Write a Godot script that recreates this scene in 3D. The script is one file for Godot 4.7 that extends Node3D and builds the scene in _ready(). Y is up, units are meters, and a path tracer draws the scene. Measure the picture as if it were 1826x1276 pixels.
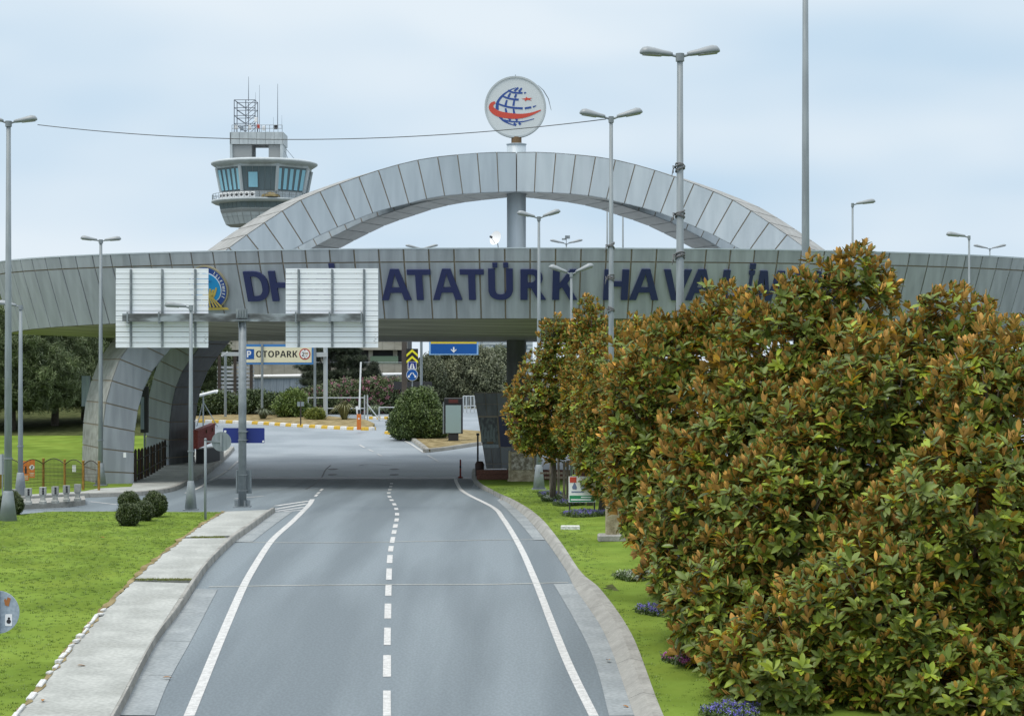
extends Node3D
# Geometry helpers and the place: an airport entrance gateway across a road, seen from a footbridge.
const F := 3500.0
const CX := 913.0
const HZ := 655.0
const EYE := 5.5
const GS := 0.9391
var rng := RandomNumberGenerator.new()
var M := {}
var used := {}
var road_d := [5.0, 10.0, 20.0, 30.0, 36.0, 45.0, 51.0, 60.0, 77.0, 88.0, 98.0, 106.0, 119.0, 140.0, 155.0, 170.0, 220.0, 400.0, 900.0]
var road_h := [6.95, 6.9, 6.8, 6.6, 6.36, 5.92, 5.66, 5.5, 5.5, 5.68, 5.98, 6.06, 5.78, 5.1, 4.4, 3.9, 3.6, 3.5, 3.5]

class Sh:
	var st := SurfaceTool.new()
	var n := 0
	func _init():
		st.begin(Mesh.PRIMITIVE_TRIANGLES)
		st.set_smooth_group(-1)
	func smooth(on := true):
		st.set_smooth_group(0 if on else -1)
		return self
	func tri(a: Vector3, b: Vector3, c: Vector3):
		st.add_vertex(a); st.add_vertex(c); st.add_vertex(b)
		n += 1
	func quad(a: Vector3, b: Vector3, c: Vector3, d: Vector3):
		tri(a, b, c); tri(a, c, d)
	func hexa(a: Vector3, b: Vector3, c: Vector3, d: Vector3, off: Vector3):
		# a b c d counter-clockwise seen from outside; off leads inwards
		var e := a + off; var f := b + off; var g := c + off; var h := d + off
		quad(a, b, c, d); quad(e, h, g, f)
		quad(a, e, f, b); quad(b, f, g, c); quad(c, g, h, d); quad(d, h, e, a)
	func box(c: Vector3, s: Vector3, b := Basis.IDENTITY):
		var x := b.x * s.x * 0.5; var y := b.y * s.y * 0.5; var z := b.z * s.z * 0.5
		hexa(c - x - y + z, c + x - y + z, c + x + y + z, c - x + y + z, -2.0 * z)
		return self
	func bbox(c: Vector3, s: Vector3, v := 0.02, b := Basis.IDENTITY):
		# a box with its upright and upper edges bevelled
		var hx := s.x * 0.5; var hz := s.z * 0.5
		var lo := PackedVector3Array(); var mid := PackedVector3Array(); var hi := PackedVector3Array()
		var ring := [[hx - v, hz], [-hx + v, hz], [-hx, hz - v], [-hx, -hz + v], [-hx + v, -hz], [hx - v, -hz], [hx, -hz + v], [hx, hz - v]]
		for p in ring:
			lo.append(c + b * Vector3(p[0], -s.y * 0.5, p[1]))
			mid.append(c + b * Vector3(p[0], s.y * 0.5 - v, p[1]))
			hi.append(c + b * Vector3(p[0] * (1.0 - v / hx), s.y * 0.5, p[1] * (1.0 - v / hz)))
		for i in 8:
			var j := (i + 1) % 8
			quad(lo[j], lo[i], mid[i], mid[j]); quad(mid[j], mid[i], hi[i], hi[j])
			if i > 0 and i < 7:
				tri(hi[0], hi[j], hi[i]); tri(lo[0], lo[i], lo[j])
		return self
	func tube(pts: Array, rads: Array, k := 10, caps := true):
		var rings := []
		var up := Vector3.UP
		for i in pts.size():
			var t: Vector3 = (pts[mini(i + 1, pts.size() - 1)] - pts[maxi(i - 1, 0)]).normalized()
			var u := t.cross(Vector3.RIGHT if absf(t.dot(up)) > 0.9 else up).normalized()
			var v := t.cross(u).normalized()
			var r := PackedVector3Array()
			for j in k:
				var a := TAU * j / k
				r.append(pts[i] + (u * cos(a) + v * sin(a)) * rads[i])
			rings.append(r)
		for i in pts.size() - 1:
			for j in k:
				var l := (j + 1) % k
				quad(rings[i][j], rings[i][l], rings[i + 1][l], rings[i + 1][j])
		if caps:
			var e := pts.size() - 1
			for j in range(1, k - 1):
				tri(rings[0][0], rings[0][j + 1], rings[0][j]); tri(rings[e][0], rings[e][j], rings[e][j + 1])
		return self
	func loft(rings: Array, caps := true):
		var k: int = rings[0].size()
		for i in rings.size() - 1:
			for j in k:
				var l := (j + 1) % k
				quad(rings[i][j], rings[i][l], rings[i + 1][l], rings[i + 1][j])
		if caps:
			var e := rings.size() - 1
			for j in range(1, k - 1):
				tri(rings[0][0], rings[0][j + 1], rings[0][j]); tri(rings[e][0], rings[e][j], rings[e][j + 1])
		return self
	func prism(poly: PackedVector2Array, depth: float, t := Transform3D.IDENTITY):
		var p := poly
		if Geometry2D.is_polygon_clockwise(p):
			p = p.duplicate(); p.reverse()
		var id := Geometry2D.triangulate_polygon(p)
		for i in range(0, id.size(), 3):
			var q := [p[id[i]], p[id[i + 1]], p[id[i + 2]]]
			if (q[1] - q[0]).cross(q[2] - q[0]) < 0.0:
				q = [q[0], q[2], q[1]]
			tri(t * Vector3(q[0].x, q[0].y, 0), t * Vector3(q[1].x, q[1].y, 0), t * Vector3(q[2].x, q[2].y, 0))
			tri(t * Vector3(q[0].x, q[0].y, -depth), t * Vector3(q[2].x, q[2].y, -depth), t * Vector3(q[1].x, q[1].y, -depth))
		for i in p.size():
			var a := p[i]; var b := p[(i + 1) % p.size()]
			quad(t * Vector3(a.x, a.y, 0), t * Vector3(a.x, a.y, -depth), t * Vector3(b.x, b.y, -depth), t * Vector3(b.x, b.y, 0))
		return self
	func done() -> ArrayMesh:
		st.generate_normals()
		return st.commit()

# ---- placing
func W(px: float, py: float, d: float) -> Vector3:
	return Vector3((px - CX) * d / F, EYE - (py - HZ) * d / F, -d)

func HH(d: float) -> float:
	for i in range(1, road_d.size() - 2):
		if d <= road_d[i + 1]:
			return cubic_interpolate_in_time(road_h[i], road_h[i + 1], road_h[i - 1], road_h[i + 2], clampf((d - road_d[i]) / (road_d[i + 1] - road_d[i]), 0.0, 1.0), road_d[i + 1] - road_d[i], road_d[i - 1] - road_d[i], road_d[i + 2] - road_d[i])
	return 3.5

func gy(d: float) -> float:
	return EYE - HH(d)

func G(px: float, py: float, lift := 0.0) -> Vector3:
	# the point of the ground (raised by lift) seen at that place of the photograph
	var a := 16.0; var b := 420.0
	for i in 50:
		var m := (a + b) * 0.5
		if HZ + (HH(m) - lift) * F / m > py:
			a = m
		else:
			b = m
	return Vector3((px - CX) * a / F, gy(a) + lift, -a)

func GP(x: float, h: float, d: float) -> Vector3:
	return Vector3(x * GS, EYE + h * GS, -d * GS)

func on_ground(x: float, d: float, lift := 0.0) -> Vector3:
	return Vector3(x, gy(d) + lift, -d)

func pd(pts: Array, lift := 0.0) -> PackedVector2Array:
	var o := PackedVector2Array()
	for p in pts:
		var g := G(p[0], p[1], lift)
		o.append(Vector2(g.x, -g.z))
	return o

func curve2(p: PackedVector2Array, step := 0.8) -> PackedVector2Array:
	# smoothed and evenly resampled polyline in (x, distance)
	var fine := PackedVector2Array()
	for i in p.size() - 1:
		var a := p[maxi(i - 1, 0)]; var b := p[mini(i + 2, p.size() - 1)]
		for k in 12:
			fine.append(p[i].cubic_interpolate(p[i + 1], a, b, k / 12.0))
	fine.append(p[p.size() - 1])
	var out := PackedVector2Array([fine[0]])
	var left := step
	for i in fine.size() - 1:
		var s := fine[i].distance_to(fine[i + 1]); var at := 0.0
		while s - at >= left:
			at += left
			out.append(fine[i].lerp(fine[i + 1], at / s))
			left = step
		left -= s - at
	if out[out.size() - 1].distance_to(fine[fine.size() - 1]) > step * 0.3:
		out.append(fine[fine.size() - 1])
	return out

func shifted(p: PackedVector2Array, w: float) -> PackedVector2Array:
	var o := PackedVector2Array()
	for i in p.size():
		var t := (p[mini(i + 1, p.size() - 1)] - p[maxi(i - 1, 0)]).normalized()
		o.append(p[i] + Vector2(t.y, -t.x) * w)
	return o

# ---- nodes
func numbered(called: String) -> String:
	var k: int = used.get(called, -1) + 1
	used[called] = k
	return called if k == 0 else "%s_%03d" % [called, k]

func thing(called: String, label: String, category: String, at := Vector3.ZERO, group := "", turn := 0.0) -> Node3D:
	var o := Node3D.new()
	o.name = numbered(called)
	add_child(o)
	o.position = at
	o.rotation.y = turn
	tag(o, label, category, group)
	return o

func tag(o: Node, label: String, category: String, group := "", kind := ""):
	if label: o.set_meta("label", label)
	if category: o.set_meta("category", category)
	if group: o.set_meta("group", group)
	if kind: o.set_meta("kind", kind)

func kid(called: String, mesh: Mesh, m: Material, parent: Node3D, t := Transform3D.IDENTITY) -> MeshInstance3D:
	# a part whose mesh is in its thing's own axes
	var o := MeshInstance3D.new()
	o.name = called
	o.mesh = mesh
	if m: o.material_override = m
	parent.add_child(o, true)
	o.transform = t
	return o

func wkid(called: String, mesh: Mesh, m: Material, parent: Node3D) -> MeshInstance3D:
	# a part whose mesh is in world axes
	var o := kid(called, mesh, m, parent)
	o.transform = parent.global_transform.affine_inverse()
	return o

func solo(called: String, mesh: Mesh, m: Material, label: String, category: String, at := Vector3.ZERO, group := "") -> MeshInstance3D:
	var o := kid(numbered(called), mesh, m, self)
	o.position = at
	tag(o, label, category, group)
	return o

func struct(called: String, mesh: Mesh, m: Material, label := "") -> MeshInstance3D:
	var o := kid(numbered(called), mesh, m, self)
	tag(o, label, "", "", "structure")
	return o

func swarm(called: String, mesh: Mesh, xf: Array, cols: PackedColorArray, parent: Node3D) -> MultiMeshInstance3D:
	var mm := MultiMesh.new()
	mm.transform_format = MultiMesh.TRANSFORM_3D
	mm.use_colors = true
	mm.mesh = mesh
	mm.instance_count = xf.size()
	for i in xf.size():
		mm.set_instance_transform(i, xf[i])
		mm.set_instance_color(i, cols[i])
	var o := MultiMeshInstance3D.new()
	o.name = called
	o.multimesh = mm
	o.set_meta("kind", "stuff")
	parent.add_child(o, true)
	return o

# ---- materials
func lin(r: float, g: float, b: float) -> Color:
	return Color(r, g, b).linear_to_srgb()

func noise_tex(lo: Color, hi: Color, freq: float, sd: int, oct := 5, size := 512, a := 0.25, b := 0.75, bump := false) -> NoiseTexture2D:
	var n := FastNoiseLite.new()
	n.noise_type = FastNoiseLite.TYPE_SIMPLEX_SMOOTH
	n.seed = sd
	n.frequency = freq
	n.fractal_octaves = oct
	var t := NoiseTexture2D.new()
	t.width = size; t.height = size; t.seamless = true; t.noise = n
	if not bump:
		var g := Gradient.new()
		g.offsets = PackedFloat32Array([a, b])
		g.colors = PackedColorArray([lo, hi])
		t.color_ramp = g
	return t

func mat(c: Color, rough := 0.7, metal := 0.0) -> StandardMaterial3D:
	var m := StandardMaterial3D.new()
	m.albedo_color = c
	m.roughness = rough
	m.metallic = metal
	return m

func rough_mat(lo: Color, hi: Color, freq: float, sd: int, scale: Vector3, rough := 0.85, relief := 0.0, grain := Vector3.ZERO) -> StandardMaterial3D:
	var m := mat(Color.WHITE, rough)
	m.albedo_texture = noise_tex(lo, hi, freq, sd)
	m.uv1_triplanar = true
	m.uv1_world_triplanar = true
	m.uv1_scale = scale
	if grain != Vector3.ZERO:
		m.detail_enabled = true
		m.detail_albedo = noise_tex(Color(0.92, 0.92, 0.92), Color(1, 1, 1), 0.03, sd + 50, 4, 512, 0.3, 0.7)
		m.detail_blend_mode = BaseMaterial3D.BLEND_MODE_MUL
		m.detail_uv_layer = BaseMaterial3D.DETAIL_UV_2
		m.uv2_triplanar = true
		m.uv2_world_triplanar = true
		m.uv2_scale = grain
	if relief > 0.0:
		m.heightmap_enabled = true
		m.heightmap_texture = noise_tex(Color.BLACK, Color.WHITE, 0.05, sd + 90, 5, 512, 0, 1, true)
		m.heightmap_scale = relief
	return m

func materials():
	M.asphalt = rough_mat(lin(0.124, 0.152, 0.167), lin(0.178, 0.213, 0.231), 0.006, 1, Vector3(0.13, 0.06, 0.009), 0.6, 0.0, Vector3(0.9, 0.9, 0.35))
	M.asphalt_old = rough_mat(lin(0.212, 0.246, 0.270), lin(0.280, 0.318, 0.345), 0.006, 2, Vector3(0.05, 0.05, 0.05), 0.6, 0.0, Vector3(0.5, 0.5, 0.5))
	M.concrete = rough_mat(lin(0.31, 0.32, 0.295), lin(0.41, 0.42, 0.39), 0.006, 3, Vector3(0.16, 0.16, 0.16), 0.9, 0.0, Vector3(0.5, 0.5, 0.5))
	M.gutter = rough_mat(lin(0.225, 0.25, 0.255), lin(0.285, 0.31, 0.315), 0.006, 4, Vector3(0.2, 0.2, 0.2), 0.85, 0.0, Vector3(0.5, 0.5, 0.5))
	M.kerb = rough_mat(lin(0.24, 0.235, 0.212), lin(0.335, 0.33, 0.30), 0.006, 5, Vector3(0.3, 0.3, 0.3), 0.9, 0.0, Vector3(0.7, 0.7, 0.7))
	M.lawn = rough_mat(lin(0.124, 0.190, 0.030), lin(0.172, 0.246, 0.042), 0.006, 6, Vector3(0.09, 0.09, 0.09), 0.95, 0.6, Vector3(1.1, 1.1, 1.1))
	M.lawn.detail_albedo = noise_tex(Color(0.92, 0.91, 0.88), Color(1, 1, 1), 0.02, 77, 5, 512, 0.3, 0.7)
	M.lawn.uv2_scale = Vector3(0.045, 0.045, 0.045)
	M.dry = rough_mat(lin(0.19, 0.15, 0.075), lin(0.33, 0.27, 0.15), 0.01, 7, Vector3(0.2, 0.2, 0.2), 0.95, 2.0, Vector3(0.7, 0.7, 0.7))
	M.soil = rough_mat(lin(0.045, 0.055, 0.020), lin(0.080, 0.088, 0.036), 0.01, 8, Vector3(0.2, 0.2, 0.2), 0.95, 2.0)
	for m in [M.lawn, M.dry, M.soil]: m.metallic_specular = 0.12
	M.painted_shade = []  # asphalt darkened in steps to paint the shade under the canopy
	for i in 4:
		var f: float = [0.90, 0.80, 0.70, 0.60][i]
		M.painted_shade.append(rough_mat(lin(0.124 * f, 0.150 * f, 0.163 * f), lin(0.178 * f, 0.210 * f, 0.226 * f), 0.006, 1, Vector3(0.13, 0.06, 0.009), 0.75))
	M.paint = rough_mat(lin(0.44, 0.44, 0.425), lin(0.58, 0.58, 0.56), 0.02, 9, Vector3(0.5, 0.5, 0.5), 0.7, 0.0, Vector3(1.5, 1.5, 1.5))
	M.panel = rough_mat(lin(0.37, 0.43, 0.47), lin(0.45, 0.515, 0.555), 0.006, 10, Vector3(0.35, 0.05, 0.35), 0.42)
	M.panel_b = rough_mat(lin(0.35, 0.41, 0.445), lin(0.43, 0.49, 0.53), 0.006, 11, Vector3(0.35, 0.05, 0.35), 0.46)
	M.panel_c = rough_mat(lin(0.39, 0.455, 0.495), lin(0.47, 0.535, 0.575), 0.006, 12, Vector3(0.35, 0.05, 0.35), 0.4)
	M.fascia = rough_mat(lin(0.275, 0.298, 0.330), lin(0.375, 0.402, 0.442), 0.006, 32, Vector3(0.55, 0.06, 0.55), 0.45)
	M.fascia_b = rough_mat(lin(0.255, 0.278, 0.308), lin(0.355, 0.382, 0.420), 0.006, 33, Vector3(0.55, 0.06, 0.55), 0.5)
	M.weathered = rough_mat(lin(0.20, 0.20, 0.185), lin(0.32, 0.325, 0.31), 0.01, 34, Vector3(0.25, 0.25, 0.25), 0.7)
	M.rag = mat(lin(0.16, 0.16, 0.165), 0.9)
	M.joint = mat(lin(0.27, 0.225, 0.17), 0.95)
	M.soffit = rough_mat(lin(0.28, 0.262, 0.242), lin(0.50, 0.47, 0.44), 0.006, 13, Vector3(0.03, 0.3, 0.5), 0.8)
	M.roofing = mat(lin(0.3, 0.3, 0.29), 0.9)
	M.letter = mat(lin(0.020, 0.027, 0.105), 0.4)
	M.steel = rough_mat(lin(0.175, 0.205, 0.218), lin(0.24, 0.275, 0.29), 0.01, 14, Vector3(1.2, 0.15, 1.2), 0.5)
	M.galv = rough_mat(lin(0.19, 0.215, 0.23), lin(0.28, 0.31, 0.325), 0.012, 15, Vector3(0.3, 0.3, 0.3), 0.55)
	M.galv.metallic = 0.2
	M.lamp_shell = mat(lin(0.24, 0.265, 0.275), 0.4)
	M.pale_metal = mat(lin(0.42, 0.45, 0.46), 0.5)
	M.lamp_glass = mat(lin(0.30, 0.31, 0.30), 0.15)
	M.rust = mat(lin(0.16, 0.10, 0.05), 0.9)
	M.white = mat(lin(0.78, 0.79, 0.79), 0.45)
	M.slat = mat(lin(0.82, 0.85, 0.88), 0.4)
	M.dark = mat(lin(0.022, 0.022, 0.024), 0.6)
	M.black = mat(lin(0.012, 0.012, 0.013), 0.5)
	M.dark_panel = rough_mat(lin(0.085, 0.09, 0.092), lin(0.13, 0.135, 0.137), 0.01, 16, Vector3(0.4, 0.1, 0.4), 0.5)
	M.blue = mat(lin(0.004, 0.085, 0.33), 0.4)
	M.blue_frame = mat(lin(0.25, 0.45, 0.72), 0.4)
	M.navy = mat(lin(0.012, 0.028, 0.20), 0.4)
	M.yellow = mat(lin(0.72, 0.56, 0.04), 0.5)
	M.kerb_yellow = rough_mat(lin(0.48, 0.30, 0.03), lin(0.66, 0.44, 0.05), 0.02, 17, Vector3(0.8, 0.8, 0.8), 0.8)
	M.kerb_white = rough_mat(lin(0.5, 0.5, 0.48), lin(0.75, 0.75, 0.73), 0.02, 18, Vector3(0.8, 0.8, 0.8), 0.8)
	M.cream = mat(lin(0.72, 0.68, 0.48), 0.5)
	M.red = mat(lin(0.42, 0.035, 0.022), 0.5)
	M.barrier_red = rough_mat(lin(0.30, 0.055, 0.045), lin(0.42, 0.09, 0.07), 0.02, 19, Vector3(0.6, 0.6, 0.6), 0.7)
	M.orange = mat(lin(0.62, 0.17, 0.025), 0.5)
	M.wood = rough_mat(lin(0.10, 0.085, 0.07), lin(0.19, 0.16, 0.13), 0.02, 20, Vector3(1.5, 0.2, 1.5), 0.85)
	M.ochre = rough_mat(lin(0.20, 0.105, 0.015), lin(0.33, 0.18, 0.03), 0.02, 21, Vector3(1, 0.3, 1), 0.8)
	M.picket = rough_mat(lin(0.030, 0.024, 0.018), lin(0.07, 0.052, 0.035), 0.02, 22, Vector3(1.5, 0.2, 1.5), 0.8)
	M.bark = rough_mat(lin(0.07, 0.055, 0.042), lin(0.15, 0.125, 0.10), 0.02, 23, Vector3(1.5, 0.4, 1.5), 0.9, 2.0)
	M.twig = mat(lin(0.17, 0.135, 0.105), 0.85)
	M.brick = rough_mat(lin(0.085, 0.035, 0.022), lin(0.14, 0.06, 0.042), 0.02, 24, Vector3(0.5, 1.5, 0.5), 0.85)
	M.stone = rough_mat(lin(0.24, 0.20, 0.12), lin(0.40, 0.35, 0.24), 0.012, 25, Vector3(0.4, 0.4, 0.4), 0.9, 1.0, Vector3(0.9, 0.9, 0.9))
	M.carving = rough_mat(lin(0.15, 0.13, 0.09), lin(0.42, 0.39, 0.32), 0.02, 26, Vector3(0.35, 0.35, 0.35), 0.9, 3.0)
	M.beton = rough_mat(lin(0.26, 0.245, 0.20), lin(0.34, 0.325, 0.275), 0.01, 27, Vector3(0.06, 0.15, 0.06), 0.9)
	M.tower = rough_mat(lin(0.38, 0.42, 0.435), lin(0.46, 0.505, 0.52), 0.01, 28, Vector3(0.15, 0.05, 0.15), 0.7)
	M.tower_dark = mat(lin(0.27, 0.285, 0.285), 0.8)
	M.pane = mat(lin(0.15, 0.20, 0.23), 0.08, 0.3)
	M.pane_blue = mat(lin(0.27, 0.54, 0.66), 0.3)
	M.grey_blue = rough_mat(lin(0.22, 0.27, 0.32), lin(0.29, 0.345, 0.40), 0.02, 29, Vector3(0.5, 0.05, 0.5), 0.7)
	M.logo_blue = mat(lin(0.018, 0.06, 0.26), 0.45)
	M.logo_red = mat(lin(0.52, 0.06, 0.035), 0.45)
	M.disc = mat(lin(0.55, 0.59, 0.60), 0.4)
	M.sky_blue = mat(lin(0.01, 0.26, 0.58), 0.4)
	M.gold = mat(lin(0.50, 0.38, 0.09), 0.5)
	M.stained = rough_mat(lin(0.07, 0.075, 0.075), lin(0.31, 0.35, 0.375), 0.008, 31, Vector3(0.16, 0.5, 0.3), 0.6)
	M.brass = mat(lin(0.30, 0.27, 0.18), 0.6)
	M.screen = mat(lin(0.30, 0.40, 0.39), 0.12)
	M.green = mat(lin(0.02, 0.24, 0.10), 0.5)
	M.cable = mat(lin(0.05, 0.055, 0.06), 0.6)
	M.leaf = StandardMaterial3D.new()
	M.leaf.vertex_color_use_as_albedo = true
	M.leaf.roughness = 0.55
	M.leaf.backlight_enabled = true
	M.leaf.backlight = Color(0.25, 0.3, 0.1)
	M.petal = StandardMaterial3D.new()
	M.petal.vertex_color_use_as_albedo = true
	M.petal.roughness = 0.8
	for n in ["wood_a", "wood_b"]:
		pass

# ---- surfaces laid on the ground
func slab(poly: PackedVector2Array, lift: Callable, thick: float, cell := 1.5) -> ArrayMesh:
	# a sheet over an outline in (x, distance) that follows the ground, with upright sides
	var s := Sh.new()
	s.smooth()
	var lo := poly[0]; var hi := poly[0]
	for p in poly:
		lo = lo.min(p); hi = hi.max(p)
	var pt := func(p: Vector2) -> Vector3: return Vector3(p.x, gy(p.y) + lift.call(p), -p.y)
	var x := lo.x
	while x < hi.x:
		var d := lo.y
		while d < hi.y:
			var c := PackedVector2Array([Vector2(x, d), Vector2(x + cell, d), Vector2(x + cell, d + cell), Vector2(x, d + cell)])
			for q in Geometry2D.intersect_polygons(poly, c):
				var id := Geometry2D.triangulate_polygon(q)
				for i in range(0, id.size(), 3):
					var a: Vector2 = q[id[i]]; var b: Vector2 = q[id[i + 1]]; var e: Vector2 = q[id[i + 2]]
					if (b - a).cross(e - a) < 0.0:
						s.tri(pt.call(a), pt.call(e), pt.call(b))
					else:
						s.tri(pt.call(a), pt.call(b), pt.call(e))
			d += cell
		x += cell
	s.smooth(false)
	var ccw := not Geometry2D.is_polygon_clockwise(poly)
	for i in poly.size():
		var a := poly[i]; var b := poly[(i + 1) % poly.size()]
		if not ccw:
			var t := a; a = b; b = t
		var k := maxi(1, int(a.distance_to(b) / 1.5))
		for j in k:
			var p: Vector3 = pt.call(a.lerp(b, j / float(k))); var q: Vector3 = pt.call(a.lerp(b, (j + 1.0) / k))
			var dn := Vector3.DOWN * thick
			s.quad(p + dn, q + dn, q, p)
	return s.done()

func ribbon(l: PackedVector2Array, r: PackedVector2Array, lift_l: float, lift_r: float) -> ArrayMesh:
	var s := Sh.new()
	s.smooth()
	for i in l.size() - 1:
		s.quad(on_ground(l[i].x, l[i].y, lift_l), on_ground(r[i].x, r[i].y, lift_r), on_ground(r[i + 1].x, r[i + 1].y, lift_r), on_ground(l[i + 1].x, l[i + 1].y, lift_l))
	return s.done()

func paint_line(p: PackedVector2Array, w: float, called: String, parent: Node3D, wear := 0.0):
	var c := curve2(p, 0.7)
	var l := shifted(c, -w * 0.5); var r := shifted(c, w * 0.5)
	for i in l.size():
		l[i].x += rng.randf_range(-wear, wear); r[i].x += rng.randf_range(-wear, wear)
	wkid(called, ribbon(l, r, 0.008, 0.008), M.paint, parent)

func kerb_run(base: PackedVector2Array, back: PackedVector2Array, lift: float, face: float, parent: Node3D, run := 3, mats := [], called := "kerb_stone"):
	# stones between a foot line and a back line (resampled alike); face = share of the width that the sloping front takes
	var n := base.size() - 1
	var i := 0
	var k := 0
	while i < n:
		var e := mini(i + run, n)
		var s := Sh.new()
		var g := 0.012 * (1.0 if e > i else 0.0)
		var jog := rng.randf_range(-0.006, 0.006)
		for j in range(i, e):
			var quadr := []
			for m in [j, j + 1]:
				var a := base[m]; var b := back[m]
				if m == i: 
					a = a.lerp(base[m + 1], g); b = b.lerp(back[m + 1], g)
				if m == e:
					a = a.lerp(base[m - 1], g); b = b.lerp(back[m - 1], g)
				var f := a.lerp(b, face)
				var t := a.lerp(b, minf(face + 0.12, 0.9))
				quadr.append([on_ground(a.x, a.y, -0.1), on_ground(a.x, a.y, 0.02), on_ground(f.x, f.y, lift * 0.86 + jog), on_ground(t.x, t.y, lift + jog), on_ground(b.x, b.y, lift + jog), on_ground(b.x, b.y, -0.1)])
			for m in 5:
				s.quad(quadr[0][m], quadr[1][m], quadr[1][m + 1], quadr[0][m + 1])
			if j == i:
				for m in range(1, 5): s.tri(quadr[0][0], quadr[0][m], quadr[0][m + 1])
			if j == e - 1:
				for m in range(1, 5): s.tri(quadr[1][0], quadr[1][m + 1], quadr[1][m])
		wkid(called, s.done(), M.kerb if mats.is_empty() else mats[k % mats.size()], parent)
		k += 1
		i = e

func resample_n(p: PackedVector2Array, n: int) -> PackedVector2Array:
	var f := curve2(p, 0.15)
	var total := 0.0
	for i in f.size() - 1: total += f[i].distance_to(f[i + 1])
	var out := PackedVector2Array()
	var acc := 0.0; var i := 0
	for k in n:
		var want := total * k / (n - 1)
		while i < f.size() - 2 and acc + f[i].distance_to(f[i + 1]) < want:
			acc += f[i].distance_to(f[i + 1]); i += 1
		var s := f[i].distance_to(f[i + 1])
		out.append(f[i].lerp(f[i + 1], clampf((want - acc) / maxf(s, 1e-6), 0.0, 1.0)))
	return out

# ---- the ground, the roads and what lies flat on them
func ground():
	var s := Sh.new()
	s.smooth()
	var ds := [6.0, 12.0, 20.0, 30.0, 45.0, 60.0, 77.0, 90.0, 105.0, 120.0, 140.0, 155.0, 175.0, 210.0, 300.0, 500.0, 900.0, 1600.0]
	for i in ds.size() - 1:
		for j in 12:
			var x0 := -600.0 + j * 100.0; var x1 := x0 + 100.0
			s.quad(on_ground(x0, ds[i], -0.3), on_ground(x1, ds[i], -0.3), on_ground(x1, ds[i + 1], -0.3), on_ground(x0, ds[i + 1], -0.3))
	struct("ground", s.done(), M.field)
	var sheet := func(x0: float, x1: float, d0: float, d1: float, lift: float) -> ArrayMesh:
		var t := Sh.new()
		t.smooth()
		var n := int((d1 - d0) / 1.5) + 1
		for i in n:
			var a := d0 + (d1 - d0) * i / n; var b := d0 + (d1 - d0) * (i + 1) / n
			for j in 8:
				var xa := x0 + (x1 - x0) * j / 8; var xb := x0 + (x1 - x0) * (j + 1) / 8
				t.quad(on_ground(xa, a, lift), on_ground(xb, a, lift), on_ground(xb, b, lift), on_ground(xa, b, lift))
		return t.done()
	struct("road", sheet.call(-45.0, 40.0, 9.0, 107.4, 0.0), M.asphalt)
	struct("forecourt", sheet.call(-45.0, 45.0, 107.44, 178.0, -0.012), M.asphalt_old)

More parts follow.
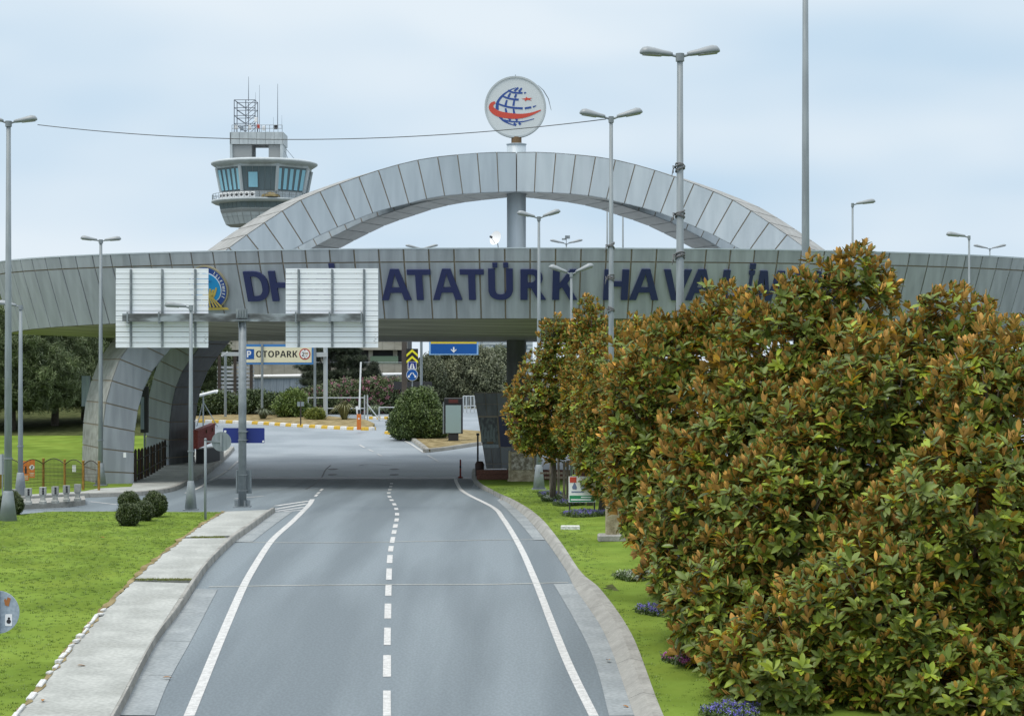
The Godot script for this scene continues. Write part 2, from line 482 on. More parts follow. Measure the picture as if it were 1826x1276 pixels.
func markings():
	var o := struct("road_markings", null, null)
	paint_line(pd([[337, 1276], [385, 1159], [430, 1054], [450, 1016], [484, 964], [521, 930], [549, 902], [557, 890]]), 0.20, "edge_line", o)
	paint_line(pd([[1059, 1276], [1004, 1161], [954, 1034], [928, 976], [896, 923], [880, 905], [832, 880], [815, 862], [812, 852]]), 0.18, "edge_line", o)
	paint_line(PackedVector2Array([Vector2(-5.5, 26), Vector2(-5.9, 35.8)]), 0.2, "edge_line", o)
	paint_line(PackedVector2Array([Vector2(1.66, 26), Vector2(1.51, 35.8)]), 0.2, "edge_line", o)
	var mid := curve2(pd([[690, 1276], [690, 1200], [691, 1120], [693, 1040], [696, 985], [702, 952], [708, 920], [705, 903], [696, 888], [693, 880], [697, 866], [699, 858]]), 0.1)
	# dashes at the places the photograph shows, then evenly on
	var at := [[1229, 1290], [1167, 1207], [1118, 1150], [1075, 1103], [1042, 1062], [1013, 1034], [989, 1004], [973, 983], [957, 968], [945, 952], [934, 941], [924, 930], [914, 919], [905, 909], [897, 901], [890, 893], [884, 887], [877.5, 880], [871.5, 874], [866, 868.5], [861, 863]]
	for q in at:
		var l := PackedVector2Array(); var r := PackedVector2Array()
		var d0: float = -G(690, q[1]).z; var d1: float = -G(690, q[0]).z
		var w := rng.randf_range(0.072, 0.082)
		for p in mid:
			if p.y >= d0 and p.y <= d1:
				l.append(p - Vector2(w, 0)); r.append(p + Vector2(w, 0))
		if l.size() > 1:
			wkid("dash", ribbon(l, r, 0.008, 0.008), M.paint, o)
	# short dashes of the lane edge under the gateway and the hatching of the nose
	for q in [[562, 885, 566, 881], [566, 880, 570, 877], [571, 875, 575, 871]]:
		paint_line(pd([[q[0], q[1]], [q[2], q[3]]]), 0.13, "dash", o)
	for q in [[491, 902, 551, 893], [489, 908, 547, 898], [491, 911.5, 543, 904], [505, 912, 541, 909]]:
		paint_line(pd([[q[0], q[1]], [q[2], q[3]]]), 0.24, "hatch_stripe", o)
	for q in [[160, 894, 213, 900], [232, 897, 300, 893], [418, 889, 470, 884]]:
		paint_line(pd([[q[0], q[1]], [q[2], q[3]]]), 0.12, "edge_line", o)
	for q in [[331, 879, 366, 862], [374, 856, 405, 839], [408, 837, 425, 821]]:
		paint_line(pd([[q[0], q[1]], [q[2], q[3]]]), 0.15, "edge_line", o)
	for q in [[641, 793, 650, 798], [657, 801, 666, 805], [673, 809, 681, 813]]:
		paint_line(pd([[q[0], q[1]], [q[2], q[3]]]), 0.12, "dash", o)
	paint_line(pd([[692, 776], [715, 783], [735, 793], [756, 807]]), 0.15, "edge_line", o)
	paint_line(pd([[762, 811], [783, 823]]), 0.13, "edge_line", o)
	# pale joints across the carriageway and strips of painted canopy shade
	var j := struct("road_joints", null, null)
	for q in [[[372, 1046], [520, 1043.5], [690, 1042], [880, 1041.5], [1013, 1038]], [[416, 966], [560, 967.5], [690, 966], [850, 963], [972, 961]]]:
		paint_line(pd(q), 0.10, "joint", j, 0.0)
		(j.get_child(j.get_child_count() - 1) as MeshInstance3D).material_override = M.concrete
	# canopy shade painted as stepped darker asphalt before the old pavement
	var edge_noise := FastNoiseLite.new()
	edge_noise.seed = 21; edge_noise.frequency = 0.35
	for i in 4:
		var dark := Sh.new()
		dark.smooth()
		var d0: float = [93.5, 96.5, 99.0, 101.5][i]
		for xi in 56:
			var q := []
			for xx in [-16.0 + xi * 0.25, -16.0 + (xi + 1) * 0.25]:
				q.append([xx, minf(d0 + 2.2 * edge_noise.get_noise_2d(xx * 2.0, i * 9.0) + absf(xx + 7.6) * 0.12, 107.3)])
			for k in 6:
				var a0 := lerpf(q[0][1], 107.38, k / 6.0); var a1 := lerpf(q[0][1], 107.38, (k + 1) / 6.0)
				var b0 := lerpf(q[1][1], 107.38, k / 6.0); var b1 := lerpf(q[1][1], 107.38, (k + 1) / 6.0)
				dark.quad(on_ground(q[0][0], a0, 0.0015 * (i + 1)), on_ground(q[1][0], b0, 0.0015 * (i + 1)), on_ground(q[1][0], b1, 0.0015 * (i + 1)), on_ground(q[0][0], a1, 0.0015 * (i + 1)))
		wkid("painted_shade", dark.done(), M.painted_shade[i], j)
	var seam := PackedVector2Array()
	for i in 40: seam.append(Vector2(-16.0 + i * 0.65, 107.42 + sin(i * 0.7) * 0.05))
	paint_line(seam, 1.5, "joint", j)
	(j.get_child(j.get_child_count() - 1) as MeshInstance3D).material_override = M.black
	for q in [[[545, 872], [562, 862], [574, 850], [580, 838], [590, 829]], [[640, 830], [660, 827], [700, 830]]]:
		paint_line(pd(q), 0.09, "crack", j)
		(j.get_child(j.get_child_count() - 1) as MeshInstance3D).material_override = M.dark
	for q in [[594, 836], [592, 846], [703, 836], [703, 846]]:
		var g := G(q[0], q[1])
		var b := Sh.new()
		var rim := []
		for k in 12: rim.append(on_ground(g.x + cos(TAU * k / 12) * 0.28 * rng.randf_range(0.7, 1.2), -g.z + sin(TAU * k / 12) * 0.5, 0.004))
		for k in 12: b.tri(on_ground(g.x, -g.z, 0.005), rim[k], rim[(k + 1) % 12])
		wkid("oil_stain", b.done(), M.dark, j)

func lawns():
	var flat := func(v: float) -> Callable: return func(_p): return v
	# right of the carriageway: sloping kerb, gutter, lawn
	var base := pd([[1131, 1276], [1078, 1130], [1026, 1050], [1009, 1016], [972, 962], [933, 918], [893, 889], [868, 876], [846, 862], [841, 849], [843, 836]])
	base.insert(0, Vector2(2.37, 30.0)); base.insert(0, Vector2(2.5, 24.0))
	var back := pd([[1184, 1276], [1126, 1129], [1071, 1050], [1035, 1018], [999, 965], [959, 918], [917, 891], [884, 876], [862, 864], [850, 852], [852, 838]], 0.2)
	back.insert(0, Vector2(2.93, 30.0)); back.insert(0, Vector2(3.08, 24.0))
	var bs := resample_n(base, 110); var bk := resample_n(back, 110)
	var kr := struct("right_kerb", null, null)
	kerb_run(bs, bk, 0.2, 0.45, kr, 4)
	var gut := struct("right_gutter", null, null)
	for q in [[[[1131, 1276], [1078, 1130], [1022, 1041]], [[1086, 1276], [1053, 1161], [987, 1041]]], [[[972, 963], [933, 918], [893, 889]], [[952, 963], [917, 922], [886, 892]]]]:
		var a := resample_n(pd(q[0]), 25); var b := resample_n(pd(q[1]), 25)
		for i in range(0, 24, 8):
			var e := i + 8
			var l := b.slice(i, e + 1); var r := a.slice(i, e + 1)
			l[0] = l[0].lerp(l[1], 0.03); r[0] = r[0].lerp(r[1], 0.03)
			wkid("gutter_slab", ribbon(l, r, 0.012, 0.016), M.gutter, gut)
	var near := PackedVector2Array([Vector2(2.0, 24), Vector2(2.49, 24), base[1], base[2], pd([[1086, 1276]])[0]])
	wkid("gutter_slab", slab(near, flat.call(0.012), 0.05), M.gutter, gut)
	var poly := PackedVector2Array()
	for i in range(0, 110, 2): poly.append(bk[i])
	poly.append_array([Vector2(-1.6, 106.5), Vector2(30, 106.5), Vector2(40, 24)])
	var lift_r := func(p: Vector2) -> float:
		return 0.19 + 0.05 * clampf(p.x - 3.0, 0.0, 3.0)
	var lr := struct("right_lawn", slab(poly, lift_r, 0.2, 2.0), M.lawn, "mown green lawn with magnolias right of the carriageway")
	# left: kerb, footway slabs, lawn
	base = pd([[214, 1276], [276, 1153], [320, 1094], [348, 1049], [372, 1013], [416, 969], [456, 939], [491, 913]])
	base.insert(0, Vector2(-6.7, 30.0)); base.insert(0, Vector2(-6.2, 24.0))
	back = pd([[196, 1276], [260, 1159], [309, 1082], [340, 1035], [368, 999], [411, 954], [445, 931], [484, 905]], 0.2)
	back.insert(0, Vector2(-6.87, 30.0)); back.insert(0, Vector2(-6.37, 24.0))
	bs = resample_n(base, 60); bk = resample_n(back, 60)
	var kl := struct("left_kerb", null, null)
	kerb_run(bs, bk, 0.2, 0.15, kl, 2)
	gut = struct("left_gutter", null, null)
	for q in [[[[214, 1276], [276, 1153], [320, 1094], [349, 1050]], [[276, 1276], [301, 1214], [341, 1141], [388, 1051]]], [[[418, 967], [456, 939], [490, 913]], [[450, 966], [486, 938], [522, 912]]]]:
		var a := resample_n(pd(q[0]), 25); var b := resample_n(pd(q[1]), 25)
		for i in range(0, 24, 6):
			var l := a.slice(i, i + 7); var r := b.slice(i, i + 7)
			l[0] = l[0].lerp(l[1], 0.04); r[0] = r[0].lerp(r[1], 0.04)
			wkid("gutter_slab", ribbon(l, r, 0.016, 0.012), M.gutter, gut)
	var edge := pd([[26, 1276], [93, 1197], [149, 1128], [236, 1033], [302, 977], [341, 947], [366, 931], [400, 911]], 0.2)
	edge.insert(0, Vector2(-8.75, 30.0)); edge.insert(0, Vector2(-8.4, 24.0))
	var fw := struct("left_footway", null, null)
	var cuts := [24.0, -G(200, 1031, 0.2).z, -G(360, 957, 0.2).z, -G(440, 905.5, 0.2).z]
	var kin := shifted(bk, -0.012)
	for i in 3:
		var pl := PackedVector2Array()
		for p in kin:
			if p.y > cuts[i] + 0.03 and p.y < cuts[i + 1] - 0.03: pl.append(p)
		var ed := curve2(edge, 0.5); var bck := PackedVector2Array()
		for p in ed:
			if p.y > cuts[i] + 0.03 and p.y < cuts[i + 1] - 0.03: bck.append(p + Vector2(rng.randf_range(-0.05, 0.05), 0))
		bck.reverse()
		pl.append_array(bck)
		wkid("paving_slab", slab(pl, flat.call(0.185), 0.2, 2.5), M.concrete, fw)
	var pl2 := PackedVector2Array()
	var e2 := curve2(edge, 1.0)
	for p in e2: pl2.append(p + Vector2(-0.04, 0))
	pl2.append_array(pd([[341, 911], [280, 911.5], [200, 912.5], [120, 914], [87, 915], [40, 920], [0, 926], [-120, 936]], 0.2))
	pl2.append_array([Vector2(-32, 50), Vector2(-30, 24)])
	struct("left_lawn", slab(pl2, func(p): return 0.17 + 0.02 * clampf(-p.x - 12.0, 0, 6), 0.25, 2.0), M.lawn, "mown green lawn left of the carriageway")
	# dry trodden fringe of the lawn
	var fr := curve2(edge, 0.35)
	var fl0 := PackedVector2Array(); var fr0 := PackedVector2Array()
	var fn := FastNoiseLite.new()
	fn.seed = 5; fn.frequency = 0.55
	for p in fr:
		var wv := 0.06 + 0.16 * fn.get_noise_1d(p.y) + rng.randf_range(-0.02, 0.03)
		fl0.append(p - Vector2(maxf(wv, 0.02), 0)); fr0.append(p + Vector2(rng.randf_range(-0.02, 0.10), 0))
	struct("dry_fringe", ribbon(fl0, fr0, 0.212, 0.196), M.dry)
	# rough white edging stones between lawn and footway
	var es := struct("lawn_edging", null, null)
	var ee := curve2(edge, 0.55)
	for i in ee.size() - 1:
		var p := ee[i]
		if p.y < 46.5 and p.y > 24.0 and rng.randf() < 0.85:
			var b := Sh.new()
			var dir := (ee[i + 1] - p).angle()
			b.bbox(Vector3.ZERO, Vector3(rng.randf_range(0.35, 0.58), rng.randf_range(0.04, 0.08), rng.randf_range(0.06, 0.14)), 0.015)
			var o := wkid("edging_stone", b.done(), M.edging, es)
			o.position = on_ground(p.x - 0.02 + rng.randf_range(-0.03, 0.03), p.y, 0.205)
			o.rotation = Vector3(rng.randf_range(-0.1, 0.1), dir, rng.randf_range(-0.12, 0.12))
	# beyond the slip road: footway with kerb round the gateway's left leg, and lawn
	base = pd([[-150, 900], [-40, 897], [50, 893], [150, 887], [238, 884], [298, 878], [335, 863], [376, 841], [404, 817], [418, 801]])
	bs = resample_n(base, 60)
	bk = shifted(bs, -0.25)
	var kf := struct("far_left_kerb", null, null)
	kerb_run(bs, bk, 0.2, 0.1, kf, 3)
	var fp := PackedVector2Array()
	for p in shifted(bs, -0.262): fp.append(p)
	fp.append_array([Vector2(-18.6, 128), Vector2(-21.0, 126), Vector2(-20.0, 104.0)])
	fp.append_array(pd([[234, 867], [175, 870], [150, 875], [50, 881], [-60, 889], [-150, 892]], 0.2))
	struct("far_left_footway", slab(fp, flat.call(0.19), 0.2, 2.0), M.concrete)
	var fl := pd([[-300, 893], [-60, 889.5], [50, 881.5], [150, 875.5], [175, 870.5], [234, 867.5]], 0.2)
	fl.append_array([Vector2(-20.05, 104.0), Vector2(-21.05, 126), Vector2(-23, 136), Vector2(-70, 136)])
	struct("far_left_lawn", slab(fl, func(p): return 0.17 + 0.012 * clampf(p.y - 105.0, 0, 31), 0.3, 2.5), M.lawn, "lawn behind the mesh fence left of the gateway")
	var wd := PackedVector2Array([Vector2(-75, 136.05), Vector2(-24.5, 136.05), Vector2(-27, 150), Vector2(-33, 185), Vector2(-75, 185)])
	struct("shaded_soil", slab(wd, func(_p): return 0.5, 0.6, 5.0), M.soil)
	# dry verge behind the yellow and white kerb, the central island and the far bank
	base = pd([[335, 752], [349, 753], [440, 755.5], [530, 761], [619, 766], [660, 767], [671, 766]])
	bs = resample_n(base, 92); bk = shifted(bs, -0.3)
	var ky := struct("striped_kerb", null, null)
	kerb_run(bs, bk, 0.22, 0.1, ky, 3, [M.kerb_yellow, M.kerb_white], "kerb_block")
	var vp := PackedVector2Array()
	for p in shifted(bs, -0.31): vp.append(p)
	vp.append_array(pd([[668, 760], [650, 752], [560, 742], [350, 740]]))
	struct("dry_verge", slab(vp, func(p): return 0.19 + 0.03 * sin(p.x), 0.3, 1.0), M.dry)
	base = pd([[651, 747], [690, 747], [702, 747]])
	bs = resample_n(base, 16); bk = shifted(bs, -0.3)
	var kz := struct("far_striped_kerb", null, null)
	kerb_run(bs, bk, 0.2, 0.1, kz, 2, [M.kerb_white, M.kerb_yellow], "kerb_block")
	var isl := pd([[686, 773], [700, 775], [725, 782], [745, 795], [760, 806], [800, 802], [851, 794], [885, 790]], 0.0)
	var n0 := resample_n(pd([[685, 773], [705, 776], [727, 782]]), 19)
	var ki := struct("island_kerb", null, null)
	kerb_run(n0, shifted(n0, -0.3), 0.18, 0.1, ki, 3, [M.kerb_yellow, M.kerb_white], "kerb_block")
	var n1 := resample_n(pd([[727.5, 782.2], [745, 795], [759, 806]]), 22)
	kerb_run(n1, shifted(n1, -0.3), 0.2, 0.2, ki, 4)
	var n2 := resample_n(pd([[761, 806.5], [800, 802], [851, 794.5], [890, 790]]), 24)
	kerb_run(n2, shifted(n2, -0.3), 0.22, 0.2, ki, 4)
	var ip := PackedVector2Array()
	for p in shifted(n0, -0.305): ip.append(p)
	for p in shifted(n1, -0.305): ip.append(p)
	for p in shifted(n2, -0.305): ip.append(p)
	ip.append_array(pd([[890, 775], [800, 768], [700, 768]]))
	struct("island", slab(ip, flat.call(0.18), 0.25, 1.5), M.dry)
	var bp := PackedVector2Array([Vector2(-75, 172), Vector2(-11, 172), Vector2(-10.5, 185), Vector2(-75, 190)])
	struct("planted_bank", slab(bp, flat.call(0.1), 0.4, 6.0), M.soil)
	var spot := PackedVector2Array()
	var sc := G(1128, 1043, 0.24)
	for i in 22:
		var a := TAU * i / 22
		spot.append(Vector2(sc.x + cos(a) * 0.7 * rng.randf_range(0.7, 1.15), -sc.z + sin(a) * 0.9 * rng.randf_range(0.7, 1.15)))
	struct("bare_soil", slab(spot, func(p): return lift_r.call(p) + 0.012, 0.05, 0.6), M.soil)
	# a short concrete beam lying in the right lawn
	var beam := Sh.new()
	beam.bbox(Vector3(0, 0.07, 0), Vector3(0.62, 0.14, 0.16), 0.02)
	solo("concrete_block", beam.done(), M.kerb_white, "short pale concrete beam lying in the right lawn beside the kerb", "block", G(1017, 943, 0.2) - Vector3(0, 0.02, 0))
	# grass blades of the near lawns
	var tuft := Sh.new()
	for i in 9:
		var a := rng.randf() * TAU; var r := rng.randf_range(0.0, 0.09)
		var p := Vector3(cos(a) * r, 0, sin(a) * r)
		var w := Vector3(cos(a + 1.3), 0, sin(a + 1.3)) * 0.006
		tuft.tri(p - w, p + w, p + Vector3(rng.randf_range(-0.03, 0.03), rng.randf_range(0.02, 0.04), rng.randf_range(-0.03, 0.03)))
	var tm := tuft.done()
	tm.surface_set_material(0, M.leaf)
	for side in 2:
		var xf := []; var cols := PackedColorArray()
		var outline: PackedVector2Array = poly if side else pl2
		var dens := FastNoiseLite.new()
		dens.seed = 40 + side; dens.frequency = 0.12
		for i in 60000:
			var d := sqrt(rng.randf_range(28.0 * 28.0, 92.0 * 92.0))
			var x := rng.randf_range(-0.27, 0.27) * d
			if not Geometry2D.is_point_in_polygon(Vector2(x, d), outline): continue
			var lift: float = 0.19 + 0.05 * clampf(x - 3.0, 0.0, 3.0) if side else 0.17 + 0.02 * clampf(-x - 12.0, 0, 6)
			var z := rng.randf_range(0.7, 1.35)
			xf.append(Transform3D(Basis(Vector3.UP, rng.randf() * TAU).scaled(Vector3(z * 1.3, z, z * 1.3)), on_ground(x, d, lift - 0.004)))
			var m := clampf(dens.get_noise_2d(x, d) * 1.3 + 0.5 + rng.randf_range(-0.25, 0.25), 0.0, 1.0)
			cols.append(Color(0.124, 0.19, 0.03).lerp(Color(0.182, 0.258, 0.045), m))
		if side == 0:
			for c in [[236, 340, 1032], [341, 400, 957]]:
				for i in 150:
					var q := G(rng.randf_range(c[0], c[1]), c[2] + rng.randf_range(-1.2, 1.2), 0.19)
					xf.append(Transform3D(Basis(Vector3.UP, rng.randf() * TAU).scaled(Vector3.ONE * rng.randf_range(0.7, 1.8)), q - Vector3(0, 0.02, 0)))
					cols.append(Color(0.15, 0.21, 0.03).lerp(Color(0.24, 0.21, 0.08), rng.randf()))
		var g := swarm("grass", tm, xf, cols, self)
		g.name = numbered("grass")
	# a few fallen leaves
	var lf := leaf_mesh(0)
	for q in [[307, 1207, 0.03, "orange fallen leaf on the left gutter slab beside the asphalt edge"], [138, 1185, 0.2, "brown fallen leaf in the middle of the left footway"], [76, 1249, 0.2, "brown fallen leaf on the left footway close to the bottom edge"], [1083, 1176, 0.03, "dry leaf on the right gutter slab"], [1110, 1256, 0.03, "brown leaf in the right gutter near the bottom edge"], [186, 958, 0.23, "orange leaf on the left lawn before the round shrubs"], [893, 891, 0.03, "pale orange leaf in the far part of the right gutter"]]:
		var g := G(q[0], q[1], q[2] + 0.015)
		var o := solo("fallen_leaf", lf, M.rust_leaf, q[3], "leaf", g, "fallen leaves on the ground")
		o.basis = (Basis(Vector3.UP, rng.randf() * TAU) * Basis(Vector3.RIGHT, -PI / 2 + rng.randf_range(-0.25, 0.25))).scaled(Vector3.ONE * rng.randf_range(0.13, 0.2))

func leaf_mesh(kind: int) -> ArrayMesh:
	# a magnolia leaf one unit long along +Y, its upper face towards +Z; surface 0 the glossy upper side, surface 1 the felted rusty underside
	var t := [0.0, 0.14, 0.4, 0.7, 0.9, 1.0]
	var w := [0.02, 0.12, 0.21, 0.19, 0.09, 0.0]
	var bend: float = [0.10, -0.16, 0.26][kind]
	var mid := []; var l := []; var r := []
	for i in 6:
		var z: float = -bend * t[i] * t[i]
		mid.append(Vector3(0, t[i], z))
		l.append(Vector3(-w[i], t[i], z + w[i] * 0.35)); r.append(Vector3(w[i], t[i], z + w[i] * 0.35))
	var mesh: ArrayMesh
	for side in 2:
		var s := Sh.new()
		s.smooth()
		var off := Vector3(0, 0, -0.012) if side else Vector3.ZERO
		for i in 5:
			var q := [l[i] + off, mid[i] + off, mid[i + 1] + off, l[i + 1] + off]
			var p := [mid[i] + off, r[i] + off, r[i + 1] + off, mid[i + 1] + off]
			for f in [q, p]:
				if side == 0:
					s.quad(f[0], f[1], f[2], f[3])
				else:
					s.quad(f[3], f[2], f[1], f[0])
		s.st.generate_normals()
		s.st.set_material(M.leaf_top if side == 0 else M.leaf_under)
		mesh = s.st.commit(mesh)
	return mesh

# ---- the gateway: elliptical canopy, two crossed arches, central column
func ring_point(a: float, level: float, out := 0.0) -> Vector3:
	# level 0 = foot of the fascia, 1 = line under the parapet band, 2 = top
	var u4 := pow(absf(cos(a)), 4.0)
	var foot := 2.43 - 0.48 * u4
	var ax := 29.95; var bd := 16.95; var h := foot
	if level <= 1.0:
		ax = lerpf(29.95, 30.85, level); bd = lerpf(16.95, 17.85, level); h = lerpf(foot, 5.25, level)
	else:
		ax = lerpf(30.85, 31.0, level - 1.0); bd = lerpf(17.85, 18.0, level - 1.0); h = lerpf(5.25, 5.88, level - 1.0)
	return GP(0.9 + (ax + out) * cos(a), h, 115.0 - (bd + out) * sin(a))

func ring_angles(n: int, a0: float, a1: float) -> Array:
	# n equal arcs along the rim
	var acc := [0.0]
	for i in 2000:
		acc.append(acc[i] + ring_point(lerpf(a0, a1, i / 2000.0), 1.0).distance_to(ring_point(lerpf(a0, a1, (i + 1) / 2000.0), 1.0)))
	var out := []
	var j := 0
	for k in n + 1:
		var want: float = acc[2000] * k / n
		while j < 1999 and acc[j + 1] < want: j += 1
		out.append(lerpf(a0, a1, (j + (want - acc[j]) / maxf(acc[j + 1] - acc[j], 1e-9)) / 2000.0))
	return out

func gateway():
	var g := thing("entrance_gateway", "grey metal clad entrance gateway with elliptical canopy and two crossed arches spanning the road", "gateway", Vector3(0.26 * GS, gy(108.0), -108.0))
	var tones := [M.panel, M.panel, M.panel_b, M.panel_c, M.panel]
	# canopy: dark core with cladding panels in front
	var s := Sh.new()
	s.smooth()
	var full := 160
	for i in full:
		var a := TAU * i / full; var b := TAU * (i + 1) / full
		for lv in [[0.0, 1.0], [1.0, 2.0]]:
			s.quad(ring_point(b, lv[0], -0.06), ring_point(a, lv[0], -0.06), ring_point(a, lv[1], -0.06), ring_point(b, lv[1], -0.06))
	var canopy := wkid("canopy", s.done(), M.joint, g)
	s = Sh.new()
	for i in full:
		var a := TAU * i / full; var b := TAU * (i + 1) / full
		var c := GP(0.9, 5.55, 115)
		var p := ring_point(a, 1.6, -0.07); var q := ring_point(b, 1.6, -0.07)
		s.tri(c, p, q)
	wkid("roof_deck", s.done(), M.roofing, canopy)
	# underside: a ring that falls to a lower inner ellipse
	s = Sh.new()
	s.smooth()
	var inner := func(a: float, k: float, h: float) -> Vector3: return GP(0.9 + 29.9 * k * cos(a), h, 115.0 - 16.9 * k * sin(a))
	for i in full:
		var a := TAU * i / full; var b := TAU * (i + 1) / full
		var p0 := ring_point(a, 0.0, -0.02); var p1 := ring_point(b, 0.0, -0.02)
		s.quad(p0, p1, inner.call(b, 0.74, 1.66), inner.call(a, 0.74, 1.66))
	wkid("soffit", s.done(), M.soffit, canopy)
	s = Sh.new()
	for i in full:
		var a := TAU * i / full; var b := TAU * (i + 1) / full
		s.tri(inner.call(a, 0.742, 1.655), inner.call(b, 0.742, 1.655), GP(0.9, 1.6, 115))
	wkid("soffit_centre", s.done(), M.soffit, canopy)
	var ang := ring_angles(62, 0.0, PI)
	for i in 62:
		for row in 2:
			var l0: float = [0.008, 1.03][row]; var l1: float = [0.985, 1.985][row]
			var e := 0.0007
			var a: float = ang[i]; var b: float = ang[i + 1]
			var m := (a + b) * 0.5
			var ga := a + (b - a) * 0.032; var gb := b - (b - a) * 0.032
			var p := Sh.new()
			p.hexa(ring_point(gb, l0), ring_point(ga, l0), ring_point(ga, l1), ring_point(gb, l1), (ring_point(m, l0, -0.05) - ring_point(m, l0)))
			wkid("fascia_panel", p.done(), [M.fascia, M.fascia, M.fascia_b][rng.randi() % 3], canopy)
	s = Sh.new()
	var back_a := ring_angles(62, PI, TAU)
	for i in 62:
		var a: float = back_a[i]; var b: float = back_a[i + 1]
		for lv in [[0.008, 0.985], [1.03, 1.985]]:
			s.quad(ring_point(lerpf(b, a, 0.026), lv[0]), ring_point(lerpf(a, b, 0.026), lv[0]), ring_point(lerpf(a, b, 0.026), lv[1]), ring_point(lerpf(b, a, 0.026), lv[1]))
	var rc := wkid("rear_cladding", s.done(), M.panel, canopy)
	rc.set_meta("kind", "stuff")
	# parapet capping
	s = Sh.new()
	for i in full:
		var a := TAU * i / full; var b := TAU * (i + 1) / full
		var up := Vector3.UP * 0.05
		s.quad(ring_point(b, 2.0, 0.02), ring_point(a, 2.0, 0.02), ring_point(a, 2.0, 0.02) + up, ring_point(b, 2.0, 0.02) + up)
		s.quad(ring_point(b, 2.0, 0.02) + up, ring_point(a, 2.0, 0.02) + up, ring_point(a, 2.0, -0.35) + up, ring_point(b, 2.0, -0.35) + up)
	wkid("capping", s.done(), M.panel_b, canopy)
	# the arches
	var top := PackedVector2Array([Vector2(0, 12.44), Vector2(1.57, 12.38), Vector2(3.63, 12.16), Vector2(5.67, 11.85), Vector2(7.65, 11.33), Vector2(9.6, 10.66), Vector2(11.52, 9.9), Vector2(13.39, 9.0), Vector2(16.95, 6.55), Vector2(20.2, 3.75), Vector2(22.6, 0.95), Vector2(23.2, -0.3), Vector2(23.6, -1.55), Vector2(23.79, -2.83), Vector2(23.85, -4.11), Vector2(23.88, -6.75)])
	var bot := PackedVector2Array([Vector2(0, 10.14), Vector2(3.43, 9.9), Vector2(5.37, 9.58), Vector2(6.34, 9.32), Vector2(8.21, 8.82), Vector2(9.14, 8.48), Vector2(10.97, 7.71), Vector2(12.81, 6.79), Vector2(16.9, 4.3), Vector2(20.0, 1.2), Vector2(21.35, -0.5), Vector2(21.87, -2.0), Vector2(22.09, -3.25), Vector2(22.15, -4.6), Vector2(22.15, -6.75)])
	var n := 28
	var tt := resample_n(top, n + 1); var bb := resample_n(bot, n + 1)
	var fi := atan(0.412); var cs := cos(fi); var sn := sin(fi)
	var th := 1.5
	for arm in 4:
		var sx := -1.0 if arm % 2 == 0 else 1.0
		var sd := 1.0 if arm < 2 else -1.0
		var pt := func(q: Vector2, w: float) -> Vector3:
			var sc := q.x + 0.62
			return GP(0.26 + sx * cs * sc + sd * sn * w, q.y + arm * 0.005, 115.0 - sd * sn * sc + sx * cs * w)
		var front := -sx * th
		var behind := -front * (2.9 if sd > 0 else 1.0)
		# core
		s = Sh.new()
		var rings := []
		for i in n + 1:
			var t2 := tt[i].lerp(bb[i], 0.02); var b2 := bb[i].lerp(tt[i], 0.02)
			var f := front * 0.97
			var h := behind * 0.98
			var r := [pt.call(t2, f), pt.call(t2, h), pt.call(b2, h), pt.call(b2, f)]
			if sx * sd > 0: r.reverse()
			rings.append(r)
		s.loft(rings)
		var core := wkid("arch", s.done(), M.joint, g)
		# cladding: panels on the faces in view, one joined piece on the others
		var rest := Sh.new()
		for i in n:
			var u := 0.03; var v := 1.0 - u
			var ta := tt[i].lerp(tt[i + 1], u); var tb := tt[i].lerp(tt[i + 1], v)
			var ba := bb[i].lerp(bb[i + 1], u); var bz := bb[i].lerp(bb[i + 1], v)
			var inw: Vector3 = (pt.call(ta, front * 0.965) - pt.call(ta, front))
			var face := [pt.call(ta, front), pt.call(tb, front), pt.call(bz, front), pt.call(ba, front)]
			var upper := [pt.call(ta, front), pt.call(tb, front), pt.call(tb, behind), pt.call(ta, behind)]
			var under := [pt.call(ba, front), pt.call(bz, front), pt.call(bz, behind), pt.call(ba, behind)]
			var rear := [pt.call(ta, behind), pt.call(tb, behind), pt.call(bz, behind), pt.call(ba, behind)]
			for f in [face, upper, under, rear]:
				var nrm: Vector3 = (f[1] - f[0]).cross(f[2] - f[0])
				var ctr: Vector3 = (pt.call(tt[i], 0.0) + pt.call(bb[i + 1], 0.0)) * 0.5
				if nrm.dot((f[0] + f[2]) * 0.5 - ctr) < 0.0: f.reverse()
			var fcen: Vector3 = (face[0] + face[2]) * 0.5
			var hide: Vector3 = pt.call(tt[i].lerp(bb[i], 0.02), front) - pt.call(tt[i], front)
			var hide2: Vector3 = pt.call(bb[i].lerp(tt[i], 0.02), front) - pt.call(bb[i], front)
			var m: Material = tones[rng.randi() % 5] if i < 17 else [M.fascia, M.fascia_b][rng.randi() % 2]  # lower legs get darker cladding: their shading is put into the colour
			var p := Sh.new()
			p.hexa(face[0], face[1], face[2], face[3], inw)
			if i > 0 or sd > 0:
				wkid("arch_panel", p.done(), m, core)
			p = Sh.new()
			if sd > 0:
				p.hexa(upper[0], upper[1], upper[2], upper[3], hide)
				wkid("arch_panel", p.done(), M.weathered, core)
				rest.hexa(under[0], under[1], under[2], under[3], hide2)
			else:
				p.hexa(under[0], under[1], under[2], under[3], hide2)
				wkid("arch_panel", p.done(), M.dark_panel if i > 17 else tones[rng.randi() % 5], core)  # lower inner faces of the back legs: shadow painted as dark panels
				rest.hexa(upper[0], upper[1], upper[2], upper[3], hide)
			if i > 0: rest.hexa(rear[0], rear[1], rear[2], rear[3], -inw)
		var rw := wkid("rear_cladding", rest.done(), M.panel, core)
		rw.set_meta("kind", "stuff")
	# crown block where the arms meet
	s = Sh.new()
	s.tube([GP(0.26, 10.2, 115), GP(0.26, 12.4, 115)], [1.3 * GS, 1.3 * GS], 24)
	wkid("crown_block", s.done(), M.panel_b, g)
